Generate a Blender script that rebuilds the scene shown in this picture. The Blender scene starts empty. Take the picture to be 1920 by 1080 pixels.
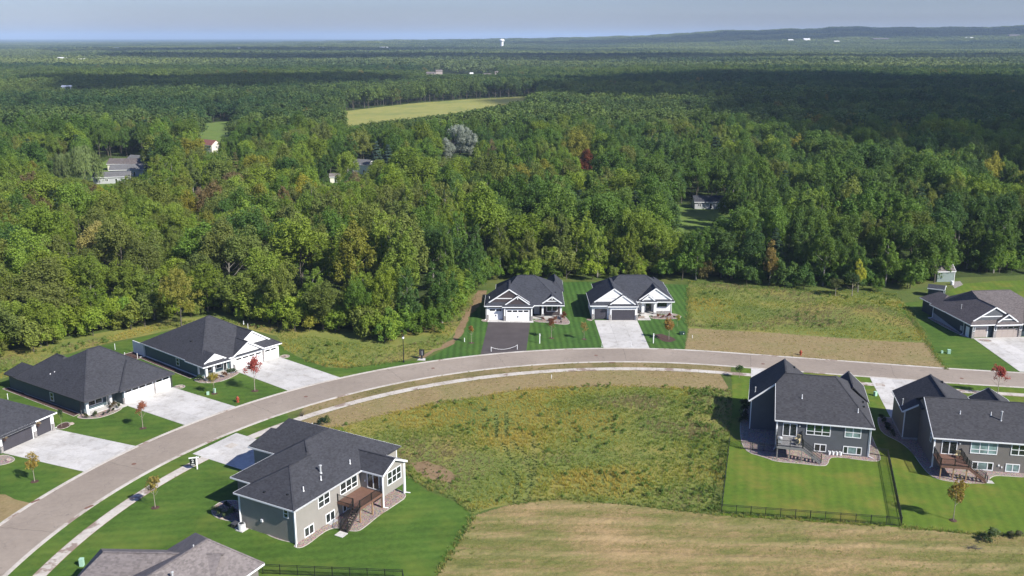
import bpy, math, random
import numpy as np
from mathutils import Vector, Matrix

S = bpy.context.scene
COL = S.collection

# ------------------------------------------------------------------ camera
CAM_H = 59.0
PITCH = math.atan(469.5 / 1790.0)
cam_d = bpy.data.cameras.new('camera')
cam_d.sensor_width = 36.0
cam_d.lens = 1790.0 / 1920.0 * 36.0
cam_d.clip_start = 0.5
cam_d.clip_end = 60000.0
cam = bpy.data.objects.new('camera', cam_d)
COL.objects.link(cam)
cam.location = (0, 0, CAM_H)
cam.rotation_euler = (math.pi / 2 - PITCH, 0, 0)
S.camera = cam

# ------------------------------------------------------------------ light
SUN_AZ = math.radians(-37.5)
SUN_EL = math.radians(38.0)
SUN_DIR = Vector((math.cos(SUN_AZ) * math.cos(SUN_EL), math.sin(SUN_AZ) * math.cos(SUN_EL), math.sin(SUN_EL)))
W = bpy.data.worlds.new('World')
S.world = W
W.use_nodes = True
wn = W.node_tree
for n in list(wn.nodes):
    wn.nodes.remove(n)
sky = wn.nodes.new('ShaderNodeTexSky')
sky.sky_type = 'NISHITA'
sky.sun_disc = False
sky.sun_elevation = SUN_EL
sky.sun_rotation = math.atan2(SUN_DIR.x, SUN_DIR.y)
sky.altitude = 250
sky.air_density = 1.3
sky.dust_density = 0.4
sky.ozone_density = 4.0
bg = wn.nodes.new('ShaderNodeBackground')
bg.inputs['Strength'].default_value = 0.060
wo = wn.nodes.new('ShaderNodeOutputWorld')
tn = wn.nodes.new('ShaderNodeMix')
tn.data_type = 'RGBA'
tn.blend_type = 'MULTIPLY'
tn.inputs[0].default_value = 1.0
tn.inputs[7].default_value = (0.60, 0.70, 1.12, 1)
wn.links.new(sky.outputs[0], tn.inputs[6])
wn.links.new(tn.outputs[2], bg.inputs[0])
wn.links.new(bg.outputs[0], wo.inputs[0])
sd = bpy.data.lights.new('sun', 'SUN')
sd.energy = 4.4
sd.angle = math.radians(0.53)
sd.color = (1.0, 0.955, 0.88)
sun = bpy.data.objects.new('sun', sd)
COL.objects.link(sun)
sun.location = (0, 0, 200)
sun.rotation_euler = SUN_DIR.to_track_quat('Z', 'Y').to_euler()
S.view_settings.view_transform = 'Standard'
S.view_settings.look = 'None'
S.view_settings.exposure = 0.86
S.view_settings.gamma = 1.0
try:
    S.view_settings.use_curve_mapping = False
except Exception:
    pass
S.render.engine = 'CYCLES'
S.cycles.max_bounces = 6
S.cycles.diffuse_bounces = 3
S.cycles.glossy_bounces = 2
S.cycles.transmission_bounces = 3
S.cycles.transparent_max_bounces = 6
S.cycles.volume_bounces = 1
S.cycles.use_denoising = True
S.cycles.use_adaptive_sampling = True
S.cycles.adaptive_threshold = 0.02

random.seed(7)
RNG = np.random.default_rng(11)

# ------------------------------------------------------------------ survey: photo pixel -> place on the ground
_F = 1790.0
_c, _s = math.cos(PITCH), math.sin(PITCH)


def P(px, py, z=0.0):
    X, Y = px - 960.0, py - 540.0
    ry, rz = _F * _c - Y * _s, -_F * _s - Y * _c
    t = (z - CAM_H) / rz
    return (X * t, ry * t, z)


def PROJ(x, y, z=0.0):
    dz = z - CAM_H
    Z = y * _c - dz * _s
    return 960 + _F * x / Z, 540 + _F * (-y * _s - dz * _c) / Z


def tag(o, label=None, cat=None, group=None, kind=None):
    if label: o['label'] = label
    if cat: o['category'] = cat
    if group: o['group'] = group
    if kind: o['kind'] = kind
    return o


# ------------------------------------------------------------------ materials
M = {}


class NT:
    def __init__(s, name):
        m = bpy.data.materials.new(name)
        m.use_nodes = True
        s.m = m
        s.t = m.node_tree
        for n in list(s.t.nodes):
            s.t.nodes.remove(n)
        s.out = s.n('ShaderNodeOutputMaterial')
        s.b = s.n('ShaderNodeBsdfPrincipled')
        s.l(s.b.outputs[0], s.out.inputs[0])
        M[name] = m

    def n(s, t, **k):
        n = s.t.nodes.new(t)
        for a, v in k.items():
            setattr(n, a, v)
        return n

    def l(s, a, b):
        s.t.links.new(a, b)

    def math(s, op, a, b=None, c=None, clamp=False):
        n = s.n('ShaderNodeMath', operation=op, use_clamp=clamp)
        for i, v in enumerate((a, b, c)):
            if v is None: continue
            if isinstance(v, (int, float)): n.inputs[i].default_value = v
            else: s.l(v, n.inputs[i])
        return n.outputs[0]

    def pos(s):
        return s.n('ShaderNodeNewGeometry').outputs['Position']

    def obj(s):
        return s.n('ShaderNodeTexCoord').outputs['Object']

    def noise(s, vec, scale, detail=3, rough=0.55, mapscale=None, rot=0.0):
        if mapscale or rot:
            mp = s.n('ShaderNodeMapping')
            if mapscale: mp.inputs['Scale'].default_value = mapscale
            mp.inputs['Rotation'].default_value = (0, 0, rot)
            s.l(vec, mp.inputs[0])
            vec = mp.outputs[0]
        n = s.n('ShaderNodeTexNoise')
        n.inputs['Scale'].default_value = scale
        n.inputs['Detail'].default_value = detail
        n.inputs['Roughness'].default_value = rough
        s.l(vec, n.inputs['Vector'])
        return n.outputs['Fac']

    def ramp(s, fac, stops, interp='LINEAR'):
        r = s.n('ShaderNodeValToRGB')
        r.color_ramp.interpolation = interp
        e = r.color_ramp.elements
        while len(e) < len(stops): e.new(0.5)
        for i, (p, c) in enumerate(stops):
            e[i].position = p
            e[i].color = (c[0], c[1], c[2], 1)
        s.l(fac, r.inputs[0])
        return r.outputs[0]

    def mix(s, fac, a, b, mode='MIX'):
        n = s.n('ShaderNodeMix', data_type='RGBA', blend_type=mode)
        if isinstance(fac, (int, float)): n.inputs[0].default_value = fac
        else: s.l(fac, n.inputs[0])
        for i, v in ((6, a), (7, b)):
            if isinstance(v, tuple): n.inputs[i].default_value = (v[0], v[1], v[2], 1)
            else: s.l(v, n.inputs[i])
        return n.outputs[2]

    def bump(s, h, strength=0.5, dist=0.05):
        b = s.n('ShaderNodeBump')
        b.inputs['Strength'].default_value = strength
        b.inputs['Distance'].default_value = dist
        s.l(h, b.inputs['Height'])
        s.l(b.outputs[0], s.b.inputs['Normal'])

    def base(s, c, rough=0.8, spec=0.3):
        if isinstance(c, tuple): s.b.inputs['Base Color'].default_value = (c[0], c[1], c[2], 1)
        else: s.l(c, s.b.inputs['Base Color'])
        s.b.inputs['Roughness'].default_value = rough
        s.b.inputs['Specular IOR Level'].default_value = spec
        return s.m


def mottled(name, c, amp=0.15, scale=2.0, rough=0.8, spec=0.3, bump=0.0, fine=18.0):
    t = NT(name)
    p = t.obj()
    a = t.noise(p, scale, 4)
    b = t.noise(p, fine, 2)
    f = t.math('MULTIPLY_ADD', b, 0.4, t.math('MULTIPLY', a, 0.6))
    lo = tuple(v * (1 - amp * 2) for v in c)
    hi = tuple(v * (1 + amp * 2) for v in c)
    t.base(t.ramp(f, [(0.3, lo), (0.7, hi)]), rough, spec)
    if bump: t.bump(b, bump, 0.02)
    return t.m


def siding(name, c, pitch=0.18, vertical=False, amp=0.05):
    t = NT(name)
    p = t.obj()
    sx = t.n('ShaderNodeSeparateXYZ')
    t.l(p, sx.inputs[0])
    if vertical:
        h = t.math('ADD', sx.outputs[0], sx.outputs[1])
    else:
        h = sx.outputs[2]
    fr = t.math('FRACT', t.math('DIVIDE', h, pitch))
    groove = t.math('LESS_THAN', fr, 0.14)
    n1 = t.noise(p, 1.2, 3)
    lo = tuple(v * (1 - amp) for v in c)
    hi = tuple(v * (1 + amp) for v in c)
    colr = t.ramp(n1, [(0.3, lo), (0.7, hi)])
    colr = t.mix(t.math('MULTIPLY', groove, 0.35), colr, tuple(v * 0.45 for v in c))
    t.base(colr, 0.6, 0.3)
    t.bump(fr, 0.35, 0.02)
    return t.m


def shingle(name, c, warm=0.0):
    t = NT(name)
    p = t.obj()
    wn_ = t.n('ShaderNodeTexWhiteNoise', noise_dimensions='3D')
    mp = t.n('ShaderNodeMapping')
    mp.inputs['Scale'].default_value = (3.4, 3.4, 9.0)
    t.l(p, mp.inputs[0])
    sn = t.n('ShaderNodeVectorMath', operation='FLOOR')
    t.l(mp.outputs[0], sn.inputs[0])
    t.l(sn.outputs[0], wn_.inputs[0])
    big = t.noise(p, 0.35, 4)
    mid = t.noise(p, 2.2, 3)
    f = t.math('ADD', t.math('MULTIPLY', wn_.outputs[0], 0.34), t.math('ADD', t.math('MULTIPLY', big, 0.33), t.math('MULTIPLY', mid, 0.33)))
    lo = tuple(v * 0.68 for v in c)
    hi = tuple(v * 1.32 for v in c)
    t.base(t.ramp(f, [(0.25, lo), (0.5, c), (0.8, hi)]), 0.85, 0.25)
    sx = t.n('ShaderNodeSeparateXYZ')
    t.l(p, sx.inputs[0])
    fr = t.math('FRACT', t.math('DIVIDE', sx.outputs[2], 0.075))
    t.bump(t.math('ADD', fr, t.math('MULTIPLY', wn_.outputs[0], 0.6)), 0.35, 0.03)
    return t.m


def glass(name, c, rough=0.06):
    t = NT(name)
    n = t.noise(t.obj(), 0.9, 2)
    t.base(t.ramp(n, [(0.35, tuple(v * .6 for v in c)), (0.65, tuple(v * 1.3 for v in c))]), rough, 0.8)
    return t.m


shingle('shingle_charcoal', (0.043, 0.044, 0.051))
shingle('shingle_charcoal_b', (0.048, 0.048, 0.053))
shingle('shingle_black', (0.044, 0.047, 0.057))
shingle('shingle_brown', (0.165, 0.145, 0.140))
shingle('shingle_dark_brown', (0.115, 0.10, 0.098))
shingle('shingle_far', (0.13, 0.13, 0.135))
shingle('shingle_red', (0.20, 0.09, 0.08))
siding('siding_greige', (0.285, 0.268, 0.24))
siding('siding_dark_grey', (0.105, 0.112, 0.122))
siding('siding_slate', (0.075, 0.105, 0.118))
siding('siding_bluegreen', (0.085, 0.135, 0.15))
siding('siding_navy', (0.035, 0.052, 0.065))
siding('siding_taupe', (0.175, 0.16, 0.145))
siding('siding_brown', (0.075, 0.06, 0.06))
siding('siding_white', (0.80, 0.80, 0.79), 0.3, True, 0.02)
siding('siding_cream', (0.70, 0.67, 0.58), 0.2, False, 0.03)
siding('wall_grey', (0.42, 0.43, 0.44), 0.25, False, 0.03)
siding('siding_sage', (0.23, 0.28, 0.26))
mottled('white_trim', (0.78, 0.79, 0.79), 0.02, 1.0, 0.5)
mottled('dark_trim', (0.06, 0.06, 0.065), 0.05, 1.0, 0.5)
mottled('white_door', (0.82, 0.82, 0.82), 0.015, 1.0, 0.4)
mottled('dark_door', (0.055, 0.052, 0.062), 0.06, 1.0, 0.45)
mottled('tan_door', (0.36, 0.31, 0.28), 0.04, 1.0, 0.5)
mottled('red_paint', (0.28, 0.06, 0.03), 0.06, 6.0, 0.45)
mottled('green_paint', (0.35, 0.55, 0.42), 0.05, 4.0, 0.5)
mottled('dark_green_paint', (0.02, 0.05, 0.035), 0.05, 4.0, 0.5)
mottled('black_metal', (0.012, 0.014, 0.014), 0.1, 4.0, 0.4, 0.5)
mottled('grey_metal', (0.42, 0.43, 0.43), 0.06, 5.0, 0.4, 0.5)
mottled('rust_iron', (0.17, 0.09, 0.065), 0.2, 8.0, 0.8)
mottled('deck_brown', (0.155, 0.085, 0.06), 0.12, 3.0, 0.7)
mottled('deck_dark', (0.06, 0.045, 0.04), 0.12, 3.0, 0.7)
mottled('deck_grey', (0.22, 0.215, 0.21), 0.08, 3.0, 0.7)
mottled('raw_wood', (0.33, 0.21, 0.12), 0.15, 5.0, 0.8)
mottled('stone_trim', (0.26, 0.245, 0.235), 0.35, 5.0, 0.85, 0.2, 0.4)
mottled('foundation', (0.30, 0.30, 0.30), 0.1, 1.0, 0.9)
mottled('mulch', (0.075, 0.042, 0.034), 0.3, 3.0, 0.95)
mottled('timber_grey', (0.24, 0.22, 0.20), 0.2, 3.0, 0.9)
mottled('bark', (0.10, 0.088, 0.07), 0.25, 2.0, 0.9)
mottled('young_bark', (0.30, 0.26, 0.21), 0.15, 6.0, 0.85)
mottled('pale_bark', (0.24, 0.225, 0.20), 0.2, 2.0, 0.9)
mottled('far_white', (0.80, 0.80, 0.79), 0.02, 0.2, 0.6)
mottled('cushion', (0.45, 0.38, 0.22), 0.3, 8.0, 0.9)
mottled('boulder', (0.33, 0.27, 0.23), 0.25, 2.0, 0.9)
glass('window_glass', (0.022, 0.03, 0.028))
glass('window_blind', (0.20, 0.29, 0.28), 0.12)
glass('window_green', (0.02, 0.055, 0.03))
glass('garage_glass', (0.015, 0.017, 0.02))

# concrete flatwork
t = NT('concrete')
p = t.pos()
f = t.math('ADD', t.math('MULTIPLY', t.noise(p, 0.25, 5), 0.6), t.math('MULTIPLY', t.noise(p, 3.0, 3), 0.4))
cbase = t.ramp(f, [(0.32, (0.42, 0.405, 0.38)), (0.5, (0.50, 0.485, 0.46)), (0.7, (0.56, 0.545, 0.52))])
oi = t.n('ShaderNodeObjectInfo')
kk = t.math('MULTIPLY_ADD', oi.outputs['Random'], 0.16, 0.90)
cc_ = t.n('ShaderNodeCombineXYZ')
for i_ in range(3): t.l(kk, cc_.inputs[i_])
st_ = t.ramp(t.noise(p, 0.6, 5, 0.7), [(0.5, (1, 1, 1)), (0.68, (0.74, 0.715, 0.69))])
t.base(t.mix(1.0, t.mix(1.0, cbase, st_, 'MULTIPLY'), cc_.outputs[0], 'MULTIPLY'), 0.85, 0.25)
t.bump(t.noise(p, 20, 2), 0.15, 0.01)
t = NT('old_concrete')
p = t.pos()
f = t.math('ADD', t.math('MULTIPLY', t.noise(p, 0.3, 5), 0.6), t.math('MULTIPLY', t.noise(p, 2.2, 3), 0.4))
c = t.ramp(f, [(0.34, (0.33, 0.29, 0.245)), (0.48, (0.46, 0.42, 0.37)), (0.66, (0.55, 0.52, 0.47))])
dirt = t.ramp(t.noise(p, 0.16, 6, 0.7), [(0.555, (0, 0, 0)), (0.60, (1, 1, 1))])
c = t.mix(t.math('MULTIPLY', dirt, 0.8), c, (0.20, 0.135, 0.105))
t.base(c, 0.9, 0.2)
t.bump(t.noise(p, 14, 2), 0.2, 0.01)
# asphalt street: pale, worn
t = NT('street_asphalt')
p = t.pos()
f = t.math('ADD', t.math('MULTIPLY', t.noise(p, 0.08, 5, 0.6), 0.55), t.math('ADD', t.math('MULTIPLY', t.noise(p, 1.3, 4), 0.25), t.math('MULTIPLY', t.noise(p, 14, 2), 0.2)))
c = t.ramp(f, [(0.36, (0.225, 0.187, 0.152)), (0.5, (0.275, 0.231, 0.188)), (0.64, (0.325, 0.275, 0.226))])
cr = t.n('ShaderNodeTexVoronoi', feature='DISTANCE_TO_EDGE')
cr.inputs['Scale'].default_value = 0.13
dn = t.n('ShaderNodeMix', data_type='VECTOR')
nz = t.n('ShaderNodeTexNoise')
nz.inputs['Scale'].default_value = 0.35
t.l(p, nz.inputs['Vector'])
vm = t.n('ShaderNodeVectorMath', operation='MULTIPLY_ADD')
t.l(nz.outputs['Color'], vm.inputs[0])
vm.inputs[1].default_value = (7, 7, 7)
t.l(p, vm.inputs[2])
t.l(vm.outputs[0], cr.inputs['Vector'])
ck = t.math('LESS_THAN', cr.outputs['Distance'], 0.0035)
c = t.mix(t.math('MULTIPLY', ck, 0.5), c, (0.10, 0.085, 0.08))
t.base(c, 0.85, 0.25)
t.bump(t.noise(p, 30, 2), 0.3, 0.01)
t = NT('driveway_asphalt')
p = t.pos()
f = t.math('ADD', t.math('MULTIPLY', t.noise(p, 0.35, 4), 0.6), t.math('MULTIPLY', t.noise(p, 7, 3), 0.4))
t.base(t.ramp(f, [(0.35, (0.062, 0.052, 0.052)), (0.65, (0.088, 0.075, 0.073))]), 0.85, 0.25)


def grass_mat(name, dark, mid, light, yellow, stripe_dir=None, stripe_w=1.1, stripe_amp=0.10, yfac=0.5, ysc=0.09):
    t = NT(name)
    p = t.pos()
    n1 = t.noise(p, 0.12, 5, 0.62)
    n2 = t.noise(p, 1.6, 4, 0.6)
    n3 = t.noise(p, 9.0, 2, 0.6)
    f = t.math('ADD', t.math('MULTIPLY', n1, 0.45), t.math('ADD', t.math('MULTIPLY', n2, 0.35), t.math('MULTIPLY', n3, 0.2)))
    c = t.ramp(f, [(0.36, dark), (0.5, mid), (0.64, light)])
    y = t.ramp(t.noise(p, ysc, 5, 0.65), [(0.48, (0, 0, 0)), (0.68, (1, 1, 1))])
    c = t.mix(t.math('MULTIPLY', y, yfac), c, yellow)
    if stripe_dir is not None:
        sx = t.n('ShaderNodeSeparateXYZ')
        t.l(p, sx.inputs[0])
        a = math.radians(stripe_dir)
        q = t.math('ADD', t.math('MULTIPLY', sx.outputs[0], -math.sin(a)), t.math('MULTIPLY', sx.outputs[1], math.cos(a)))
        q = t.math('ADD', q, t.math('MULTIPLY', t.noise(p, 0.4, 2), 0.5))
        w = t.math('SINE', t.math('MULTIPLY', q, 2 * math.pi / (2 * stripe_w)))
        k = t.math('MULTIPLY_ADD', w, stripe_amp, 1.0)
        cc = t.n('ShaderNodeCombineXYZ')
        for i in range(3): t.l(k, cc.inputs[i])
        c = t.mix(1.0, c, cc.outputs[0], 'MULTIPLY')
    t.base(c, 0.9, 0.15)
    t.bump(t.math('ADD', n3, n2), 0.5, 0.06)
    return t.m


LD, LM, LL, LY = (0.038, 0.078, 0.012), (0.060, 0.115, 0.017), (0.085, 0.148, 0.024), (0.125, 0.160, 0.028)
grass_mat('lawn_rich', LD, LM, LL, LY, 8, 0.9, 0.07, 0.6, 0.14)
grass_mat('lawn_striped', (0.032, 0.076, 0.014), (0.048, 0.108, 0.02), (0.070, 0.138, 0.026), LY, 91, 0.62, 0.18, 0.2)
grass_mat('lawn_rear', (0.060, 0.110, 0.014), (0.090, 0.145, 0.017), (0.115, 0.170, 0.020), (0.19, 0.17, 0.035), 76, 0.75, 0.06, 0.8, 0.13)
grass_mat('lawn_far', (0.08, 0.14, 0.03), (0.12, 0.18, 0.04), (0.15, 0.21, 0.05), (0.15, 0.16, 0.05), None, 1, 0, 0.5)
grass_mat('verge_dry', (0.105, 0.10, 0.035), (0.18, 0.15, 0.065), (0.255, 0.20, 0.105), (0.29, 0.21, 0.12), None, 1, 0, 0.7, 0.15)
grass_mat('verge_tan', (0.17, 0.135, 0.06), (0.25, 0.19, 0.095), (0.33, 0.25, 0.14), (0.12, 0.13, 0.035), None, 1, 0, 0.55, 0.12)
grass_mat('meadow_floor', (0.085, 0.120, 0.030), (0.145, 0.175, 0.042), (0.22, 0.215, 0.058), (0.31, 0.225, 0.065), None, 1, 0, 0.6, 0.07)
grass_mat('wood_floor', (0.025, 0.045, 0.012), (0.045, 0.070, 0.018), (0.07, 0.095, 0.024), (0.05, 0.05, 0.02))
grass_mat('wood_edge', (0.05, 0.075, 0.018), (0.08, 0.115, 0.026), (0.12, 0.145, 0.035), (0.15, 0.14, 0.045), None, 1, 0, 0.5)
grass_mat('far_ground', (0.10, 0.14, 0.045), (0.16, 0.19, 0.06), (0.24, 0.23, 0.09), (0.28, 0.24, 0.11), None, 1, 0, 0.6, 0.002)
grass_mat('far_canopy', (0.022, 0.045, 0.022), (0.035, 0.065, 0.028), (0.055, 0.09, 0.035), (0.06, 0.09, 0.03), None, 1, 0, 0.4, 0.001)
grass_mat('far_field', (0.19, 0.22, 0.055), (0.26, 0.26, 0.075), (0.33, 0.29, 0.10), (0.12, 0.17, 0.05), None, 1, 0, 0.6, 0.02)
grass_mat('dirt_path', (0.15, 0.10, 0.055), (0.22, 0.15, 0.085), (0.28, 0.20, 0.12), (0.12, 0.11, 0.04), None, 1, 0, 0.4, 0.3)

# mown hay field with windrows
t = NT('hayfield')
p = t.pos()
sx = t.n('ShaderNodeSeparateXYZ')
t.l(p, sx.inputs[0])
a = math.radians(-3.0)
q = t.math('ADD', t.math('MULTIPLY', sx.outputs[0], -math.sin(a)), t.math('MULTIPLY', sx.outputs[1], math.cos(a)))
wob = t.noise(p, 0.12, 3)
q = t.math('ADD', q, t.math('MULTIPLY', wob, 2.2))
w = t.math('SINE', t.math('MULTIPLY', q, 2 * math.pi / 4.2))
w = t.math('POWER', t.math('MULTIPLY_ADD', w, 0.5, 0.5), 3.0)
n1 = t.noise(p, 0.6, 5, 0.62, (0.22, 1.0, 1.0), 0)
n2 = t.noise(p, 5.0, 4, 0.7)
n0 = t.noise(p, 0.055, 4, 0.6)
f = t.math('ADD', t.math('MULTIPLY', n0, 0.34), t.math('ADD', t.math('MULTIPLY', n1, 0.34), t.math('MULTIPLY', n2, 0.32)))
c = t.ramp(f, [(0.39, (0.095, 0.115, 0.030)), (0.46, (0.150, 0.152, 0.046)), (0.53, (0.235, 0.180, 0.080)), (0.61, (0.35, 0.245, 0.125))])
ln = t.math('MULTIPLY', w, t.math('MULTIPLY_ADD', n1, 1.6, -0.25, clamp=True))
c = t.mix(t.math('MULTIPLY', ln, 0.42), c, (0.38, 0.29, 0.155))
t.base(c, 0.95, 0.1)
t.bump(t.math('ADD', n2, t.math('MULTIPLY', ln, 0.6)), 0.6, 0.10)

# river-rock bed
t = NT('gravel')
p = t.pos()
v = t.n('ShaderNodeTexVoronoi')
v.inputs['Scale'].default_value = 9.0
t.l(p, v.inputs['Vector'])
g = t.ramp(v.outputs['Distance'], [(0.0, (0.42, 0.34, 0.30)), (0.45, (0.33, 0.26, 0.235)), (0.8, (0.12, 0.095, 0.09))])
c = t.mix(0.45, g, v.outputs['Color'], 'SOFT_LIGHT')
t.base(c, 0.9, 0.2)
t.bump(t.math('SUBTRACT', 1.0, v.outputs['Distance']), 0.8, 0.05)


def leaf_mat(name, transl=0.36, var=0.24, far=False):
    t = NT(name)
    at = t.n('ShaderNodeAttribute', attribute_type='INSTANCER', attribute_name='tint')
    lv = t.n('ShaderNodeAttribute', attribute_type='GEOMETRY', attribute_name='lv')
    k = t.math('MULTIPLY_ADD', lv.outputs['Fac'], var * 2, 1 - var)
    cc = t.n('ShaderNodeCombineXYZ')
    for i in range(3): t.l(k, cc.inputs[i])
    c = t.mix(1.0, at.outputs['Color'], cc.outputs[0], 'MULTIPLY')
    # a few leaves lean to yellow
    yl = t.math('GREATER_THAN', t.math('FRACT', t.math('MULTIPLY', lv.outputs['Fac'], 37.7)), 0.86)
    c = t.mix(t.math('MULTIPLY', yl, 0.12), c, (0.17, 0.16, 0.035))
    t.base(c, 0.65, 0.25)
    tr = t.n('ShaderNodeBsdfTranslucent')
    t.l(t.mix(0.5, c, t.mix(1.0, c, (1.3, 1.5, 0.5), 'MULTIPLY')), tr.inputs[0])
    mx = t.n('ShaderNodeMixShader')
    mx.inputs[0].default_value = transl
    t.l(t.b.outputs[0], mx.inputs[1])
    t.l(tr.outputs[0], mx.inputs[2])
    t.l(mx.outputs[0], t.out.inputs[0])
    return t.m


leaf_mat('foliage')
leaf_mat('grass_blades', 0.35, 0.3)


# ------------------------------------------------------------------ mesh builder
class MB:
    def __init__(s):
        s.v, s.f = [], []

    def add(s, vs, fs):
        o = len(s.v)
        s.v += [tuple(q) for q in vs]
        s.f += [tuple(i + o for i in f) for f in fs]
        return s

    def box(s, x0, x1, y0, y1, z0, z1):
        return s.add([(x0, y0, z0), (x1, y0, z0), (x1, y1, z0), (x0, y1, z0), (x0, y0, z1), (x1, y0, z1), (x1, y1, z1), (x0, y1, z1)],
                     [(0, 3, 2, 1), (4, 5, 6, 7), (0, 1, 5, 4), (1, 2, 6, 5), (2, 3, 7, 6), (3, 0, 4, 7)])

    def slab(s, poly, th):
        """closed slab: polygon of 3D points, pushed straight down by th"""
        n = len(poly)
        vs = [tuple(q) for q in poly] + [(q[0], q[1], q[2] - th) for q in poly]
        a = sum(poly[i][0] * poly[(i + 1) % n][1] - poly[(i + 1) % n][0] * poly[i][1] for i in range(n))
        fs = [tuple(range(n)), tuple(range(2 * n - 1, n - 1, -1))] + [((i + 1) % n, i, i + n, (i + 1) % n + n) for i in range(n)]
        if a < 0:
            fs = [tuple(reversed(f)) for f in fs]
        return s.add(vs, fs)

    def beam(s, p, q, w, h, up=(0, 0, 1)):
        """box from p to q, w wide across, h high, top edge along p-q"""
        p, q = Vector(p), Vector(q)
        d = (q - p).normalized()
        sd_ = d.cross(Vector(up))
        if sd_.length < 1e-5:
            sd_ = Vector((1, 0, 0))
        sd_.normalize()
        u = sd_.cross(d).normalized()
        a, b = sd_ * (w / 2), -u * h
        vs = [p - a, p + a, p + a + b, p - a + b, q - a, q + a, q + a + b, q - a + b]
        return s.add(vs, [(0, 1, 2, 3), (7, 6, 5, 4), (0, 4, 5, 1), (1, 5, 6, 2), (2, 6, 7, 3), (3, 7, 4, 0)])

    def tube(s, p, q, r0, r1=None, n=8, cap=True):
        r1 = r0 if r1 is None else r1
        p, q = Vector(p), Vector(q)
        d = (q - p).normalized()
        a = d.orthogonal().normalized()
        b = d.cross(a)
        vs = []
        for c, r in ((p, r0), (q, r1)):
            for i in range(n):
                t_ = 2 * math.pi * i / n
                vs.append(c + a * (math.cos(t_) * r) + b * (math.sin(t_) * r))
        fs = [(i, (i + 1) % n, (i + 1) % n + n, i + n) for i in range(n)]
        if cap:
            fs += [tuple(range(n - 1, -1, -1)), tuple(range(n, 2 * n))]
        return s.add(vs, fs)

    def lathe(s, prof, n=16, c=(0, 0)):
        vs, fs = [], []
        for r, z in prof:
            for i in range(n):
                t_ = 2 * math.pi * i / n
                vs.append((c[0] + r * math.cos(t_), c[1] + r * math.sin(t_), z))
        for k in range(len(prof) - 1):
            for i in range(n):
                fs.append((k * n + i, k * n + (i + 1) % n, (k + 1) * n + (i + 1) % n, (k + 1) * n + i))
        fs += [tuple(range(n - 1, -1, -1)), tuple(range((len(prof) - 1) * n, len(prof) * n))]
        return s.add(vs, fs)

    def mesh(s, name, mat=None, smooth=False):
        me = bpy.data.meshes.new(name)
        me.from_pydata(s.v, [], s.f)
        if mat: me.materials.append(M[mat])
        if smooth:
            me.polygons.foreach_set('use_smooth', [True] * len(me.polygons))
        me.update()
        return me

    def build(s, name, mat, parent=None, smooth=False):
        o = bpy.data.objects.new(name, s.mesh(name, mat, smooth))
        COL.objects.link(o)
        if parent: o.parent = parent
        return o


def link(name, me, parent=None, loc=None, rot=None, scale=None):
    o = bpy.data.objects.new(name, me)
    COL.objects.link(o)
    if parent: o.parent = parent
    if loc is not None: o.location = loc
    if rot is not None: o.rotation_euler = (0, 0, rot)
    if scale is not None: o.scale = scale
    return o


def empty(name, loc, rz=0.0):
    o = bpy.data.objects.new(name, None)
    o.empty_display_size = 0.5
    COL.objects.link(o)
    o.location = loc
    o.rotation_euler = (0, 0, rz)
    return o


# ------------------------------------------------------------------ houses
def dedupe(poly):
    r = []
    for q in poly:
        if not r or max(abs(q[i] - r[-1][i]) for i in range(3)) > 1e-4:
            r.append(q)
    if len(r) > 1 and max(abs(r[0][i] - r[-1][i]) for i in range(3)) < 1e-4:
        r.pop()
    return r


def plan_area(poly):
    n = len(poly)
    return abs(sum(poly[i][0] * poly[(i + 1) % n][1] - poly[(i + 1) % n][0] * poly[i][1] for i in range(n))) / 2


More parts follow.
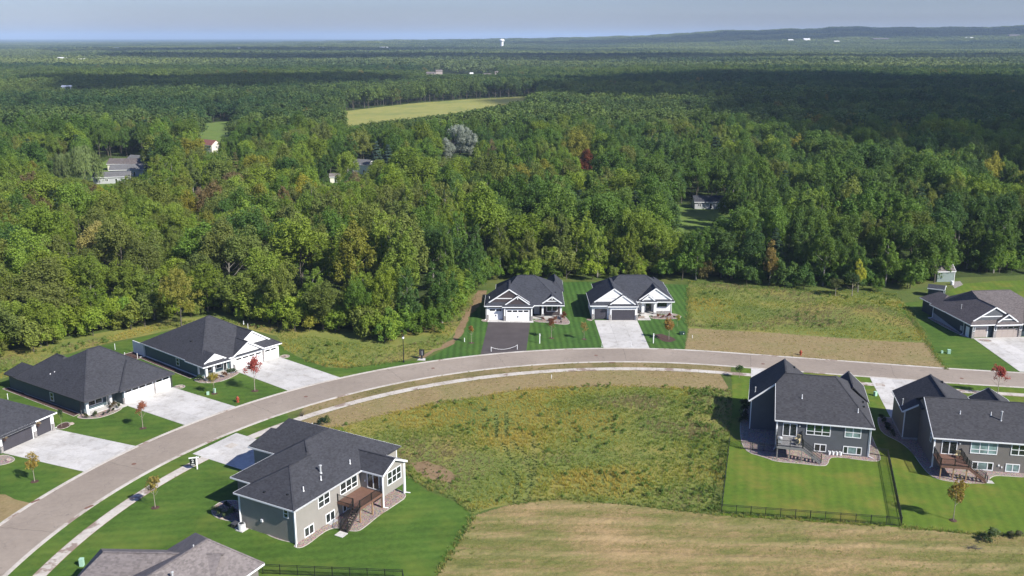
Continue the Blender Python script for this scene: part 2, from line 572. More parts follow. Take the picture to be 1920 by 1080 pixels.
class House:
    def __init__(h, name, label, cat, o, deg, wall, roof, trim='white_trim', ze=4.6):
        h.root = tag(empty(name, (o[0], o[1], 0), math.radians(deg)), label, cat)
        h.o, h.a = o, math.radians(deg)
        h.wall_m, h.roof_m, h.trim_m, h.ze = wall, roof, trim, ze
        h.roof, h.trim, h.wall = MB(), MB(), MB()
        h.nr = 0

    def plane(h, poly, th=0.16):
        poly = dedupe(poly)
        if len(poly) < 3 or plan_area(poly) < 0.02: return
        h.roof.slab(poly, th)

    def edge(h, a, b, hh=0.2, w=0.05, up=0.012):
        h.trim.beam((a[0], a[1], a[2] + up), (b[0], b[1], b[2] + up), w, hh)

    def hip(h, u0, u1, v0, v1, ze, ra, rb, zr, skip='', trim='fblr'):
        """hip roof over a rectangle; ridge from ra to rb (u,v). a ridge end on the rectangle edge makes a gable there"""
        A, B, C, D = (u0, v0, ze), (u1, v0, ze), (u1, v1, ze), (u0, v1, ze)
        R, T = (ra[0], ra[1], zr), (rb[0], rb[1], zr)
        along_u = abs(ra[1] - rb[1]) <= abs(ra[0] - rb[0])
        if along_u:
            ps = {'f': [A, B, T, R], 'r': [B, C, T], 'b': [C, D, R, T], 'l': [D, A, R]}
        else:
            ps = {'f': [A, B, R], 'r': [B, C, T, R], 'b': [C, D, T], 'l': [D, A, R, T]}
        for k, q in ps.items():
            if k not in skip: h.plane(q)
        for k, (a, b) in {'f': (A, B), 'r': (B, C), 'b': (C, D), 'l': (D, A)}.items():
            if k in trim: h.edge(a, b)
        return ps

    def gable(h, u0, u1, vf, vs, vb, ze, zr, wall=None, left=True, right=True, rake=0.24, recess=0.3, tip=None, band=False):
        """front-facing gable (faces -v), eave front vf, gable face vs (vs>vf: a pent strip runs below it), runs back to vb"""
        uc = (u0 + u1) / 2
        d = vs - vf
        pit = (zr - ze) / (uc - u0)
        zs = ze + pit * d
        L, Rr = (u0 + d, vs, zs), (u1 - d, vs, zs)
        Tp, Tb = (uc, vs, zr), (uc, vb, zr)
        h.plane([(u0, vf, ze), L, Tp, Tb, (u0, vb, ze)])
        h.plane([(u1, vf, ze), Rr, Tp, Tb, (u1, vb, ze)])
        if d > 0.01:
            h.plane([(u0, vf, ze), (u1, vf, ze), (Rr[0], vs + recess, zs + 0.02), (L[0], vs + recess, zs + 0.02)])
            h.edge((u0, vf, ze), (u1, vf, ze))
        if left: h.edge((u0, vb, ze), (u0, vf, ze))
        if right: h.edge((u1, vf, ze), (u1, vb, ze))
        # gable wall
        y0, y1 = vs + recess, vs + recess + 0.15
        k = 0.05
        zt = zr - 0.10
        zb = zs - 0.12 if d > 0.01 else h_wall_bottom(h, ze)
        g = MB()
        lo = zb
        pts = [(L[0] + 0.12, lo), (Rr[0] - 0.12, lo), (uc + 0.02, zt), (uc - 0.02, zt)]
        vs_ = [(a, y0, b) for a, b in pts] + [(a, y1, b) for a, b in pts]
        g.add(vs_, [(0, 1, 2, 3), (7, 6, 5, 4), (0, 4, 5, 1), (1, 5, 6, 2), (2, 6, 7, 3), (3, 7, 4, 0)])
        g.build('gable_wall', wall or h.wall_m, h.root)
        # rake boards
        for a in (L, Rr):
            h.trim.beam((a[0], vs + 0.0, a[2] + 0.02), (uc, vs + 0.0, zr + 0.02), 0.07, rake)
        if band:
            fz = 0.28
            zb_ = zs + (zr - zs) * fz
            du = (uc - L[0]) * (1 - fz)
            h.trim.box(uc - du + 0.1, uc + du - 0.1, y0 - 0.06, y0 + 0.01, zb_ - 0.1, zb_ + 0.08)
        if tip:
            g = MB()
            g.box(uc - 0.10, uc + 0.10, vs - 0.05, vs + recess, zr - 0.75, zr - 0.38)
            g.build('gable_bracket', 'white_trim', h.root)

    def walls(h, u0, u1, v0, v1, z1, z0=0.0, mat=None, name='wall'):
        if mat or z0 > 0:
            MB().box(u0, u1, v0, v1, z0, z1).build(name, mat or h.wall_m, h.root)
        else:
            h.wall.box(u0, u1, v0, v1, z0, z1)

    def part(h, name, mat):
        m = MB()
        h._pend.append((m, name, mat)) if hasattr(h, '_pend') else None
        return m

    def corner(h, u, v, z0, z1, w=0.14):
        h.trim.box(u - w / 2, u + w / 2, v - w / 2, v + w / 2, z0, z1)

    def downspout(h, u, v, z0, z1, du=0.0, dv=-0.5):
        m = MB()
        m.box(u - 0.05, u + 0.05, v - 0.04, v + 0.04, z0 + 0.12, z1)
        m.beam((u, v, z0 + 0.2), (u + du, v + dv, z0 + 0.1), 0.1, 0.08)
        m.build('downspout', h.trim_m, h.root)

    def frame(h, face, c):
        """local frame of a wall: face '-v','+v','-u','+u' at coordinate c; returns f(a, n, z) with a along wall, n outwards"""
        if face == '-v': return lambda a, n, z: (a, c - n, z)
        if face == '+v': return lambda a, n, z: (a, c + n, z)
        if face == '-u': return lambda a, n, z: (c - n, a, z)
        return lambda a, n, z: (c + n, a, z)

    def fbox(h, m, F, a0, a1, n0, n1, z0, z1):
        p, q = F(a0, n0, z0), F(a1, n1, z1)
        m.box(min(p[0], q[0]), max(p[0], q[0]), min(p[1], q[1]), max(p[1], q[1]), min(p[2], q[2]), max(p[2], q[2]))

    def window(h, face, c, a0, a1, z0, z1, cols=2, rows=((0, 1),), name='window', glassm='window_glass', trimw=0.11, frame_m='white_trim', widths=None, low=None):
        F = h.frame(face, c)
        m = MB()
        tw = trimw
        h.fbox(m, F, a0, a1, 0.0, 0.07, z0, z0 + tw)
        h.fbox(m, F, a0, a1, 0.0, 0.07, z1 - tw, z1)
        h.fbox(m, F, a0, a0 + tw, 0.0, 0.066, z0 + tw, z1 - tw)
        h.fbox(m, F, a1 - tw, a1, 0.0, 0.066, z0 + tw, z1 - tw)
        ia0, ia1, iz0, iz1 = a0 + tw, a1 - tw, z0 + tw, z1 - tw
        ws = widths or [1] * cols
        tot = sum(ws)
        xs = [ia0]
        for w_ in ws: xs.append(xs[-1] + (ia1 - ia0) * w_ / tot)
        zs_ = [iz0 + (iz1 - iz0) * r[0] for r in rows] + [iz1]
        for x in xs[1:-1]:
            h.fbox(m, F, x - 0.06, x + 0.06, 0.0, 0.062, iz0, iz1)
        for z in zs_[1:-1]:
            h.fbox(m, F, ia0, ia1, 0.0, 0.058, z - 0.04, z + 0.04)
        w = m.build(name, frame_m, h.root)
        for i in range(len(ws)):
            for j in range(len(zs_) - 1):
                g = MB()
                ins = 0.065
                l_ = xs[i] + (0 if i == 0 else ins)
                r_ = xs[i + 1] - (0 if i == len(ws) - 1 else ins)
                b_ = zs_[j] + (0 if j == 0 else 0.045)
                t_ = zs_[j + 1] - (0 if j == len(zs_) - 2 else 0.045)
                h.fbox(g, F, l_ + 0.003, r_ - 0.003, 0.005, 0.028, b_ + 0.003, t_ - 0.003)
                gm = glassm[i % len(glassm)] if isinstance(glassm, (list, tuple)) else glassm
                if low and j == 0: gm = low
                g.build('pane', gm, w)
        return w

    def garage_door(h, face, c, a0, a1, z1, mat='white_door', windows=4, cols=4, handle=False, side='white_trim'):
        F = h.frame(face, c)
        m = MB()
        h.fbox(m, F, a0, a1, 0.0, 0.03, 0.0, z1)
        nrow = 4
        ph = z1 / nrow
        cw = (a1 - a0) / cols
        for r in range(nrow):
            for k in range(cols):
                if r == nrow - 1 and windows: continue
                h.fbox(m, F, a0 + k * cw + 0.09, a0 + (k + 1) * cw - 0.09, 0.03, 0.05, r * ph + 0.08, (r + 1) * ph - 0.07)
        d = m.build('garage_door', mat, h.root)
        if windows:
            ww = (a1 - a0) / windows
            for k in range(windows):
                g = MB()
                h.fbox(g, F, a0 + k * ww + 0.13, a0 + (k + 1) * ww - 0.13, 0.032, 0.048, z1 - ph + 0.12, z1 - 0.12)
                g.build('pane', 'garage_glass', d)
        if handle:
            g = MB()
            cx = (a0 + a1) / 2
            h.fbox(g, F, cx - 0.12, cx - 0.05, 0.05, 0.1, 0.75, 1.1)
            h.fbox(g, F, cx + 0.05, cx + 0.12, 0.05, 0.1, 0.75, 1.1)
            g.build('handle', 'black_metal', d)
        # jamb trim
        m = MB()
        h.fbox(m, F, a0 - 0.14, a0, 0.0, 0.06, 0, z1 + 0.14)
        h.fbox(m, F, a1, a1 + 0.14, 0.0, 0.06, 0, z1 + 0.14)
        h.fbox(m, F, a0, a1, 0.0, 0.06, z1, z1 + 0.14)
        m.build('door_trim', side, h.root)
        return d

    def box_part(h, name, mat, u0, u1, v0, v1, z0, z1):
        return MB().box(u0, u1, v0, v1, z0, z1).build(name, mat, h.root)

    def pipe(h, u, v, z, hgt=0.45, r=0.06, cap=False, tilt=0.0):
        m = MB()
        m.tube((u, v, z - 0.2), (u, v, z + 0.06), r * 2.2, r * 1.3, 10)
        m.tube((u, v, z), (u + tilt, v, z + hgt), r, r, 8)
        if cap:
            m.tube((u + tilt, v, z + hgt), (u + tilt, v, z + hgt + 0.1), r * 1.7, r * 1.7, 10)
            m.tube((u + tilt, v, z + hgt + 0.1), (u + tilt, v, z + hgt + 0.16), r * 1.5, r * 0.3, 10)
        return m.build('vent_pipe', 'white_trim' if not cap else 'grey_metal', h.root)

    def ridge_caps(h, pairs):
        for a, b in pairs:
            m = MB()
            m.beam((a[0], a[1], a[2] + 0.035), (b[0], b[1], b[2] + 0.035), 0.26, 0.06)
            m.build('ridge_cap', h.roof_m, h.root)

    def done(h):
        h.roof.build('roof', h.roof_m, h.root)
        if h.trim.v: h.trim.build('fascia', h.trim_m, h.root)
        if h.wall.v: h.wall.build('wall', h.wall_m, h.root)


def h_wall_bottom(h, ze):
    return ze - 0.3

# ------------------------------------------------------------------ street geometry
ARC_C, ARC_R = (20.6, 92.0), 82.2


def centreline():
    pts = []
    a = math.radians(214)
    a1 = math.radians(76.5)
    while a > a1:
        pts.append((ARC_C[0] + ARC_R * math.cos(a), ARC_C[1] + ARC_R * math.sin(a)))
        a -= math.radians(1.2)
    x, y = ARC_C[0] + ARC_R * math.cos(a1), ARC_C[1] + ARC_R * math.sin(a1)
    hd = a1 - math.pi / 2
    s_ = 0
    while s_ < 150:
        pts.append((x, y))
        if s_ > 34: hd += math.radians(0.35) if hd < math.radians(-4) else 0
        x += 1.8 * math.cos(hd)
        y += 1.8 * math.sin(hd)
        s_ += 1.8
    return pts


CL = centreline()


def offs(d):
    """offset curve: positive d to the outside (away from the arc centre)"""
    r = []
    for i, (x, y) in enumerate(CL):
        a = CL[max(0, i - 1)]
        b = CL[min(len(CL) - 1, i + 1)]
        tx, ty = b[0] - a[0], b[1] - a[1]
        l_ = math.hypot(tx, ty)
        r.append((x - ty / l_ * d, y + tx / l_ * d))
    return r


def strip(name, d0, d1, z, mat, kind='structure', parent=None, i0=0, i1=None, th=0.0):
    A, B = offs(d0)[i0:i1], offs(d1)[i0:i1]
    m = MB()
    n = len(A)
    if th:
        for i in range(n - 1):
            m.slab([(A[i][0], A[i][1], z), (A[i + 1][0], A[i + 1][1], z), (B[i + 1][0], B[i + 1][1], z), (B[i][0], B[i][1], z)], th)
    else:
        vs = [(q[0], q[1], z) for q in A] + [(q[0], q[1], z) for q in B]
        m.add(vs, [(i, i + 1, i + 1 + n, i + n) for i in range(n - 1)])
    o = m.build(name, mat, parent)
    if kind: o['kind'] = kind
    return o


def sheet(name, pts, z, mat, kind='structure', wob=0.0, sub=0):
    """flat ground sheet from world points; edges can be made a little uneven"""
    pts = list(pts)
    if sub:
        q = []
        n = len(pts)
        rr = random.Random(hash(name) % 1000 + n)
        rr = random.Random(len(name) * 31 + n)
        for i in range(n):
            a, b = pts[i], pts[(i + 1) % n]
            l_ = math.hypot(b[0] - a[0], b[1] - a[1])
            k = max(1, int(l_ / sub))
            for j in range(k):
                f_ = j / k
                x, y = a[0] + (b[0] - a[0]) * f_, a[1] + (b[1] - a[1]) * f_
                if wob: x, y = x + rr.uniform(-wob, wob), y + rr.uniform(-wob, wob)
                q.append((x, y))
        pts = q
    from mathutils.geometry import tessellate_polygon
    vs = [Vector((a[0], a[1], z)) for a in pts]
    tri = tessellate_polygon([vs])
    m = MB()
    fs = []
    for f_ in tri:
        a, b, c = (vs[i] for i in f_)
        fs.append(tuple(f_) if (b - a).cross(c - a).z > 0 else tuple(reversed(f_)))
    m.add(vs, fs)
    o = m.build(name, mat)
    if kind: o['kind'] = kind
    return o


def pxs(L, z=0.0):
    return [P(a, b, z)[:2] for a, b in L]


# big ground sheet to the horizon, with rising hills on the right horizon
def hill(x, y):
    d = math.hypot(x, y)
    if d < 3600: return 0.0
    az = math.degrees(math.atan2(x, y))
    # ridge line height (m) seen at 6.5 km by azimuth in degrees
    key = [(-90, 0), (-28, 4), (-15, 12), (-8, 30), (0, 45), (6, 60), (9.5, 78), (11, 92), (13, 99), (15.5, 107), (17.5, 112), (19.6, 121), (20.6, 113), (22.5, 117), (25, 113), (28, 122), (90, 60)]
    for (a, b), (c, e) in zip(key, key[1:]):
        if a <= az <= c:
            hh = b + (e - b) * (az - a) / (c - a)
            break
    else:
        hh = 0
    t_ = min(1, max(0, (d - 3600) / 2900))
    t_ = t_ * t_ * (3 - 2 * t_)
    wob = math.sin(az * 2.1 + d * 0.0011) * 3 + math.sin(az * 5.3) * 2.0
    return max(0.0, (hh - 14 + wob) * t_) if hh > 14 else 0.0


rads = [0, 150, 300, 500, 800, 1300, 2000, 2800, 3600, 4000, 4400, 4800, 5200, 5600, 6000, 6500, 7200, 8500, 9500, 9700, 12000, 16000, 22000, 30000, 39000]
NA = 240
m = MB()
vs, fs = [(0, 0, -0.02)], []
for r in rads[1:]:
    for k in range(NA):
        a = 2 * math.pi * k / NA
        x, y = r * math.sin(a), r * math.cos(a)
        vs.append((x, y, max(18.0, hill(x, y)) if r > 9600 else -0.02 + hill(x, y)))
for k in range(NA):
    fs.append((0, 1 + (k + 1) % NA, 1 + k))
for j in range(len(rads) - 2):
    for k in range(NA):
        a, b = 1 + j * NA + k, 1 + j * NA + (k + 1) % NA
        fs.append((a, b, b + NA, a + NA))
m.add(vs, fs)
go_ = m.build('ground', 'wood_floor')
go_.data.materials.append(M['far_ground'])
go_.data.materials.append(M['far_canopy'])
for f_ in go_.data.polygons:
    if math.hypot(f_.center.x, f_.center.y) > 1700: f_.material_index = 1
    if math.hypot(f_.center.x, f_.center.y) > 9400: f_.material_index = 2
tag(go_, kind='structure')

# ------------------------------------------------------------------ streets, kerbs, pavement
strip('street', -3.75, 3.75, 0.012, 'street_asphalt')
strip('kerb', 3.75, 4.32, 0.045, 'old_concrete', th=0.06)
strip('kerb', -4.32, -3.75, 0.045, 'old_concrete', th=0.06)

# tar-sealed seams in the street
sm_ = strip('street_seam', -0.02, 0.015, 0.016, 'timber_grey')
rs_ = random.Random(12)
ca, cb = offs(-3.7), offs(3.7)
for i_ in range(6, len(CL) - 3, 14):
    m_ = MB()
    n_ = 9
    j_ = i_ + rs_.randrange(4)
    pts_ = []
    for k_ in range(n_ + 1):
        f_ = k_ / n_
        x_ = ca[j_][0] + (cb[j_][0] - ca[j_][0]) * f_ + rs_.uniform(-.12, .12)
        y_ = ca[j_][1] + (cb[j_][1] - ca[j_][1]) * f_ + rs_.uniform(-.12, .12)
        pts_.append((x_, y_, 0.021))
    for a_, b_ in zip(pts_, pts_[1:]):
        m_.beam(a_, b_, .028, .004)
    m_.build('sealed_crack', 'driveway_asphalt', sm_)

# pavement slabs, one by one
walk_base = strip('sidewalk_bed', -8.75, -7.1, 0.010, 'dirt_path')
A, B = offs(-7.18), offs(-8.68)


def resample(L, step):
    out = [L[0]]
    acc = 0
    for a, b in zip(L, L[1:]):
        d = math.hypot(b[0] - a[0], b[1] - a[1])
        while acc + d >= step:
            t_ = (step - acc) / d
            a = (a[0] + (b[0] - a[0]) * t_, a[1] + (b[1] - a[1]) * t_)
            out.append(a)
            d = math.hypot(b[0] - a[0], b[1] - a[1])
            acc = 0
        acc += d
    return out


mid = resample(offs(-7.93), 1.53)
sw = empty('sidewalk', (0, 0, 0))
sw['kind'] = 'structure'
rr = random.Random(3)
k = 0
for a, b in zip(mid, mid[1:]):
    pxm = PROJ(a[0], a[1])
    if not (-60 < pxm[0] < 1990 and pxm[1] < 1110): continue
    dx, dy = b[0] - a[0], b[1] - a[1]
    l_ = math.hypot(dx, dy)
    tx, ty = dx / l_, dy / l_
    nx, ny = -ty, tx
    g_ = 0.012
    z = 0.032 + rr.uniform(-0.003, 0.003)
    q = [(a[0] + tx * g_ + nx * s_ * 0.75, a[1] + ty * g_ + ny * s_ * 0.75, z) for s_ in (-1, 1)] + [(b[0] - tx * g_ + nx * s_ * 0.75, b[1] - ty * g_ + ny * s_ * 0.75, z) for s_ in (1, -1)]
    MB().slab(q, 0.03).build('slab', 'old_concrete', sw)


def slab_drive(name, corners, nu, nv, z=0.03, mat='concrete', joint=0.02, bedz=0.008):
    """drive made of poured slabs with open joints; corners: garage-left, garage-right, street-right, street-left (world)"""
    r = empty(name, (0, 0, 0))
    r['kind'] = 'structure'
    a, b, c, d = [Vector((q[0], q[1], 0)) for q in corners]
    MB().slab([(q.x, q.y, bedz) for q in (a, b, c, d)], 0.02).build('joint_bed', 'timber_grey', r)
    for i in range(nu):
        for j in range(nv):
            def pt(u, v):
                return a.lerp(b, u).lerp(d.lerp(c, u), v)
            gu, gv = joint / 2 / max((b - a).length, 1), joint / 2 / max((d - a).length, 1)
            q = [pt(i / nu + gu, j / nv + gv), pt((i + 1) / nu - gu, j / nv + gv), pt((i + 1) / nu - gu, (j + 1) / nv - gv), pt(i / nu + gu, (j + 1) / nv - gv)]
            zz = z + rr.uniform(-0.002, 0.002)
            MB().slab([(w_.x, w_.y, zz) for w_ in q], 0.03).build('slab', mat, r)
    return r


# ------------------------------------------------------------------ ground sheets
# everything between the wood and the camera first, as rough dry grass
sheet('rough_grass', [(-150, 60), (150, 60), (150, 200)] + pxs([(2100, 508), (1760, 522), (1500, 528), (1290, 516), (1060, 512), (915, 518), (860, 560), (825, 600), (740, 630), (640, 615), (530, 606), (420, 580), (300, 592), (160, 624), (0, 655), (-200, 730)]) + [(-150, 150)], -0.004, 'wood_edge', wob=0.4, sub=2.5)
# long-grass meadow behind the left houses
sheet('meadow', pxs([(-200, 800), (-60, 740), (0, 712), (60, 690), (120, 664), (215, 640), (250, 634), (300, 622), (400, 600), (520, 630), (530, 655), (575, 676), (610, 688), (650, 690), (700, 683), (757, 676), (830, 650), (870, 600), (905, 545), (860, 560), (740, 620), (640, 625), (530, 610), (420, 590), (300, 600), (160, 630), (0, 660), (-200, 700)]), 0.0, 'meadow_floor', wob=0.3, sub=2.0)
sheet('lawn', [q for q in offs(4.3) if q[0] < -16 and q[1] > 96] + pxs([(792, 676), (757, 677), (700, 684), (650, 691), (610, 689), (575, 677), (540, 660), (520, 640), (400, 604), (300, 624), (250, 636), (215, 642), (120, 667), (60, 694), (0, 716), (-150, 780)]) + [(-100, 110)], 0.004, 'lawn_rich')
sheet('dry_patch', pxs([(-60, 925), (10, 928), (40, 940), (63, 944), (30, 962), (-10, 985), (-60, 1010)]), 0.008, 'verge_tan', wob=0.15, sub=1.0)
# strip of bare ground beside house
sheet('dirt_path', pxs([(895, 545), (915, 545), (905, 565), (880, 592), (868, 625), (850, 645), (815, 660), (795, 672), (778, 672), (822, 652), (848, 636), (860, 610), (874, 582)]), 0.006, 'dirt_path', wob=0.3, sub=1.5)
i_a = [q for q in offs(4.3)]
sheet('lawn', pxs([(798, 674), (850, 646), (870, 625), (882, 594), (908, 565), (925, 545), (950, 533), (1100, 528), (1290, 534), (1291, 600), (1283, 656)]) + [q for q in reversed(i_a) if -15.5 < q[0] < 33.0], 0.010, 'lawn_striped')
# right-hand lot: long grass then a mown tan strip
sheet('meadow', pxs([(1291, 530), (1400, 540), (1550, 548), (1680, 552), (1700, 575), (1730, 620), (1738, 642), (1650, 640), (1450, 625), (1291, 615)]), 0.002, 'meadow_floor', wob=0.3, sub=2.0)
STRIP2 = pxs([(1283, 655), (1291, 615), (1450, 624), (1650, 639), (1740, 643), (1757, 672), (1778, 694)]) + [q for q in reversed(i_a) if 33 < q[0] < 80]
sheet('lawn', pxs([(1680, 570), (1745, 562), (1990, 560), (1990, 700), (1905, 697), (1780, 695), (1758, 672), (1740, 640), (1705, 600)]), 0.008, 'lawn_rich')
sheet('lawn', pxs([(1775, 548), (1800, 533), (1860, 527), (1990, 524), (1990, 575), (1900, 565), (1800, 560)]), 0.012, 'lawn_rear')
# south side
inn = offs(-4.3)
inw = offs(-7.1)
iw2 = offs(-8.75)


def between(A, B, x0, x1, ylow=None):
    ia = [q for q in A if x0 <= q[0] <= x1 and (ylow is None or q[1] > ylow)]
    ib = [q for q in B if x0 <= q[0] <= x1 and (ylow is None or q[1] > ylow)]
    return ia + list(reversed(ib))


sheet('lawn', between(inn, inw, -75, -35.5, 60), 0.006, 'lawn_rich')
sheet('verge', between(inn, inw, -35.0, 41.5), 0.004, 'verge_dry', wob=0.05, sub=2)
sheet('lawn', between(inn, inw, 41.5, 140), 0.006, 'lawn_rear')
# lawn round the near house
sheet('lawn', [q for q in iw2 if q[0] < -38 and q[1] > 60] + pxs([(520, 800), (640, 800), (700, 850), (765, 893), (800, 920), (860, 944), (887, 968), (862, 1015), (820, 1075), (800, 1110)]) + [(-10, 60)], 0.006, 'lawn_rich')
VERGE2 = ([q for q in iw2 if -38 < q[0] < 38.6] + pxs([(1372, 737), (1342, 731), (1142, 724), (975, 732), (808, 760), (700, 783), (650, 800), (560, 806)]))
LATER = [('verge', VERGE2)]
sheet('meadow', pxs([(560, 804), (650, 796), (700, 780), (808, 757), (975, 729), (1142, 721), (1342, 728), (1372, 734), (1375, 760), (1365, 850), (1352, 964), (1280, 958), (1180, 946), (1050, 936), (950, 946), (890, 962), (850, 932), (800, 912), (765, 890), (700, 845)]), 0.004, 'meadow_floor', wob=0.3, sub=1.5)
sheet('dirt_patch', pxs([(770, 868), (800, 864), (840, 880), (858, 893), (845, 905), (810, 900), (780, 885)]), 0.008, 'dirt_path', wob=0.2, sub=0.8)
HAY = pxs([(780, 1130), (824, 1072), (864, 1010), (888, 968), (950, 947), (1050, 937), (1180, 947), (1352, 967), (1690, 990), (1800, 1000), (1990, 1008), (1990, 1130)])


def smooth_noise(nx, ny, sx, sy, rng):
    """soft random field, sx, sy = blob size in cells"""
    gx, gy = int(nx / sx) + 3, int(ny / sy) + 3
    g = rng.uniform(-1, 1, (gx, gy))
    xs = np.arange(nx) / sx
    ys = np.arange(ny) / sy
    i, j = xs.astype(int), ys.astype(int)
    fx, fy = (xs - i)[:, None], (ys - j)[None, :]
    fx, fy = fx * fx * (3 - 2 * fx), fy * fy * (3 - 2 * fy)
    a, b, c, d = g[np.ix_(i, j)], g[np.ix_(i + 1, j)], g[np.ix_(i, j + 1)], g[np.ix_(i + 1, j + 1)]
    return (a * (1 - fx) + b * fx) * (1 - fy) + (c * (1 - fx) + d * fx) * fy


def relief(name, poly, step, mat, amp=1.0, z0=0.02, rows=4.2):
    """mown ground with real windrows and clods, clipped to a polygon"""
    xs0, xs1 = min(q[0] for q in poly), max(q[0] for q in poly)
    ys0, ys1 = min(q[1] for q in poly), max(q[1] for q in poly)
    nx, ny = int((xs1 - xs0) / step) + 1, int((ys1 - ys0) / step) + 1
    rng = np.random.default_rng(len(name) + nx)
    X = xs0 + np.arange(nx) * step
    Y = ys0 + np.arange(ny) * step
    XX, YY = np.meshgrid(X, Y, indexing='ij')
    h = 0.05 * smooth_noise(nx, ny, 2.0, 1.2, rng) + 0.03 * smooth_noise(nx, ny, 7, 3, rng) + 0.03 * smooth_noise(nx, ny, 40, 14, rng)
    if rows:
        q = YY + XX * math.tan(math.radians(3.0)) + smooth_noise(nx, ny, 60, 30, rng) * 0.5
        w = (0.5 + 0.5 * np.sin(q * 2 * math.pi / rows)) ** 5
        h += w * (0.07 + 0.05 * smooth_noise(nx, ny, 9, 3, rng))
    h += rng.uniform(-0.012, 0.012, h.shape)
    h = h * amp
    Z = z0 + np.maximum(h, -z0 + 0.004)
    from itertools import product
    ins = np.zeros((nx, ny), bool)
    n = len(poly)
    for k in range(n):
        x0, y0 = poly[k]
        x1, y1 = poly[(k + 1) % n]
        if y0 == y1: continue
        m_ = ((y0 > YY) != (y1 > YY)) & (XX < (x1 - x0) * (YY - y0) / (y1 - y0) + x0)
        ins ^= m_
    cell = ins[:-1, :-1] & ins[1:, :-1] & ins[1:, 1:] & ins[:-1, 1:]
    idx = np.arange(nx * ny).reshape(nx, ny)
    f = np.stack([idx[:-1, :-1][cell], idx[1:, :-1][cell], idx[1:, 1:][cell], idx[:-1, 1:][cell]], axis=1)
    used = np.unique(f)
    rm = np.full(nx * ny, -1)
    rm[used] = np.arange(len(used))
    V = np.stack([XX.ravel(), YY.ravel(), Z.ravel()], axis=1)[used]
    f = rm[f]
    me = bpy.data.meshes.new(name)
    me.vertices.add(len(V)); me.vertices.foreach_set('co', V.astype(np.float32).ravel())
    me.loops.add(len(f) * 4); me.loops.foreach_set('vertex_index', f.astype(np.int32).ravel())
    me.polygons.add(len(f))
    me.polygons.foreach_set('loop_start', np.arange(0, len(f) * 4, 4, dtype=np.int32))
    me.polygons.foreach_set('loop_total', np.full(len(f), 4, dtype=np.int32))
    me.materials.append(M[mat])
    me.update(calc_edges=True)
    me.polygons.foreach_set('use_smooth', [True] * len(f))
    o = bpy.data.objects.new(name, me)
    COL.objects.link(o)
    o['kind'] = 'structure'
    return o


relief('mown_strip', STRIP2, 0.25, 'verge_tan', 0.7, 0.02, 0)
relief('verge', VERGE2, 0.2, 'verge_tan', 0.55, 0.02, 0)
relief('hayfield', HAY, 0.2, 'hayfield', 1.0, 0.05)
sheet('lawn', [q for q in iw2 if 38.6 < q[0] < 140] + pxs([(2100, 1010), (1920, 1004), (1800, 999), (1690, 990), (1352, 966), (1362, 850), (1374, 760), (1372, 714)]), 0.008, 'lawn_rear')

# ================================================================== HOUSES
# ---- near house (greige walls, deck at the back)
G = House('house', 'greige two-level house nearest the camera with brown deck and sunroom wing at its back', 'house',
          P(551.7, 959.0, 4.7)[:2], 60.63, 'siding_greige', 'shingle_charcoal', ze=4.7)
G.hip(0, 12.5, 0, 9.9, 4.69, (4.95, 4.95), (9.0, 4.95), 7.42, trim='fl')
G.edge((0, 9.9, 4.69), (2.9, 9.9, 4.69))
G.hip(2.95, 21.5, 0, 13.4, 4.70, (10.1, 6.85), (14.65, 6.85), 8.48, trim='r')
G.edge((12.71, 0, 4.7), (0, 0, 4.7)); G.edge((2.95, 13.4, 4.7), (2.95, 9.9, 4.7)); G.edge((11, 13.4, 4.7), (2.95, 13.4, 4.7))
# garage blocks towards the street
G.hip(11.0, 21.5, 6.0, 17.3, 4.71, (16.25, 8.0), (16.25, 15.3), 7.62, trim='lr')
G.hip(11.0, 17.8, 10.0, 18.2, 4.74, (14.4, 12.0), (14.4, 17.0), 6.5, trim='lb')
# sunroom wing
G.gable(12.71, 18.1, -3.5, -3.5, 3.6, 4.72, 6.08, wall='siding_greige', recess=0.35)
G.wall.box(0.5, 21.0, 0.5, 9.4, 0, 4.6)
G.wall.box(3.6, 21.0, 9.4, 12.8, 0, 4.6)
G.wall.box(11.5, 21.0, 12.8, 16.8, 0, 4.6)
G.wall.box(11.55, 17.3, 16.8, 17.7, 0, 4.6)
G.wall.box(13.1, 17.7, -3.1, 0.5, 1.5, 4.62)
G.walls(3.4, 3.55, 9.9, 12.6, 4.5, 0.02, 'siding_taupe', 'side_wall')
for (u, v) in ((13.1, -3.1), (17.7, -3.1)):
    G.box_part('post', 'white_trim', u - 0.1, u + 0.1, v - 0.1, v + 0.1, 0, 4.6)
for (u, v) in ((15.4, -3.0),):
    pass
G.corner(0.5, 0.5, 0, 4.6, 0.2); G.corner(0.5, 9.4, 0, 4.6, 0.14); G.corner(21.0, 0.5, 0, 4.6)
G.downspout(0.36, 0.36, 0, 4.6, -0.5, -0.45)
G.downspout(0.4, 9.45, 0, 4.6, -0.9, 0.1)
G.downspout(17.85, -3.2, 0, 4.6, 0.35, -0.55)
G.downspout(12.95, -3.2, 0, 4.6, 0.35, -0.55)
G.window('-v', 0.5, 1.98, 3.74, 0.06, 1.34, 2)
G.window('-v', 0.5, 5.95, 7.71, 0.04, 1.37, 2)
G.window('-v', 0.5, 9.3, 10.8, 0.1, 1.2, 2)
G.window('-v', 0.5, 4.70, 6.93, 2.66, 4.34, 2, ((0, 1), (0.5, 1)))
G.window('-v', 0.5, 8.93, 12.42, 2.62, 4.36, 3, ((0, 1), (0.36, 1)))
G.window('-u', 0.5, 1.42, 2.2, 3.14, 4.3, 1, ((0, 1), (0.5, 1)))
G.window('-v', -3.1, 14.05, 17.1, 2.62, 4.5, 3, ((0, 1), (0.48, 1)))
G.window('-u', 13.1, -2.6, -0.62, 2.28, 4.42, 2, name='patio_door')
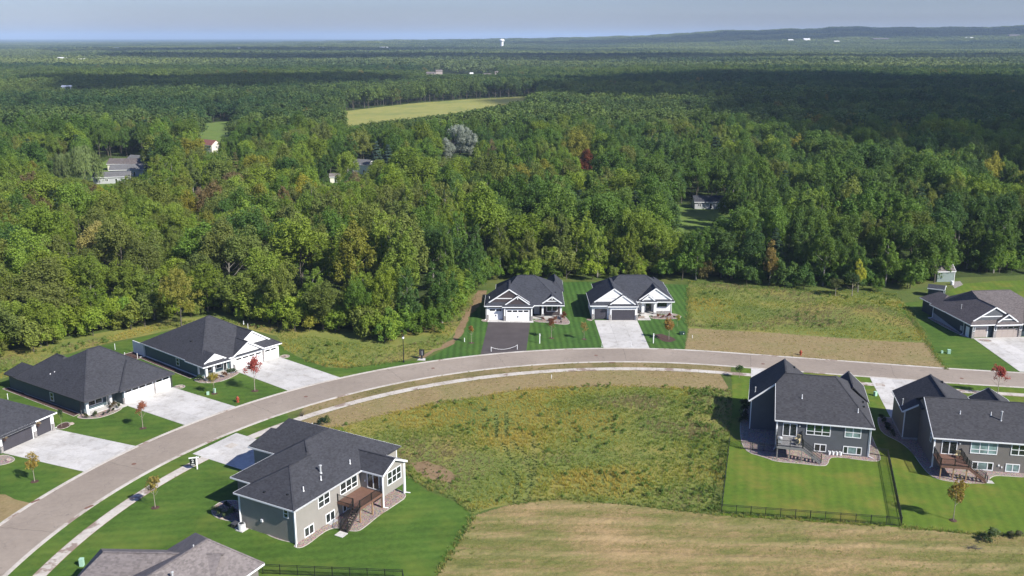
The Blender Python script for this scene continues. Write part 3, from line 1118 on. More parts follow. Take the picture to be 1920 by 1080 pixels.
G.box_part('meter_box', 'white_trim', 0.34, 0.5, 5.65, 5.95, 1.6, 1.95)
G.box_part('wall_lamp', 'white_trim', 12.95, 13.1, -0.35, -0.25, 3.1, 3.3)
for (u, v, c_) in ((6.7, 1.55, False), (7.6, 2.35, True), (12.3, 1.45, False), (3.4, 1.5, False)):
    z = 4.7 + 0.552 * v
    G.pipe(u, v, z, 0.55 if not c_ else 0.9, 0.07 if not c_ else 0.12, c_)
G.box_part('roof_vent', 'black_metal', 1.0, 1.25, 5.6, 5.85, 5.15, 5.4)
G.box_part('roof_vent', 'black_metal', 1.5, 1.75, 2.3, 2.55, 5.42, 5.66)
G.ridge_caps([((4.95, 4.95, 7.42), (9.0, 4.95, 7.42)), ((10.1, 6.85, 8.48), (14.65, 6.85, 8.48)), ((0, 0, 4.7), (4.95, 4.95, 7.42)), ((8.6, 5.2, 7.8), (10.1, 6.85, 8.48)), ((15.4, -3.5, 6.08), (15.4, 2.4, 6.08))])
G.box_part('window_well', 'grey_metal', 6.1, 7.6, -0.1, 0.42, 0.0, 0.09)
G.done()

# ---- grey house with fenced back lawn
E_ = House('house', 'dark grey house with a deck and white planters behind a black-fenced lawn', 'house',
           P(1453.2, 787.5, 4.65)[:2], -13.7, 'siding_dark_grey', 'shingle_charcoal_b', ze=4.65)
E_.plane([(0, 0, 4.65), (13.9, 0, 4.65), (8.9, 8.85, 9.0), (1.4, 8.85, 9.0), (0, 6.7, 7.94)])
E_.plane([(13.9, 0, 4.65), (14.0, 17.0, 4.65), (9.2, 11.5, 8.3), (8.9, 8.85, 9.0)])
E_.plane([(14.0, 17.0, 4.65), (1.4, 17.0, 5.0), (1.4, 8.85, 9.0), (8.9, 8.85, 9.0), (9.2, 11.5, 8.3)])
E_.edge((0, 0, 4.65), (13.9, 0, 4.65)); E_.edge((13.9, 0, 4.65), (14.0, 17, 4.65)); E_.edge((14, 17, 4.65), (7, 17, 4.65))
E_.edge((0, 6.7, 7.94), (0, 0, 4.65))
# garage block
E_.plane([(-3.85, 6.8, 4.75), (0.03, 6.8, 7.93), (1.42, 8.9, 9.02), (1.55, 9.0, 9.12), (1.55, 15.4, 9.12), (-3.6, 17.1, 4.75)])
E_.plane([(6.8, 9.0, 4.75), (1.55, 9.0, 9.12), (1.55, 15.4, 9.12), (6.9, 17.1, 4.75)])
E_.plane([(-3.6, 17.1, 4.75), (1.55, 15.4, 9.12), (6.9, 17.1, 4.75)])
E_.edge((-3.85, 6.8, 4.75), (0.05, 6.8, 7.92), 0.24, 0.07)
E_.edge((-3.6, 17.1, 4.75), (-3.85, 6.8, 4.75)); E_.edge((6.9, 17.1, 4.75), (-3.6, 17.1, 4.75))
m = MB()
m.add([(-3.4, 7.15, 4.4), (0.4, 7.15, 4.4), (0.4, 7.15, 8.0), (0.1, 7.15, 7.75), (-3.4, 7.15, 4.9), (-3.4, 7.35, 4.4), (0.4, 7.35, 4.4), (0.4, 7.35, 8.0), (0.1, 7.35, 7.75), (-3.4, 7.35, 4.9)],
      [(0, 1, 2, 3, 4), (9, 8, 7, 6, 5), (0, 5, 6, 1), (1, 6, 7, 2), (2, 7, 8, 3), (3, 8, 9, 4), (4, 9, 5, 0)])
m.build('gable_wall', 'siding_dark_grey', E_.root)
m = MB()   # wall under the left rake
m.add([(0.3, 0.5, 4.3), (0.3, 7.1, 4.3), (0.3, 6.7, 7.7), (0.3, 0.5, 4.65), (0.45, 0.5, 4.3), (0.45, 7.1, 4.3), (0.45, 6.7, 7.7), (0.45, 0.5, 4.65)],
      [(3, 2, 1, 0), (4, 5, 6, 7), (0, 1, 5, 4), (1, 2, 6, 5), (2, 3, 7, 6), (3, 0, 4, 7)])
m.build('gable_wall', 'siding_dark_grey', E_.root)
E_.gable(9.2, 14.2, 18.0, 18.0, 10.5, 4.70, 7.0, wall='siding_dark_grey')
E_.wall.box(0.4, 13.3, 0.4, 16.5, 0, 4.5)
E_.wall.box(-3.38, 6.3, 7.15, 16.6, 0, 4.6)
E_.corner(0.4, 0.4, 0, 4.55); E_.corner(13.3, 0.4, 0, 4.55)
E_.corner(-3.38, 7.15, 0, 4.6)
E_.downspout(13.45, 0.3, 0, 4.5, 0.6, -0.3)
E_.downspout(0.3, 0.28, 0, 4.5, -0.2, -0.4)
E_.window('-v', 0.4, 1.2, 3.24, 2.15, 4.22, 2, name='patio_door')
E_.window('-v', 0.4, 4.5, 7.92, 2.66, 4.38, 3, ((0, 1), (0.34, 1)), glassm='window_green', low='window_glass')
E_.window('-v', 0.4, 9.88, 12.15, 2.8, 4.42, 2, ((0, 1), (0.5, 1)), glassm='window_blind')
E_.window('-v', 0.4, 5.8, 7.51, 0.18, 1.38, 2)
E_.window('-v', 0.4, 9.83, 12.43, 0.2, 1.42, 3, widths=[0.55, 1.2, 0.6], glassm=['window_glass', 'window_blind', 'window_glass'])
E_.box_part('wall_lamp', 'grey_metal', 3.48, 3.66, 0.22, 0.4, 3.8, 4.08)
for (u, v) in ((3.85, 4.3), (11.7, 2.6)):
    E_.pipe(u, v, 4.65 + 0.5 * v, 0.6, 0.06)
E_.pipe(-2.86, 4.9 + 3.9, 5.55, 0.7, 0.07, True)
E_.box_part('roof_vent', 'black_metal', 2.9, 3.2, 14.6, 14.9, 7.9, 8.2)
E_.box_part('roof_vent', 'black_metal', 12.9, 13.15, 8.2, 8.45, 5.4, 5.65)
E_.box_part('roof_vent', 'black_metal', 12.8, 13.05, 6.0, 6.25, 5.5, 5.75)
E_.ridge_caps([((1.4, 8.85, 9.0), (8.9, 8.85, 9.0)), ((13.9, 0, 4.65), (8.9, 8.85, 9.0)), ((1.55, 9.1, 9.12), (1.55, 15.4, 9.12)), ((-3.6, 17.1, 4.75), (1.55, 15.4, 9.12)), ((11.7, 12, 7.0), (11.7, 18.0, 7.0))])
E_.done()

# ---- taupe house at the right edge
F_ = House('house', 'taupe house with brown deck cropped by the right edge beyond the black fence', 'house',
           P(1750.0, 820.7, 4.58)[:2], -10.5, 'siding_taupe', 'shingle_charcoal_b', ze=4.58)
F_.hip(0.0, 20.5, 0, 15.2, 4.58, (0.0, 7.4), (14.2, 7.4), 7.92, trim='fb')
F_.edge((0, 7.4, 7.92), (0, 0, 4.58), 0.22)
m = MB()
m.add([(0.35, 0.5, 4.3), (0.35, 14.7, 4.3), (0.35, 7.4, 7.7), (0.5, 0.5, 4.3), (0.5, 14.7, 4.3), (0.5, 7.4, 7.7)],
      [(2, 1, 0), (3, 4, 5), (0, 1, 4, 3), (1, 2, 5, 4), (2, 0, 3, 5)])
m.build('gable_wall', 'siding_taupe', F_.root)
# garage block, gable towards the camera, partly behind the main roof
F_.plane([(-2.3, 9.5, 4.6), (-0.05, 9.5, 5.88), (-0.05, 7.6, 5.88), (3.3, 7.6, 7.78), (3.3, 18.2, 7.78), (-2.1, 18.4, 4.6)])
F_.plane([(8.9, 7.6, 4.6), (3.3, 7.6, 7.78), (3.3, 18.2, 7.78), (9.0, 18.4, 4.6)])
F_.edge((-2.3, 9.5, 4.6), (-0.05, 9.5, 5.88), 0.24, 0.07)
F_.edge((-2.1, 18.4, 4.6), (-2.3, 9.5, 4.6)); 
m = MB()
m.add([(-1.8, 9.85, 4.3), (8.4, 9.85, 4.3), (8.4, 9.85, 4.75), (3.3, 9.85, 7.6), (-1.8, 9.85, 4.75), (-1.8, 10.0, 4.3), (8.4, 10.0, 4.3), (8.4, 10.0, 4.75), (3.3, 10.0, 7.6), (-1.8, 10.0, 4.75)],
      [(0, 1, 2, 3, 4), (9, 8, 7, 6, 5), (0, 5, 6, 1), (1, 6, 7, 2), (2, 7, 8, 3), (3, 8, 9, 4), (4, 9, 5, 0)])
m.build('gable_wall', 'siding_taupe', F_.root)
F_.gable(9.0, 14.8, 17.6, 17.6, 9.0, 4.62, 6.35, wall='siding_taupe')
F_.wall.box(0.4, 20.0, 0.4, 14.7, 0, 4.45)
F_.wall.box(-1.8, 8.4, 9.85, 17.9, 0.35, 4.5)
F_.walls(-1.85, 8.45, 9.80, 17.95, 0.35, 0.001, 'foundation', 'foundation')
F_.corner(0.4, 0.4, 0, 4.5); F_.corner(-1.8, 9.85, 0.35, 4.5)
F_.downspout(0.28, 0.28, 0, 4.5, -0.3, -0.4)
F_.window('-v', 0.4, 1.32, 3.4, 2.08, 4.14, 2, name='patio_door')
F_.window('-v', 0.4, 5.14, 8.68, 2.5, 4.26, 3, ((0, 1), (0.34, 1)), glassm='window_blind')
F_.window('-v', 0.4, 10.4, 13.4, 2.64, 4.28, 3, ((0, 1), (0.5, 1)), glassm='window_green', low='window_glass')
F_.window('-v', 0.4, 5.6, 8.4, 0.08, 1.3, 3, widths=[0.6, 1.2, 0.6], glassm=['window_glass', 'window_blind', 'window_glass'])
F_.window('-v', 0.4, 10.0, 11.85, 0.1, 1.32, 2, glassm='window_blind')
F_.window('-v', 0.4, 14.2, 16.2, 2.64, 4.28, 2)
F_.window('-u', 0.4, 2.2, 3.0, 2.9, 4.2, 1, ((0, 1), (0.5, 1)))
F_.box_part('wall_lamp', 'grey_metal', 3.6, 3.78, 0.22, 0.4, 3.75, 4.0)
F_.box_part('dryer_vent', 'white_trim', 9.0, 9.22, 0.3, 0.4, 0.85, 1.05)
F_.box_part('dryer_vent', 'white_trim', 9.45, 9.6, 0.3, 0.4, 0.6, 0.8)
F_.pipe(4.45, 4.6, 6.63, 0.5, 0.06); F_.pipe(8.6, 4.7, 6.7, 0.5, 0.06); F_.pipe(9.75, 3.9, 6.32, 1.3, 0.1, True)
F_.pipe(-1.9, 10.5 + 1.0, 4.9, 0.9, 0.07, True)
F_.box_part('roof_vent', 'black_metal', 4.6, 4.9, 16.6, 16.9, 6.9, 7.3)
F_.ridge_caps([((0, 7.4, 7.92), (14.2, 7.4, 7.92)), ((3.3, 7.8, 7.78), (3.3, 18.2, 7.78)), ((11.9, 11, 6.35), (11.9, 17.6, 6.35))])
F_.done()

# ---- brown-roofed house at the bottom edge
b_peak, b_corner = P(389, 1011, 7.6), P(496, 1056.4, 4.6)
b_l0, b_l1 = P(193.4, 1035, 6.9), P(362, 1034, 6.9)
ang = math.degrees(math.atan2(b_l1[1] - b_l0[1], b_l1[0] - b_l0[0]))
K = House('house', 'house of brown shingle roofs cropped by the bottom edge left of the black fence', 'house', (b_l0[0], b_l0[1]), -2.0, 'siding_taupe', 'shingle_brown', ze=4.6)


def kl(p):
    dx, dy = p[0] - b_l0[0], p[1] - b_l0[1]
    a = math.radians(-2.0)
    return (dx * math.cos(a) + dy * math.sin(a), -dx * math.sin(a) + dy * math.cos(a))


pk, cn = kl(b_peak), kl(b_corner)
# left wing: ridge along u
K.plane([(-2.6, -4.6, 4.6), (12.5, -4.6, 4.6), (12.5, 0, 6.9), (0, 0, 6.9)])
K.plane([(12.5, 4.6, 4.6), (-2.6, 4.6, 4.6), (0, 0, 6.9), (12.5, 0, 6.9)])
K.plane([(-2.6, 4.6, 4.6), (-2.6, -4.6, 4.6), (0, 0, 6.9)])
K.plane([(-5.4, -3.2, 4.6), (0.5, -3.2, 4.6), (0.5, -6.4, 5.6), (-4.4, -6.4, 5.6)])
# main wing: ridge runs down-left from the peak
dv = Vector((-0.42, -0.907)).normalized()
pe = Vector(pk) + dv * 13
nr_ = Vector((-dv.y, dv.x))
if nr_.x < 0: nr_ = -nr_
hw = 6.4
pr0, pr1 = Vector(pk), pe
e0 = Vector(cn)
e1 = e0 + dv * 16
l0 = pr0 - nr_ * hw + (-dv) * 4.4
l1 = l0 + dv * 20
K.plane([(e0.x, e0.y, 4.6), (pr0.x, pr0.y, 7.6), (pr1.x, pr1.y, 7.6), (e1.x, e1.y, 4.6)])
K.plane([(l0.x, l0.y, 4.6), (pr0.x, pr0.y, 7.6), (pr1.x, pr1.y, 7.6), (l1.x, l1.y, 4.6)])
K.plane([(e0.x, e0.y, 4.6), (pr0.x, pr0.y, 7.6), (l0.x, l0.y, 4.6)])
K.edge((e0.x, e0.y, 4.6), (e1.x, e1.y, 4.6))
K.ridge_caps([((0, 0, 6.9), (11.6, 0, 6.9)), ((pr0.x, pr0.y, 7.6), (pr1.x, pr1.y, 7.6)), ((e0.x, e0.y, 4.6), (pr0.x, pr0.y, 7.6))])
K.wall.box(-2.1, 12.0, -4.1, 4.1, 0, 4.5)
q0 = [e0 - nr_ * 0.5 + dv * 0.5, e1 - nr_ * 0.5, l1 + nr_ * 0.5, l0 + nr_ * 0.5 + dv * 0.5]
K.wall.slab([(q.x, q.y, 4.5) for q in q0], 4.5)
K.pipe(9.6, 0.1, 6.85, 0.9, 0.05, True)
q = Vector(pk) + dv * 5.2 + nr_ * 4.2
K.pipe(q.x, q.y, 5.75, 0.55, 0.07)
q = Vector(pk) + dv * 6.4 + nr_ * 1.5
K.pipe(q.x, q.y, 6.9, 0.6, 0.09, True)
K.done()

# ---- dark-roofed house behind the left lawns (nearer of the two)
A_ = House('house', 'grey house under one wide charcoal hip roof, white garage doors, left of the white-gabled house', 'house',
           P(158.3, 755.3, 2.9)[:2], 56.3, 'siding_slate', 'shingle_charcoal', 'dark_trim', ze=2.78)
ze = 2.78
A_.hip(0.25, 17.0, 0.42, 20.0, ze, (7.4, 9.7), (9.65, 9.7), 8.0, trim='fblr')
A_.hip(0.35, 11.0, 10.0, 21.4, ze - 0.01, (5.7, 14.0), (5.7, 16.3), 6.45, trim='lb')
A_.hip(0.55, 5.6, 15.0, 24.5, ze - 0.02, (3.0, 18.0), (3.0, 22.6), 4.5, trim='lb')
A_.hip(6.35, 17.05, -0.05, 10.0, ze, (11.7, 5.2), (11.7, 9.0), 5.78, trim='flr')
A_.wall.box(0.95, 16.5, 2.9, 19.4, 0, ze - 0.1)
A_.wall.box(1.1, 5.1, 19.4, 24.0, 0, ze - 0.1)
A_.wall.box(7.35, 16.75, 0.9, 2.9, 0, ze - 0.1)
A_.wall.box(5.1, 10.5, 19.4, 20.9, 0, ze - 0.1)
A_.box_part('foundation', 'foundation', 0.9, 0.95, 2.95, 19.3, 0, 0.14)
A_.garage_door('-v', 0.9, 7.75, 13.15, 2.3, 'white_door', 4, 4)
A_.garage_door('-v', 0.9, 13.75, 16.5, 2.3, 'white_door', 2, 2)
A_.box_part('stone_pier', 'stone_trim', 7.3, 7.62, 0.72, 0.98, 0, 1.1)
A_.box_part('stone_pier', 'stone_trim', 13.3, 13.6, 0.72, 0.98, 0, 2.3)
A_.window('-u', 0.95, 10.35, 11.4, 0.55, 2.05, 1, ((0, 1), (0.5, 1)), glassm='window_glass')
A_.window('-v', 2.9, 2.3, 4.9, 0.8, 2.0, 2, glassm='window_glass')
A_.window('-v', 2.9, 5.6, 6.5, 0.05, 2.1, 1, name='front_door', glassm='window_blind')
for (u, v) in ((1.2, 1.5), (5.8, 2.1)):
    A_.box_part('porch_column', 'white_trim', u - 0.2, u + 0.2, v - 0.2, v + 0.2, 0.0, ze - 0.12)
A_.box_part('porch_slab', 'concrete', 1.3, 7.2, 1.2, 2.88, 0.0, 0.12)
A_.box_part('white_band', 'white_trim', 2.0, 5.0, 2.84, 2.9, 0.12, 0.3)
A_.corner(0.95, 2.9, 0, ze - 0.1); A_.corner(16.75, 0.9, 0, ze - 0.1)
A_.downspout(16.95, 0.85, 0, 2.6, 0.5, -0.3); A_.downspout(0.85, 2.75, 0, 2.6, -0.3, -0.6)
A_.pipe(2.4, 13.1, 4.15, 0.35, 0.09); A_.pipe(2.9, 12.6, 4.45, 0.35, 0.09)
A_.box_part('roof_vent', 'black_metal', 2.4, 2.7, 8.2, 8.5, 4.2, 4.42)
A_.ridge_caps([((0.25, 0.42, ze), (7.4, 9.7, 8.0)), ((7.4, 9.7, 8.0), (9.65, 9.7, 8.0)), ((9.65, 9.7, 8.0), (17, 0.42, ze)), ((6.35, -0.05, ze), (10.6, 4.2, 5.28)), ((5.7, 14, 6.45), (5.7, 16.3, 6.45)), ((5.7, 16.3, 6.45), (0.35, 21.4, ze)), ((3, 22.6, 4.5), (0.55, 24.5, ze))])
A_.done()

# ---- blue-green house with white gables
B_ = House('house', 'blue-green sided house with white gables over its white garage doors', 'house',
           (-56.02, 161.45), 50.0, 'siding_bluegreen', 'shingle_charcoal', 'white_trim', ze=2.8)
ze = 2.8
B_.hip(-0.55, 16.8, -1.85, 18.9, ze, (7.6, 8.5), (8.3, 8.4), 8.2, trim='lbr')
B_.gable(-0.9, 5.0, -2.9, -2.25, 3.0, ze, 4.5, wall='siding_white', recess=0.12)
B_.gable(6.1, 12.6, -1.9, -1.9, 3.0, ze + 0.1, 4.92, wall='siding_white', recess=0.25, rake=0.26)
B_.gable(6.5, 16.4, -1.0, -0.3, 6.2, ze + 0.12, 6.15, wall='siding_white', recess=0.2, band=True)
B_.edge((12.6, -1.85, ze), (16.8, -1.85, ze)); B_.edge((5.0, -1.85, ze), (6.2, -1.85, ze))
B_.wall.box(0.0, 16.3, 0.0, 18.3, 0, ze - 0.1)
B_.walls(6.3, 16.2, -1.36, 0.0, ze - 0.05, 0, 'siding_white', 'front_wall')
B_.garage_door('-v', -1.36, 6.75, 12.4, 2.2, 'white_door', 4, 4)
B_.garage_door('-v', -1.36, 13.1, 15.8, 2.2, 'white_door', 2, 2)
B_.box_part('stone_pier', 'stone_trim', 6.3, 6.62, -1.5, -1.28, 0, 1.1)
B_.box_part('stone_pier', 'stone_trim', 12.6, 12.95, -1.5, -1.28, 0, 2.2)
B_.window('-u', 0.0, 6.3, 7.35, 0.78, 2.25, 1, ((0, 1), (0.5, 1)))
B_.window('-v', 0.0, 1.5, 4.65, 0.75, 1.95, 3)
B_.window('-v', 0.0, 4.95, 5.75, 0.05, 2.05, 1, name='front_door', glassm='window_glass')
B_.box_part('porch_slab', 'concrete', -0.1, 6.3, -2.2, 0.0, 0.0, 0.12)
for (u, v) in ((0.1, -2.2), (1.6, -2.2), (5.3, -2.2)):
    B_.box_part('porch_column', 'white_trim', u - 0.2, u + 0.2, v - 0.2, v + 0.2, 0.0, ze - 0.1)
B_.box_part('frieze_band', 'white_trim', -0.06, 0.0, 0.3, 18.2, 2.3, 2.42)
B_.box_part('skirt_board', 'white_trim', -0.05, 0.0, 0.3, 18.2, 0.1, 0.24)
B_.corner(0.0, 0.0, 0, ze - 0.1, 0.18); B_.corner(16.2, -1.36, 0, ze - 0.05)
B_.downspout(-0.12, 0.1, 0, 2.7, 0.1, -0.7); B_.downspout(-0.1, 18.2, 0, 2.7, -0.9, 0.5)
B_.box_part('privacy_panel', 'white_trim', -0.1, 0.05, 18.6, 22.6, 0.05, 2.4)
B_.pipe(13.8, 5.8, 5.9, 0.5, 0.05, False)
B_.box_part('roof_vent', 'black_metal', 2.5, 2.8, 6.0, 6.3, 4.85, 5.05)
B_.ridge_caps([((-0.55, -1.85, ze), (7.6, 8.45, 8.2)), ((7.6, 8.45, 8.2), (8.3, 8.45, 8.2)), ((8.3, 8.45, 8.2), (16.8, -1.85, ze)), ((11.45, -0.3, 6.15), (11.45, 5.4, 6.15)), ((9.35, -1.9, 4.92), (9.35, 1.5, 4.92))])
B_.done()

# ---- house at the left edge with dark garage doors
h1a, h1b = P(8.4, 846.4), P(100, 805.6)
L_ = House('house', 'house cropped by the left edge, dark garage doors between white posts', 'house',
           (h1b[0], h1b[1]), math.degrees(math.atan2(h1b[1] - h1a[1], h1b[0] - h1a[0])), 'siding_slate', 'shingle_charcoal', 'white_trim', ze=2.8)
ze = 2.8
L_.hip(-12.5, 0.55, -0.6, 17.0, ze, (-6.0, 8.0), (-6.0, 10.5), 7.1, trim='flr')
L_.edge((-3.6, -0.78, ze - 0.12), (-12.5, -0.78, ze - 0.12))
L_.plane([(-12.5, -0.85, ze - 0.1), (-3.5, -0.85, ze - 0.1), (-3.5, 0.2, ze + 0.4), (-12.5, 0.2, ze + 0.4)])
L_.wall.box(-12.0, 0.05, 0.0, 16.4, 0, ze - 0.1)
L_.garage_door('-v', 0.0, -3.0, -0.35, 2.3, 'dark_door', 0, 2)
L_.garage_door('-v', 0.0, -9.0, -3.75, 2.3, 'dark_door', 0, 4)
for u in (-0.08, -3.38, -9.3):
    L_.box_part('stone_pier', 'stone_trim', u - 0.22, u + 0.22, -0.28, 0.0, 0, 1.1)
    L_.box_part('post', 'white_trim', u - 0.17, u + 0.17, -0.24, 0.0, 1.1, ze - 0.1)
L_.downspout(0.2, 0.1, 0, 2.7, 0.5, -0.1)
L_.pipe(-7.6, 12.0, 5.2, 0.9, 0.05)
L_.done()

# ---- dark siding house with the asphalt drive
C_ = House('house', 'brown-sided house with white garage doors behind the blacktop driveway', 'house',
           (-5.98, 197.34), -0.5, 'siding_brown', 'shingle_black', 'white_trim', ze=3.2)
ze = 3.2
C_.hip(2.1, 17.3, 0.75, 19.0, ze, (7.2, 8.15), (10.9, 8.15), 8.1, skip='', trim='lr')
C_.edge((10.7, 0.75, ze), (17.3, 0.75, ze))
C_.gable(0.0, 10.7, 0.1, 1.0, 9.0, ze, 6.75, wall='siding_brown', recess=0.15, band=True)
C_.gable(3.85, 10.5, -0.6, 0.0, 4.0, ze - 0.02, 5.45, wall='siding_brown', recess=0.15, tip=True)
C_.gable(11.95, 17.3, 0.72, 1.2, 6.5, ze + 0.02, 5.1, wall='siding_brown', recess=0.15, tip=True, band=True)
C_.hip(13.6, 17.7, 12.5, 22.6, ze, (15.7, 14.0), (15.7, 20.6), 5.4, trim='')
C_.edge((17.7, 19, ze), (17.7, 22.6, ze))
C_.wall.box(0.5, 10.3, 0.75, 9.4, 0, ze - 0.1)
C_.wall.box(4.3, 10.35, -0.15, 0.75, 0, ze - 0.1)
C_.wall.box(2.6, 16.8, 4.6, 18.5, 0, ze - 0.1)
C_.wall.box(12.5, 16.8, 3.2, 4.6, 0, ze - 0.1)
C_.walls(14.0, 17.3, 18.5, 22.2, ze - 0.1, 0.0, 'siding_brown', 'wing_wall')
C_.garage_door('-v', 0.75, 1.05, 3.85, 2.45, 'white_door', 2, 2, True)
C_.garage_door('-v', -0.15, 4.85, 9.6, 2.45, 'white_door', 4, 4, True)
for (u, v) in ((0.72, 0.6), (4.42, -0.3), (10.2, -0.3)):
    C_.box_part('stone_pier', 'stone_trim', u - 0.24, u + 0.24, v - 0.1, v + 0.2, 0, 1.1)
    C_.box_part('corner_board', 'white_trim', u - 0.16, u + 0.16, v - 0.05, v + 0.18, 1.1, ze - 0.1)
C_.window('-v', 3.2, 13.5, 15.9, 1.15, 2.5, 2)
C_.window('-v', 4.6, 10.75, 12.0, 0.15, 2.3, 1, name='front_door', glassm='far_white')
C_.box_part('porch_slab', 'concrete', 10.4, 16.9, 1.2, 3.19, 0.0, 0.22)
for u in (12.6, 16.55):
    C_.box_part('stone_pier', 'stone_trim', u - 0.3, u + 0.3, 1.15, 1.65, 0, 1.15)
    C_.box_part('porch_column', 'white_trim', u - 0.19, u + 0.19, 1.2, 1.58, 1.15, ze - 0.1)
C_.window('-v', 0.75, 0.3, 0.5, 1.1, 1.3, 1, name='wall_lamp', glassm='window_glass', trimw=0.04, frame_m='black_metal')
C_.downspout(0.4, 0.6, 0, 3.0, -0.3, -0.5)
C_.box_part('roof_vent', 'black_metal', 15.4, 15.65, 5.6, 5.85, 4.75, 4.95)
C_.pipe(1.0, 4.0, 3.85, 0.45, 0.06); C_.pipe(8.0, 11.0, 6.9, 0.5, 0.06)
C_.ridge_caps([((7.2, 8.15, 8.1), (10.9, 8.15, 8.1)), ((10.9, 8.15, 8.1), (17.3, 0.75, ze)), ((5.35, 1.0, 6.75), (5.35, 8.0, 6.75)), ((7.18, 0, 5.45), (7.18, 2.6, 5.45)), ((14.62, 1.2, 5.1), (14.62, 4.2, 5.1))])
C_.done()

# ---- white house with dark garage doors
D_ = House('house', 'white house with dark garage doors behind the pale concrete driveway', 'house',
           (16.80, 197.64), 0.3, 'siding_white', 'shingle_black', 'white_trim', ze=3.2)
D_.hip(1.9, 18.75, 3.9, 19.0, ze, (7.2, 10.2), (13.2, 10.2), 7.55, trim='lr')
D_.edge((10.4, 3.9, ze), (18.7, 3.9, ze))
D_.gable(0.0, 10.4, 0.0, 0.9, 11.0, ze, 6.8, wall='siding_white', recess=0.15, band=True)
D_.gable(3.75, 10.35, -0.55, -0.05, 4.0, ze - 0.02, 5.55, wall='siding_white', recess=0.15)
D_.gable(10.5, 18.75, 3.1, 3.6, 9.5, ze + 0.02, 6.15, wall='siding_white', recess=0.15, band=True)
D_.gable(11.2, 14.9, 2.6, 3.0, 6.0, ze + 0.05, 4.8, wall='siding_white', recess=0.15, band=True)
D_.hip(13.4, 18.9, 13.5, 20.6, ze, (16.1, 15.5), (16.1, 18.0), 5.2, trim='r')
D_.walls(0.5, 9.95, 0.6, 10.5, ze - 0.1)
D_.walls(4.3, 10.2, -0.12, 0.6, ze - 0.1)
D_.walls(2.4, 18.2, 10.5, 18.4, ze - 0.1)
D_.walls(9.95, 18.2, 6.0, 10.5, ze - 0.1)
D_.walls(14.9, 18.2, 4.4, 6.0, ze - 0.1)
D_.garage_door('-v', 0.6, 1.0, 3.75, 2.4, 'dark_door', 0, 2)
D_.garage_door('-v', -0.12, 4.65, 9.7, 2.35, 'dark_door', 0, 4)
for (u, v) in ((0.68, 0.45), (4.3, -0.25), (10.1, -0.25)):
    D_.box_part('stone_pier', 'stone_trim', u - 0.25, u + 0.25, v - 0.1, v + 0.2, 0, 1.2)
D_.window('-v', 4.4, 15.2, 17.25, 1.75, 2.85, 2, frame_m='dark_trim', trimw=0.07)
D_.window('-v', 6.0, 12.9, 14.1, 0.4, 2.5, 1, name='front_door', glassm='window_glass', frame_m='dark_trim')
D_.box_part('porch_slab', 'concrete', 10.2, 14.9, 3.2, 5.98, 0.0, 0.35)
for u in (11.9, 14.55):
    D_.box_part('porch_column', 'white_trim', u - 0.28, u + 0.28, 3.3, 3.86, 0.35, ze - 0.1)
    D_.box_part('stone_pier', 'stone_trim', u - 0.34, u + 0.34, 3.22, 3.9, 0, 0.75)
D_.box_part('stone_skirt', 'stone_trim', 14.9, 18.25, 4.32, 4.4, 0, 0.8)
D_.box_part('privacy_screen', 'timber_grey', 10.3, 11.5, 4.4, 4.5, 0.1, 0.9)
D_.downspout(18.3, 4.3, 0, 3.0, 0.4, -0.3)
D_.ridge_caps([((7.2, 10.2, 7.55), (13.2, 10.2, 7.55)), ((13.2, 10.2, 7.55), (18.75, 3.9, ze)), ((5.2, 0.9, 6.8), (5.2, 10.0, 6.8)), ((14.62, 3.6, 6.15), (14.62, 8.0, 6.15))])
D_.done()

# ---- brown roofed house at the right edge beyond the street
J_ = House('house', 'house with tan garage doors and brown roof at the right edge, sheds behind it', 'house',
           P(1730 + 835 * .11111, 530 + 720 * .11111, 2.95)[:2], 5.2, 'siding_navy', 'shingle_dark_brown', 'white_trim', ze=2.95)
ze = 2.95
J_.plane([(5.36, 0.1, 3.0), (20.0, 0.0, ze), (13.6, 9.8, 7.45), (5.0, 9.8, 7.45), (5.3, 7.45, 6.38)])
J_.plane([(20.0, 0.0, ze), (20.0, 19.0, ze), (13.6, 9.8, 7.45)])
J_.plane([(20.0, 19.0, ze), (2.5, 19.0, ze), (5.0, 9.8, 7.45), (13.6, 9.8, 7.45)])
J_.plane([(5.3, 7.45, 6.38), (5.0, 9.8, 7.45), (2.5, 19.0, ze), (0.3, 15.6, ze + .1), (3.6, 11.0, 5.3)])
J_.gable(-0.3, 11.0, 0.0, 1.0, 10.2, ze + 0.02, 6.35, wall='siding_dark_grey', recess=0.2, band=True)
J_.plane([(-0.3, 10.0, ze), (-0.5, 15.9, ze), (5.0, 12.2, 6.2), (5.35, 10.0, 6.37)])
J_.edge((-0.3, 10.0, ze), (-0.5, 15.9, ze))
J_.gable(4.95, 10.6, -0.3, 0.3, 4.5, ze, 5.0, wall='siding_dark_grey', recess=0.2, band=True)
J_.gable(11.5, 19.5, 1.5, 2.2, 8.0, ze + 0.02, 6.2, wall='siding_dark_grey', recess=0.2, band=True)
J_.gable(11.0, 15.5, -0.5, -0.1, 4.0, ze + 0.04, 4.8, wall='siding_white', recess=0.2)
J_.hip(0.2, 7.0, 13.0, 21.5, ze, (3.4, 16.0), (3.4, 19.0), 4.9, trim='lb')
J_.wall.box(0.3, 19.5, 1.0, 15.3, 0, ze - 0.1)
J_.wall.box(0.8, 6.4, 15.3, 21.0, 0, ze - 0.1)
J_.walls(5.3, 10.9, 0.7, 1.0, ze - 0.05, 0.0, 'stone_trim', 'stone_front')
m = MB()
m.slab([(0.22, 3.0, 0.02), (0.3, 3.0, 0.02), (0.3, 15.3, 0.02), (0.22, 15.3, 0.02)], 0.02)
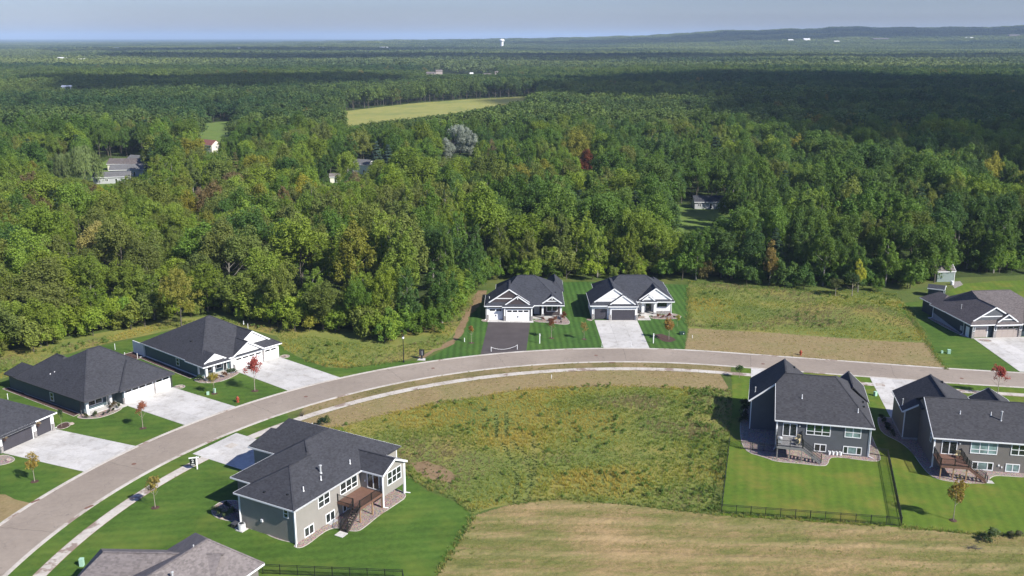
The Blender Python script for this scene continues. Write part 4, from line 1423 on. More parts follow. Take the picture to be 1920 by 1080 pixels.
m.add([(0.2, 4.0, 0.0), (0.2, 15.3, 0.0), (0.2, 15.3, 1.25), (0.3, 4.0, 0.0), (0.3, 15.3, 0.0), (0.3, 15.3, 1.25)], [(2, 1, 0), (3, 4, 5), (0, 1, 4, 3), (1, 2, 5, 4), (2, 0, 3, 5)])
m.build('foundation', 'foundation', J_.root)
J_.garage_door('-v', 1.0, 1.25, 3.95, 2.2, 'tan_door', 0, 3)
J_.garage_door('-v', 0.7, 5.7, 10.5, 2.35, 'tan_door', 4, 4)
for u in (0.75, 5.35, 10.75):
    J_.box_part('stone_pier', 'stone_trim', u - 0.28, u + 0.28, 0.45, 0.69, 0, ze - 0.15)
for u in (0.75, 5.35, 10.75):
    J_.window('-v', 0.44, u - 0.25, u + 0.25, 1.5, 2.5, 1, name='shutter_panel', trimw=0.09, glassm='siding_navy')
J_.window('-u', 0.3, 1.2, 2.4, 0.02, 2.1, 1, name='side_door', glassm='far_white')
J_.box_part('meter_box', 'grey_metal', 0.12, 0.3, 3.6, 4.3, 0.7, 1.6)
J_.downspout(0.2, 3.2, 0, 2.8, -0.7, -0.2); J_.downspout(0.1, 15.2, 0, 2.8, -1.0, -0.2)
J_.pipe(1.8, 7.5, 4.2, 0.9, 0.06, True)
J_.ridge_caps([((5.0, 9.8, 7.45), (13.6, 9.8, 7.45)), ((5.35, 1.0, 6.35), (5.35, 10.0, 6.35)), ((7.78, 0.3, 5.0), (7.78, 3.0, 5.0)), ((5.0, 9.8, 7.45), (5.2, 10.1, 6.4))])
J_.done()


# ---- sheds
def shed(loc, deg, w, d, hz, wall, roof, label, pitch=0.5, windows=()):
    s_ = House('shed', label, 'shed', loc, deg, wall, roof, 'white_trim', ze=hz)
    s_.gable(-w / 2 - 0.2, w / 2 + 0.2, -d / 2 - 0.2, -d / 2 - 0.2, d / 2 + 0.2, hz, hz + pitch * (w / 2 + 0.2), wall=wall, recess=0.2, rake=0.14)
    s_.wall.box(-w / 2, w / 2, -d / 2, d / 2, 0, hz - 0.05)
    for q in windows: s_.window(*q)
    s_.corner(-w / 2, -d / 2, 0, hz - 0.05, 0.12); s_.corner(w / 2, -d / 2, 0, hz - 0.05, 0.12)
    s_.done()
    return s_


gs = P(1769, 528)
shed((gs[0] + 0.2, gs[1] + 1.4), 94, 3.4, 4.4, 2.7, 'siding_sage', 'shingle_brown', 'small sage green garden shed with white framed windows at the wood edge',
     0.75, (('-u', -1.6, -1.7, -0.7, 0.9, 1.9, 1), ('-u', -1.6, 0.5, 1.6, 0.9, 2.0, 1), ('-v', -2.1, -0.6, 0.6, 0.1, 2.0, 1)))
ns = P(1747, 558)
shed((ns[0] + 1.6, ns[1] + 1.4), 60, 3.0, 3.4, 2.1, 'siding_navy', 'shingle_black', 'dark navy shed behind the brown-roofed house at right', 0.4)

# ================================================================== VEGETATION
def leaf_quads(cen, nor, size, rng, droop=0.0):
    """(N,3) centres, normals -> vertex array (N*4,3)"""
    n = len(cen)
    nor = nor / (np.linalg.norm(nor, axis=1, keepdims=True) + 1e-9)
    r = rng.normal(size=(n, 3))
    a = np.cross(nor, r)
    a /= np.linalg.norm(a, axis=1, keepdims=True) + 1e-9
    b = np.cross(nor, a)
    s1 = size * rng.uniform(0.65, 1.25, (n, 1))
    s2 = s1 * rng.uniform(0.45, 0.8, (n, 1))
    v = np.stack([cen - a * s1, cen - b * s2, cen + a * s1, cen + b * s2], axis=1)
    return v.reshape(-1, 3)


def mesh_np(name, verts, quads, lv, mat):
    me = bpy.data.meshes.new(name)
    nv, nf = len(verts), len(quads)
    me.vertices.add(nv)
    me.vertices.foreach_set('co', verts.astype(np.float32).ravel())
    me.loops.add(nf * 4)
    me.loops.foreach_set('vertex_index', quads.astype(np.int32).ravel())
    me.polygons.add(nf)
    me.polygons.foreach_set('loop_start', np.arange(0, nf * 4, 4, dtype=np.int32))
    me.polygons.foreach_set('loop_total', np.full(nf, 4, dtype=np.int32))
    at = me.attributes.new('lv', 'FLOAT', 'POINT')
    at.data.foreach_set('value', lv.astype(np.float32))
    me.materials.append(M[mat])
    me.update(calc_edges=True)
    return me


def crown(seed, h, rx, rz, zc, nclump, nleaf, csize, lsize, style='round', mat='foliage'):
    """a crown of many leaf clumps; returns a mesh. h: tree height"""
    rng = np.random.default_rng(seed)
    cen = []
    tries = 0
    # a few big limbs give lobes
    nl = rng.integers(4, 8)
    lobes = []
    for i in range(nl):
        a = 2 * math.pi * (i + rng.uniform(-.35, .35)) / nl
        rr_ = rng.uniform(0.30, 0.62)
        lobes.append((math.cos(a) * rr_, math.sin(a) * rr_, rng.uniform(-0.35, 0.55), rng.uniform(0.42, 0.62)))
    lobes.append((rng.uniform(-.12, .12), rng.uniform(-.12, .12), 0.42, 0.58))
    while len(cen) < nclump and tries < nclump * 40:
        tries += 1
        l_ = lobes[rng.integers(len(lobes))]
        d = rng.normal(size=3)
        d /= np.linalg.norm(d)
        if d[2] < -0.55: continue
        k = rng.uniform(0.45, 1.0) ** 0.5
        q = np.array([l_[0] + d[0] * l_[3] * k, l_[1] + d[1] * l_[3] * k, l_[2] + d[2] * l_[3] * k * 0.95])
        if style == 'round' and (q[0] ** 2 + q[1] ** 2) > 1.15: continue
        cen.append(q)
    cen = np.array(cen)
    if style == 'tall':
        cen[:, 2] *= 1.05
    C_ = np.stack([cen[:, 0] * rx, cen[:, 1] * rx, zc + cen[:, 2] * rz], axis=1)
    allv, alll = [], []
    for c in C_:
        n = int(nleaf * rng.uniform(0.7, 1.3))
        d = rng.normal(size=(n, 3))
        d /= np.linalg.norm(d, axis=1, keepdims=True)
        d[:, 2] = np.where(d[:, 2] < -0.6, -d[:, 2], d[:, 2])
        rad = csize * rng.uniform(0.7, 1.35) * rng.uniform(0.2, 1.15, (n, 1)) ** 0.6
        sc = np.array([1.0, 1.0, 1.3 if style != 'tall' else 1.8])
        p_ = c + d * rad * sc
        nr = d + rng.normal(size=(n, 3)) * 0.55 + np.array([0, 0, 0.15])
        allv.append(leaf_quads(p_, nr, lsize, rng))
        base = rng.uniform(0.36, 0.64)
        lv = np.clip(base + rng.normal(size=n) * 0.15, 0, 1)
        alll.append(np.repeat(lv, 4))
    v = np.concatenate(allv)
    l_ = np.concatenate(alll)
    q = np.arange(len(v)).reshape(-1, 4)
    return mesh_np('crown', v, q, l_, mat)


def conifer(seed, h, r, n, lsize):
    rng = np.random.default_rng(seed)
    z = rng.uniform(0.06, 1, n) ** 0.8
    tier = (np.floor(z * 14) + rng.uniform(0, 0.35, n)) / 14
    rad = r * (1 - tier) ** 0.85 * rng.uniform(0.35, 1.0, n) ** 0.5 + 0.12
    a = rng.uniform(0, 2 * math.pi, n)
    br = 1 + 0.22 * np.sin(a * 5 + np.floor(z * 14) * 2.1)
    rad *= br
    c = np.stack([np.cos(a) * rad, np.sin(a) * rad, tier * h * 0.95 + h * 0.05 - rad * 0.28], axis=1)
    nr = np.stack([np.cos(a) * 0.5, np.sin(a) * 0.5, np.full(n, 0.9)], axis=1) + rng.normal(size=(n, 3)) * 0.3
    v = leaf_quads(c, nr, lsize, rng)
    lv = np.repeat(np.clip(0.5 + rng.normal(size=n) * 0.2, 0, 1), 4)
    return mesh_np('crown', v, np.arange(len(v)).reshape(-1, 4), lv, 'foliage')


def willow(seed, h, r, n, lsize):
    rng = np.random.default_rng(seed)
    vs, lv = [], []
    for k in range(90):
        a = rng.uniform(0, 2 * math.pi)
        rr_ = r * rng.uniform(0.15, 1) ** 0.6
        top = h * (0.98 - 0.38 * (rr_ / r) ** 2) + rng.uniform(-.5, .5)
        ln = top * rng.uniform(0.45, 0.85) * (0.35 + 0.65 * rr_ / r)
        m_ = n // 90
        t_ = rng.uniform(0, 1, m_)
        c = np.stack([np.cos(a) * (rr_ + t_ * 0.4) + rng.normal(size=m_) * 0.35, np.sin(a) * (rr_ + t_ * 0.4) + rng.normal(size=m_) * 0.35, top - t_ * ln], axis=1)
        nr = np.tile([math.cos(a), math.sin(a), 0.25], (m_, 1)) + rng.normal(size=(m_, 3)) * 0.4
        nr /= np.linalg.norm(nr, axis=1, keepdims=True)
        up = np.tile([0, 0, 1.0], (m_, 1))
        sdv = np.cross(nr, up)
        sdv /= np.linalg.norm(sdv, axis=1, keepdims=True) + 1e-9
        s_ = lsize * rng.uniform(.6, 1.2, (m_, 1))
        q = np.stack([c - up * s_ * 1.7, c - sdv * s_ * .4, c + up * s_ * 1.7, c + sdv * s_ * .4], axis=1).reshape(-1, 3)
        vs.append(q)
        lv.append(np.repeat(np.clip(rng.uniform(.3, .7) + rng.normal(size=m_) * .12, 0, 1), 4))
    v = np.concatenate(vs)
    return mesh_np('crown', v, np.arange(len(v)).reshape(-1, 4), np.concatenate(lv), 'foliage')


def limbs(seed, h, top=0.75, r=0.22, nb=7, spread=0.35, twigs=0, lean=0.04, lowest=0.3):
    """tapered trunk with limbs as one mesh builder"""
    rr_ = random.Random(seed)
    m = MB()
    pts = [Vector((0, 0, -0.3))]
    seg = 5
    for i in range(1, seg + 1):
        f_ = i / seg
        pts.append(Vector((rr_.uniform(-lean, lean) * h * f_, rr_.uniform(-lean, lean) * h * f_, h * top * f_)))
    rad = [r * (1 - 0.75 * i / seg) for i in range(seg + 1)]
    rad[0] *= 1.35
    for i in range(seg):
        m.tube(pts[i], pts[i + 1], rad[i], rad[i + 1], 7, cap=(i in (0, seg - 1)))
    for k in range(nb):
        f_ = lowest + (1 - lowest) * (k + rr_.random()) / nb
        i = min(seg - 1, int(f_ * seg))
        b = pts[i].lerp(pts[i + 1], f_ * seg - i)
        a = k * 2.4 + rr_.uniform(-.4, .4)
        ln = h * spread * rr_.uniform(0.7, 1.15) * (1.15 - 0.5 * f_)
        e = b + Vector((math.cos(a) * ln * 0.8, math.sin(a) * ln * 0.8, ln * rr_.uniform(0.55, 1.0)))
        m_ = b.lerp(e, 0.5) + Vector((0, 0, -ln * 0.06))
        rb = max(0.02, rad[i] * 0.5)
        m.tube(b, m_, rb, rb * 0.65, 5, cap=False)
        m.tube(m_, e, rb * 0.65, rb * 0.22, 5)
        for j in range(twigs):
            b2 = m_.lerp(e, rr_.random())
            a2 = a + rr_.uniform(-1.1, 1.1)
            l2 = ln * rr_.uniform(0.25, 0.55)
            e2 = b2 + Vector((math.cos(a2) * l2 * .7, math.sin(a2) * l2 * .7, l2 * rr_.uniform(.3, .9)))
            m.tube(b2, e2, rb * 0.28, rb * 0.07, 4, cap=False)
    return m


# --- prototypes: (crown mesh, trunk mesh, nominal height)
TREES = []
for i in range(9):   # broad wood trees
    rg = random.Random(100 + i)
    h_ = rg.uniform(14.5, 17.5)
    rx = (3.5, 4.0, 4.5, 5.0, 5.7, 3.8, 4.3, 5.3, 4.7)[i]
    rz = h_ * rg.uniform(0.40, 0.48)
    TREES.append((crown(100 + i, h_, rx, rz, h_ - rz * 0.98, 92, 105, rg.uniform(0.8, 1.05), 0.20, 'round'), limbs(200 + i, h_, 0.8, 0.19, 8, 0.3, 2).mesh('trunk', 'bark'), h_, 'round'))
for i in range(4):   # tall narrow lobed trees
    rg = random.Random(140 + i)
    h_ = rg.uniform(15, 18)
    TREES.append((crown(140 + i, h_, rg.uniform(3.0, 3.8), h_ * 0.46, h_ * 0.53, 80, 95, 0.66, 0.20, 'tall'), limbs(240 + i, h_, 0.85, 0.2, 8, 0.22, 1).mesh('trunk', 'pale_bark'), h_, 'tall'))
BUSH = []
for i in range(4):
    rg = random.Random(170 + i)
    h_ = 5.0
    BUSH.append((crown(170 + i, h_, 2.4, 2.5, 2.4, 34, 85, 0.6, 0.17, 'round'), limbs(270 + i, h_, 0.7, 0.08, 6, 0.4, 1, 0.06, 0.1).mesh('trunk', 'bark'), h_, 'bush'))
CON = [(conifer(180 + i, 13.0, 3.2, 3600, 0.34), limbs(280 + i, 13, 0.95, 0.2, 0).mesh('trunk', 'bark'), 13.0, 'conifer') for i in range(2)]
WIL = (willow(190, 15, 6.5, 9000, 0.28), limbs(290, 15, 0.7, 0.4, 9, 0.4, 1).mesh('trunk', 'bark'), 15.0, 'willow')
DEAD = [(limbs(300 + i, 13, 0.85, 0.2, 16, 0.42, 6, 0.05, 0.2).mesh('branches', 'pale_bark'), 13.0) for i in range(2)]


def snoise(x, y, s_, seed):
    a = math.sin(x / s_ * 1.7 + seed) + math.sin(y / s_ * 2.3 + seed * 1.3) + math.sin((x + y) / s_ * 1.1 + seed * 2.1) + math.sin((x - 1.7 * y) / s_ * 0.8 + seed * .7)
    return 0.5 + a / 8.0


def rand_tint(x, y, rg, kind='near'):
    """leaf colour of a tree by where it grows: early autumn on the left, deeper green to the right and far away; kinds grow in groves"""
    left = 1 / (1 + math.exp((x - 6 - 0.12 * (y - 230)) / 20.0)) * (1.0 if y < 360 else max(0.2, 1 - (y - 360) / 160.0))
    left = max(left, 0.16)
    grove = snoise(x, y * 1.2, 17, 2.0) + rg.uniform(-.13, .13)
    q_ = 1 + .22 * left
    g1, g2, g3, g4 = (0.095 * q_, 0.165 * q_, 0.028), (0.125 * q_, 0.205 * q_, 0.034), (0.066 * q_, 0.126 * q_, 0.028), (0.080 * q_, 0.148 * q_, 0.034)
    yg = (0.20, 0.275, 0.034)
    ol = (0.175, 0.215, 0.045)
    gold = (0.26, 0.25, 0.035)
    rust = (0.18, 0.145, 0.06)
    u = rg.random()
    if grove < .20 + .42 * left: c = yg if u < .72 else ol
    elif grove < .26 + .50 * left: c = ol if u < .5 else g2
    elif grove < .62: c = g2 if u < .55 else g1
    elif grove < .8: c = g1 if u < .6 else g4
    else: c = g3 if u < .6 else g4
    if rg.random() < .040 * left * left + .002: c = gold
    elif rg.random() < .012 * left * left + .001: c = rust
    k = rg.uniform(0.74, 1.12)
    return [c[0] * k * rg.uniform(.93, 1.08), c[1] * k, c[2] * k * rg.uniform(.85, 1.2)]


# edge of the wood, as surveyed from the photo (base of the first trees)
EDGE = [(-400, 800), (-60, 690), (0, 664), (60, 660), (120, 640), (200, 625), (280, 606), (360, 590), (430, 592), (470, 602), (530, 616), (640, 624), (700, 640), (745, 640), (800, 625), (840, 600), (858, 570), (885, 545), (920, 526), (1060, 522), (1290, 524), (1400, 532), (1500, 538), (1640, 544), (1700, 540), (1752, 530), (1775, 505), (1860, 512), (1990, 512), (2300, 512)]


def edge_py(px):
    if px <= EDGE[0][0]: return EDGE[0][1]
    for (a, b), (c, d) in zip(EDGE, EDGE[1:]):
        if a <= px <= c:
            return b + (d - b) * (px - a) / (c - a)
    return EDGE[-1][1]


def inpoly(x, y, poly):
    r = False
    n = len(poly)
    for i in range(n):
        x0, y0 = poly[i]
        x1, y1 = poly[(i + 1) % n]
        if (y0 > y) != (y1 > y) and x < (x1 - x0) * (y - y0) / (y1 - y0) + x0:
            r = not r
    return r


# clearings on the ground
CLEAR = {
    'field': pxs([(640, 209), (773, 194), (880, 186), (1010, 180)]) + pxs([(1012, 188), (973, 196), (853, 212), (760, 223), (690, 232), (642, 236)], 9.0),
    'green_field': pxs([(372, 232), (445, 226)]) + pxs([(450, 245), (425, 260), (378, 260)], 8.0),
    'house_clearing': pxs([(1262, 384), (1375, 380)]) + pxs([(1372, 394), (1345, 400), (1318, 424), (1262, 424)], 6.0),
    'left_houses': pxs([(168, 312), (215, 296), (285, 296), (300, 312)]) + pxs([(283, 314), (260, 326), (215, 338), (172, 345)], 6.0),
    'small_clearing': pxs([(566, 348), (640, 334), (700, 320), (716, 320)]) + pxs([(714, 324), (640, 338), (585, 352), (566, 352)], 6.0),
    'cream_house_clearing': pxs([(362, 286), (420, 284)]) + pxs([(420, 281), (400, 283), (362, 282)], 6.0),
}
# sight lines left open by lower growth: (px, lowest py that trees may hide)
SIGHT = [[(645, 238), (700, 230), (850, 214), (1000, 186)], [(385, 262), (440, 250)], [(1262, 425), (1318, 425), (1350, 402), (1358, 395)],
         [(176, 346), (215, 338), (260, 326), (281, 312)], [(374, 276), (410, 282)], [(664, 322), (700, 324)], [(617, 338), (640, 338)], [(800, 140), (935, 140)], [(96, 325), (182, 340)], [(1082, 312), (1116, 312)], [(828, 292), (890, 292)], [(695, 300), (738, 300)], [(1838, 335), (1880, 335)], [(425, 315), (455, 315)], [(365, 385), (388, 385)], [(158, 455), (188, 455)], [(1898, 345), (1925, 345)], [(1748, 534), (1786, 534)]]


def cap_height(x, y):
    px, py = PROJ(x, y)
    h_ = 99.0
    for L_ in SIGHT:
        m_ = 60.0 / y * 30
        if not (L_[0][0] - m_ < px < L_[-1][0] + m_): continue
        yl = L_[0][1] if px <= L_[0][0] else L_[-1][1]
        for (a, b), (c, d) in zip(L_, L_[1:]):
            if a <= px <= c: yl = b + (d - b) * (px - a) / (c - a)
        if py > yl:
            h_ = min(h_, 59.0 * (1 - (yl - 70.5) / (py - 70.5)))
    return h_


for nm, mt in (('field', 'far_field'), ('green_field', 'lawn_far'), ('house_clearing', 'lawn_far'), ('left_houses', 'lawn_far'), ('small_clearing', 'lawn_far'), ('cream_house_clearing', 'lawn_far')):
    sheet('grass_field', CLEAR[nm], 0.03, mt, wob=1.0, sub=6)
CL_ALL = list(CLEAR.values())
# keep-out discs for the buildings in the wood: (x, y, r)
KEEP = []
FARM = []     # filled in the building section below, positions reused here


def fplace(px, ptop, ztop):
    """place of a roof seen at px,ptop whose height is ztop"""
    return P(px, ptop, ztop)[:2]


FAR_HOUSES = [
    # px, ptop, ztop, width, depth, deg, wall, roof, wallheight, label
    (209, 322, 4.6, 15, 8, 12, 'wall_grey', 'shingle_far', 2.8, 'low white house with grey roof, nearest of the roofs by the weeping willow'),
    (243, 308, 5.0, 17, 9, 10, 'wall_grey', 'shingle_far', 3.0, 'white house with grey roof in the middle of the roofs right of the willow'),
    (236, 297, 5.2, 16, 8, 2, 'siding_cream', 'shingle_dark_brown', 3.0, 'long brown-grey roof behind the white houses by the willow'),
    (256, 291, 5.0, 8, 7, -20, 'wall_grey', 'shingle_far', 3.2, 'small white gabled garage topmost of the roofs by the willow'),
    (391, 262, 7.4, 11, 7, -32, 'siding_cream', 'shingle_red', 5.0, 'cream two-storey house with dull red roof among the trees'),
    (683, 299, 6.2, 9, 8, -30, 'siding_white', 'shingle_far', 4.2, 'white house with grey roof behind the spruces'),
    (628, 325, 3.8, 5, 5, 10, 'siding_cream', 'shingle_brown', 2.6, 'little tan hut left of the house behind the spruces'),
    (1331, 367, 4.4, 12, 7, 0, 'wall_grey', 'shingle_black', 2.6, 'white ranch house at the top of its mown clearing'),
    (552, 287, 4.5, 9, 6, 5, 'siding_cream', 'shingle_far', 2.8, 'grey roof glimpsed between trees right of the cream house'),
]
for q in FAR_HOUSES:
    x, y = fplace(q[0], q[1], q[2])
    KEEP.append((x, y, q[3] * 0.62 + 2.0))
    pass


def blocked(x, y):
    for a, b, r in KEEP:
        if (x - a) ** 2 + (y - b) ** 2 < r * r: return True
    for c in CL_ALL:
        if inpoly(x, y, c): return True
    return False


# special trees of the photo: (px of crown centre, py of the top, kind, tint, height)
SPECIAL = [
    (150, 270, WIL, (0.20, 0.26, 0.09), 17, 'big weeping willow with drooping pale green branches left of the white roofs'),
    (116, 284, WIL, (0.17, 0.22, 0.08), 14, 'smaller weeping willow beside the big one'),
    (440, 283, CON[0], (0.13, 0.13, 0.04), 14, 'pointed olive-gold spruce right of the cream house'),
    (705, 262, CON[1], (0.06, 0.10, 0.075), 17, 'tall blue-grey spruce behind the white house, left one of a pair'),
    (727, 268, CON[0], (0.055, 0.095, 0.075), 17, 'tall blue-grey spruce behind the white house, right one of a pair'),
    (1098, 283, TREES[0], (0.20, 0.065, 0.03), 14, 'rust-red tree standing alone among the green crowns'),
    (376, 355, TREES[1], (0.23, 0.165, 0.10), 11, 'pinkish-brown tree in the wood left of centre'),
    (1054, 305, TREES[5], (0.30, 0.27, 0.05), 12, 'golden tree just left below the rust-red one'),
    (1856, 293, TREES[2], (0.34, 0.32, 0.05), 16, 'golden-yellow tree near the right edge of the wood'),
    (1912, 310, TREES[6], (0.28, 0.30, 0.05), 15, 'yellow-green tree at the right edge of the photo'),
    (1448, 452, TREES[9], (0.27, 0.20, 0.06), 11, 'slim orange-tan tree in the wood front right of centre'),
    (1614, 485, TREES[10], (0.42, 0.42, 0.05), 8.2, 'small bright yellow tree at the wood edge over the long-grass lot'),
    (171, 425, TREES[0], (0.36, 0.32, 0.10), 14, 'pale gold tree deep in the wood at left'),
    (860, 237, TREES[7], (0.34, 0.37, 0.32), 18, 'silvery pale tree, palest and tallest crown in the middle of the wood'),
    (884, 252, TREES[2], (0.31, 0.34, 0.29), 15, 'silvery pale tree just right of the tallest pale crown'),
    (838, 262, TREES[0], (0.29, 0.32, 0.27), 14, 'silvery pale tree just left of the tallest pale crown'),
    (330, 503, TREES[4], (0.28, 0.27, 0.05), 13, 'gold-green tree behind the blue-green house'),
]
LM_ = [(0, 'the houses at far left'), (250, 'the left charcoal roofs'), (540, 'the white gables'), (760, 'the street lamp'), (900, 'the bare dirt path'), (1000, 'the brown-sided house'), (1150, 'the white house'), (1330, 'the long-grass lot'), (1620, 'the yellow sapling'), (1780, 'the sheds'), (1950, 'the right edge')]

rg = random.Random(42)
near, far_pts = [], []
taken = []
for sp in SPECIAL:
    px, py, pr, tint, hh, lab = sp
    x, y, _ = P(px, py, hh)
    taken.append((x, y, 3.5))
    o = empty('willow_tree' if pr is WIL else ('spruce_tree' if pr in CON else 'woodland_tree'), (x, y, 0), rg.uniform(0, 6.28))
    tag(o, lab, 'tree')
    s_ = hh / pr[2]
    o.scale = (s_, s_, s_)
    c = link('crown', pr[0], o)
    c['tint'] = list(tint)
    link('trunk', pr[1], o)
for i, (px, py, hh) in enumerate(((842, 262, 12), (424, 446, 13), (1385, 262, 13), (455, 372, 11))):
    x, y, _ = P(px, py, hh)
    o = empty('dead_tree', (x, y, 0), rg.uniform(0, 6))
    tag(o, ['bare grey tree just left below the silvery pale crown', 'bare grey-branched tree in front of the wood at left', 'thin bare purple-grey tree at the foot of the dark right-hand wood', 'bare spreading tree with pale trunk up left of the golden crowns'][i], 'tree')
    s_ = hh / 13
    o.scale = (s_ * 1.1, s_ * 1.1, s_)
    me = DEAD[i % 2][0]
    link('branches', me, o)
    if i == 0:
        for k in range(2):
            b2 = link('branches', DEAD[1 - k][0], o, (0.6 - k, 0.8, 0), 1.5 + k)
    taken.append((x, y, 5.0))

# near belt: jittered grid from the edge to 520 m
cand = []
raw = []
step = 3.6
y = 150.0
while y < 525:
    hwid = 0.536 * y * 1.16 + 14
    n = int(2 * hwid / step)
    for k in range(n + 1):
        x = -hwid + k * step + rg.uniform(-1.6, 1.6)
        yy = y + rg.uniform(-1.6, 1.6)
        px, py = PROJ(x, yy)
        e = edge_py(px)
        if py > e: continue
        raw.append((x, yy, px, py, e))
    y += step
rg.shuffle(raw)
grid = {}
for (x, yy, px, py, e) in raw:
    g_ = snoise(x, yy, 24, 5.0)
    sz = rg.choice((0.72, 0.85, 0.95, 1.0, 1.1, 1.25, 1.4)) * (0.86 + 0.35 * g_)
    if yy - P(px, e)[1] < 8: sz = min(sz, 1.0)
    r = 3.0 * sz
    ok = True
    ci, cj = int(x // 12), int(yy // 12)
    for i in (-1, 0, 1):
        for j in (-1, 0, 1):
            for (a_, b_, c_) in grid.get((ci + i, cj + j), ()):
                if (x - a_) ** 2 + (yy - b_) ** 2 < (r + c_) ** 2:
                    ok = False
                    break
            if not ok: break
        if not ok: break
    if not ok: continue
    if any((x - a_) ** 2 + (yy - b_) ** 2 < q_ * q_ for a_, b_, q_ in taken): continue
    if blocked(x, yy): continue
    grid.setdefault((ci, cj), []).append((x, yy, r))
    cand.append((x, yy, px, py, yy - P(px, e)[1], sz))
cand.sort(key=lambda q: q[1])
# undergrowth along the edge
bush = []
for k in range(len(EDGE) - 1):
    (a, b), (c, d) = EDGE[k], EDGE[k + 1]
    p0, p1 = P(a, b), P(c, d)
    L_len = math.hypot(p1[0] - p0[0], p1[1] - p0[1])
    for j in range(int(L_len / 3.0)):
        f_ = (j + rg.random()) / max(1, int(L_len / 3.0))
        x, y_ = p0[0] + (p1[0] - p0[0]) * f_, p0[1] + (p1[1] - p0[1]) * f_
        if x < -125 or x > 135: continue
        for rep in range(4):
            bush.append((x + rg.uniform(-1.5, 1.5), y_ + rg.uniform(-1.5, 3.0) + rep * 2.6))

near_list, stuff_list = [], []
for (x, y, px, py, back, sz) in cand:
    if back < 7:
        hh = rg.uniform(9, 14) if px < 880 else rg.uniform(11, 15.5)
    elif back < 14: hh = rg.uniform(11.5, 16) * (.8 + .2 * sz)
    else: hh = 15.8 * sz ** 0.5 * rg.uniform(.88, 1.13)
    if px < 420 and back < 30: hh *= 0.82
    cp = cap_height(x, y)
    if cp < 3.0: continue
    hh = min(hh, cp * rg.uniform(.82, 1.0))
    r_ = rg.random()
    gv = snoise(x, y, 30, 9.0)
    if (gv > .66 and r_ < .7) or (px > 880 and back < 16 and r_ < .6): pi_ = 9 + rg.randrange(4)
    else: pi_ = rg.randrange(9) if r_ < 0.88 else 9 + rg.randrange(4)
    if rg.random() < 0.02: pi_ = 13 + rg.randrange(2)
    wd = min(1.6, max(.8, sz * 16.0 / max(hh, 9) * rg.uniform(.92, 1.1)))
    tn_ = rand_tint(x, y, rg) if pi_ < 13 else [0.045, 0.085, 0.04]
    rec = (x, y, px, py, back, hh, pi_, tn_, rg.uniform(0, 6.28), wd)
    if -25 < px < 1945: near_list.append(rec)
    else: stuff_list.append(rec)
PROTO = TREES + CON
# how large each shows: near and unobstructed first
near_list.sort(key=lambda r: (r[1] + max(0, r[4]) * 0.9))
indiv, rest = near_list[:225], near_list[225:]
stuff_list += rest
bush_in = [b for b in bush if -20 < PROJ(*b)[0] < 1940]
rg.shuffle(bush_in)
bush_ind = sorted(bush_in[:60], key=lambda b: b[1])
bush_rest = bush_in[60:] + [b for b in bush if not (-20 < PROJ(*b)[0] < 1940)]

COLN = [((0.20, 0.15), 'golden'), ]


def tone(t):
    r, g_, b = t
    if r > g_ * 1.15: return 'golden' if r > 0.2 else 'brownish'
    if r > 0.165: return 'yellow-green' if g_ > 0.245 else 'olive'
    if g_ > 0.16: return 'mid green'
    return 'dark green'


def landmark(px):
    best = min(LM_, key=lambda q: abs(q[0] - px))
    return best[1]


def rowname(b):
    return 'front row' if b < 7 else ('second row' if b < 14 else ('third row' if b < 21 else ('fourth row' if b < 28 else 'deeper rows')))


ORD_N = lambda i: ORD[i] if i < 12 else '%dth from left' % (i + 1)
cells = {}
for r in indiv:
    key = (tone(r[7]), rowname(r[4]), landmark(r[2]))
    cells.setdefault(key, []).append(r)
ORD = ['leftmost', 'second from left', 'third from left', 'fourth from left', 'fifth from left', 'sixth from left', 'seventh from left', 'eighth from left', 'ninth from left', 'tenth from left', 'eleventh from left', 'twelfth from left']
for key, rs in cells.items():
    rs.sort(key=lambda q: q[2])
    for i, r in enumerate(rs):
        x, y, px, py, back, hh, pi_, tint, rz_, wd = r
        pr = PROTO[pi_]
        kind = 'spruce' if pi_ >= 13 else ('slender' if pi_ >= 9 else 'broad')
        o = empty('woodland_tree', (x, y, 0), rz_)
        lab = '%s tree, %s behind %s, %s' % (key[0], key[1], key[2], 'only one of its tone' if len(rs) == 1 else ORD_N(i))
        tag(o, lab, 'tree', 'trees along the edge of the wood')
        s_ = hh / pr[2]
        o.scale = (s_ * wd, s_ * wd, s_)
        c = link('crown', pr[0], o)
        c['tint'] = tint
        link('trunk', pr[1], o)
cells = {}
for b in bush_ind:
    px = PROJ(*b)[0]
    t_ = rand_tint(b[0], b[1], rg)
    t_ = [t_[0] * 1.15, t_[1] * 1.15, t_[2]]
    cells.setdefault((tone(t_), landmark(px)), []).append((px, b, t_))
for key, rs in cells.items():
    rs.sort(key=lambda q: q[0])
    for i, (px, b, t_) in enumerate(rs):
        pr = BUSH[rg.randrange(4)]
        o = empty('wild_shrub', (b[0], b[1], 0), rg.uniform(0, 6.28))
        tag(o, '%s wild shrub behind %s, %s' % (key[0], key[1], ORD_N(i) if len(rs) > 1 else 'only one of its tone'), 'shrub', 'shrubs along the wood edge')
        s_ = rg.uniform(2.4, 6.0) / pr[2]
        o.scale = (s_ * rg.uniform(.9, 1.3), s_ * rg.uniform(.9, 1.3), s_)
        c = link('crown', pr[0], o)
        c['tint'] = t_
        link('stems', pr[1], o)


# ------------------------------------------------------------------ masses through geometry nodes
def proto_collection(name, objs):
    c = bpy.data.collections.new(name)
    for i, o in enumerate(objs):
        o.name = '%s_%02d' % (name, i)
        c.objects.link(o)
    return c


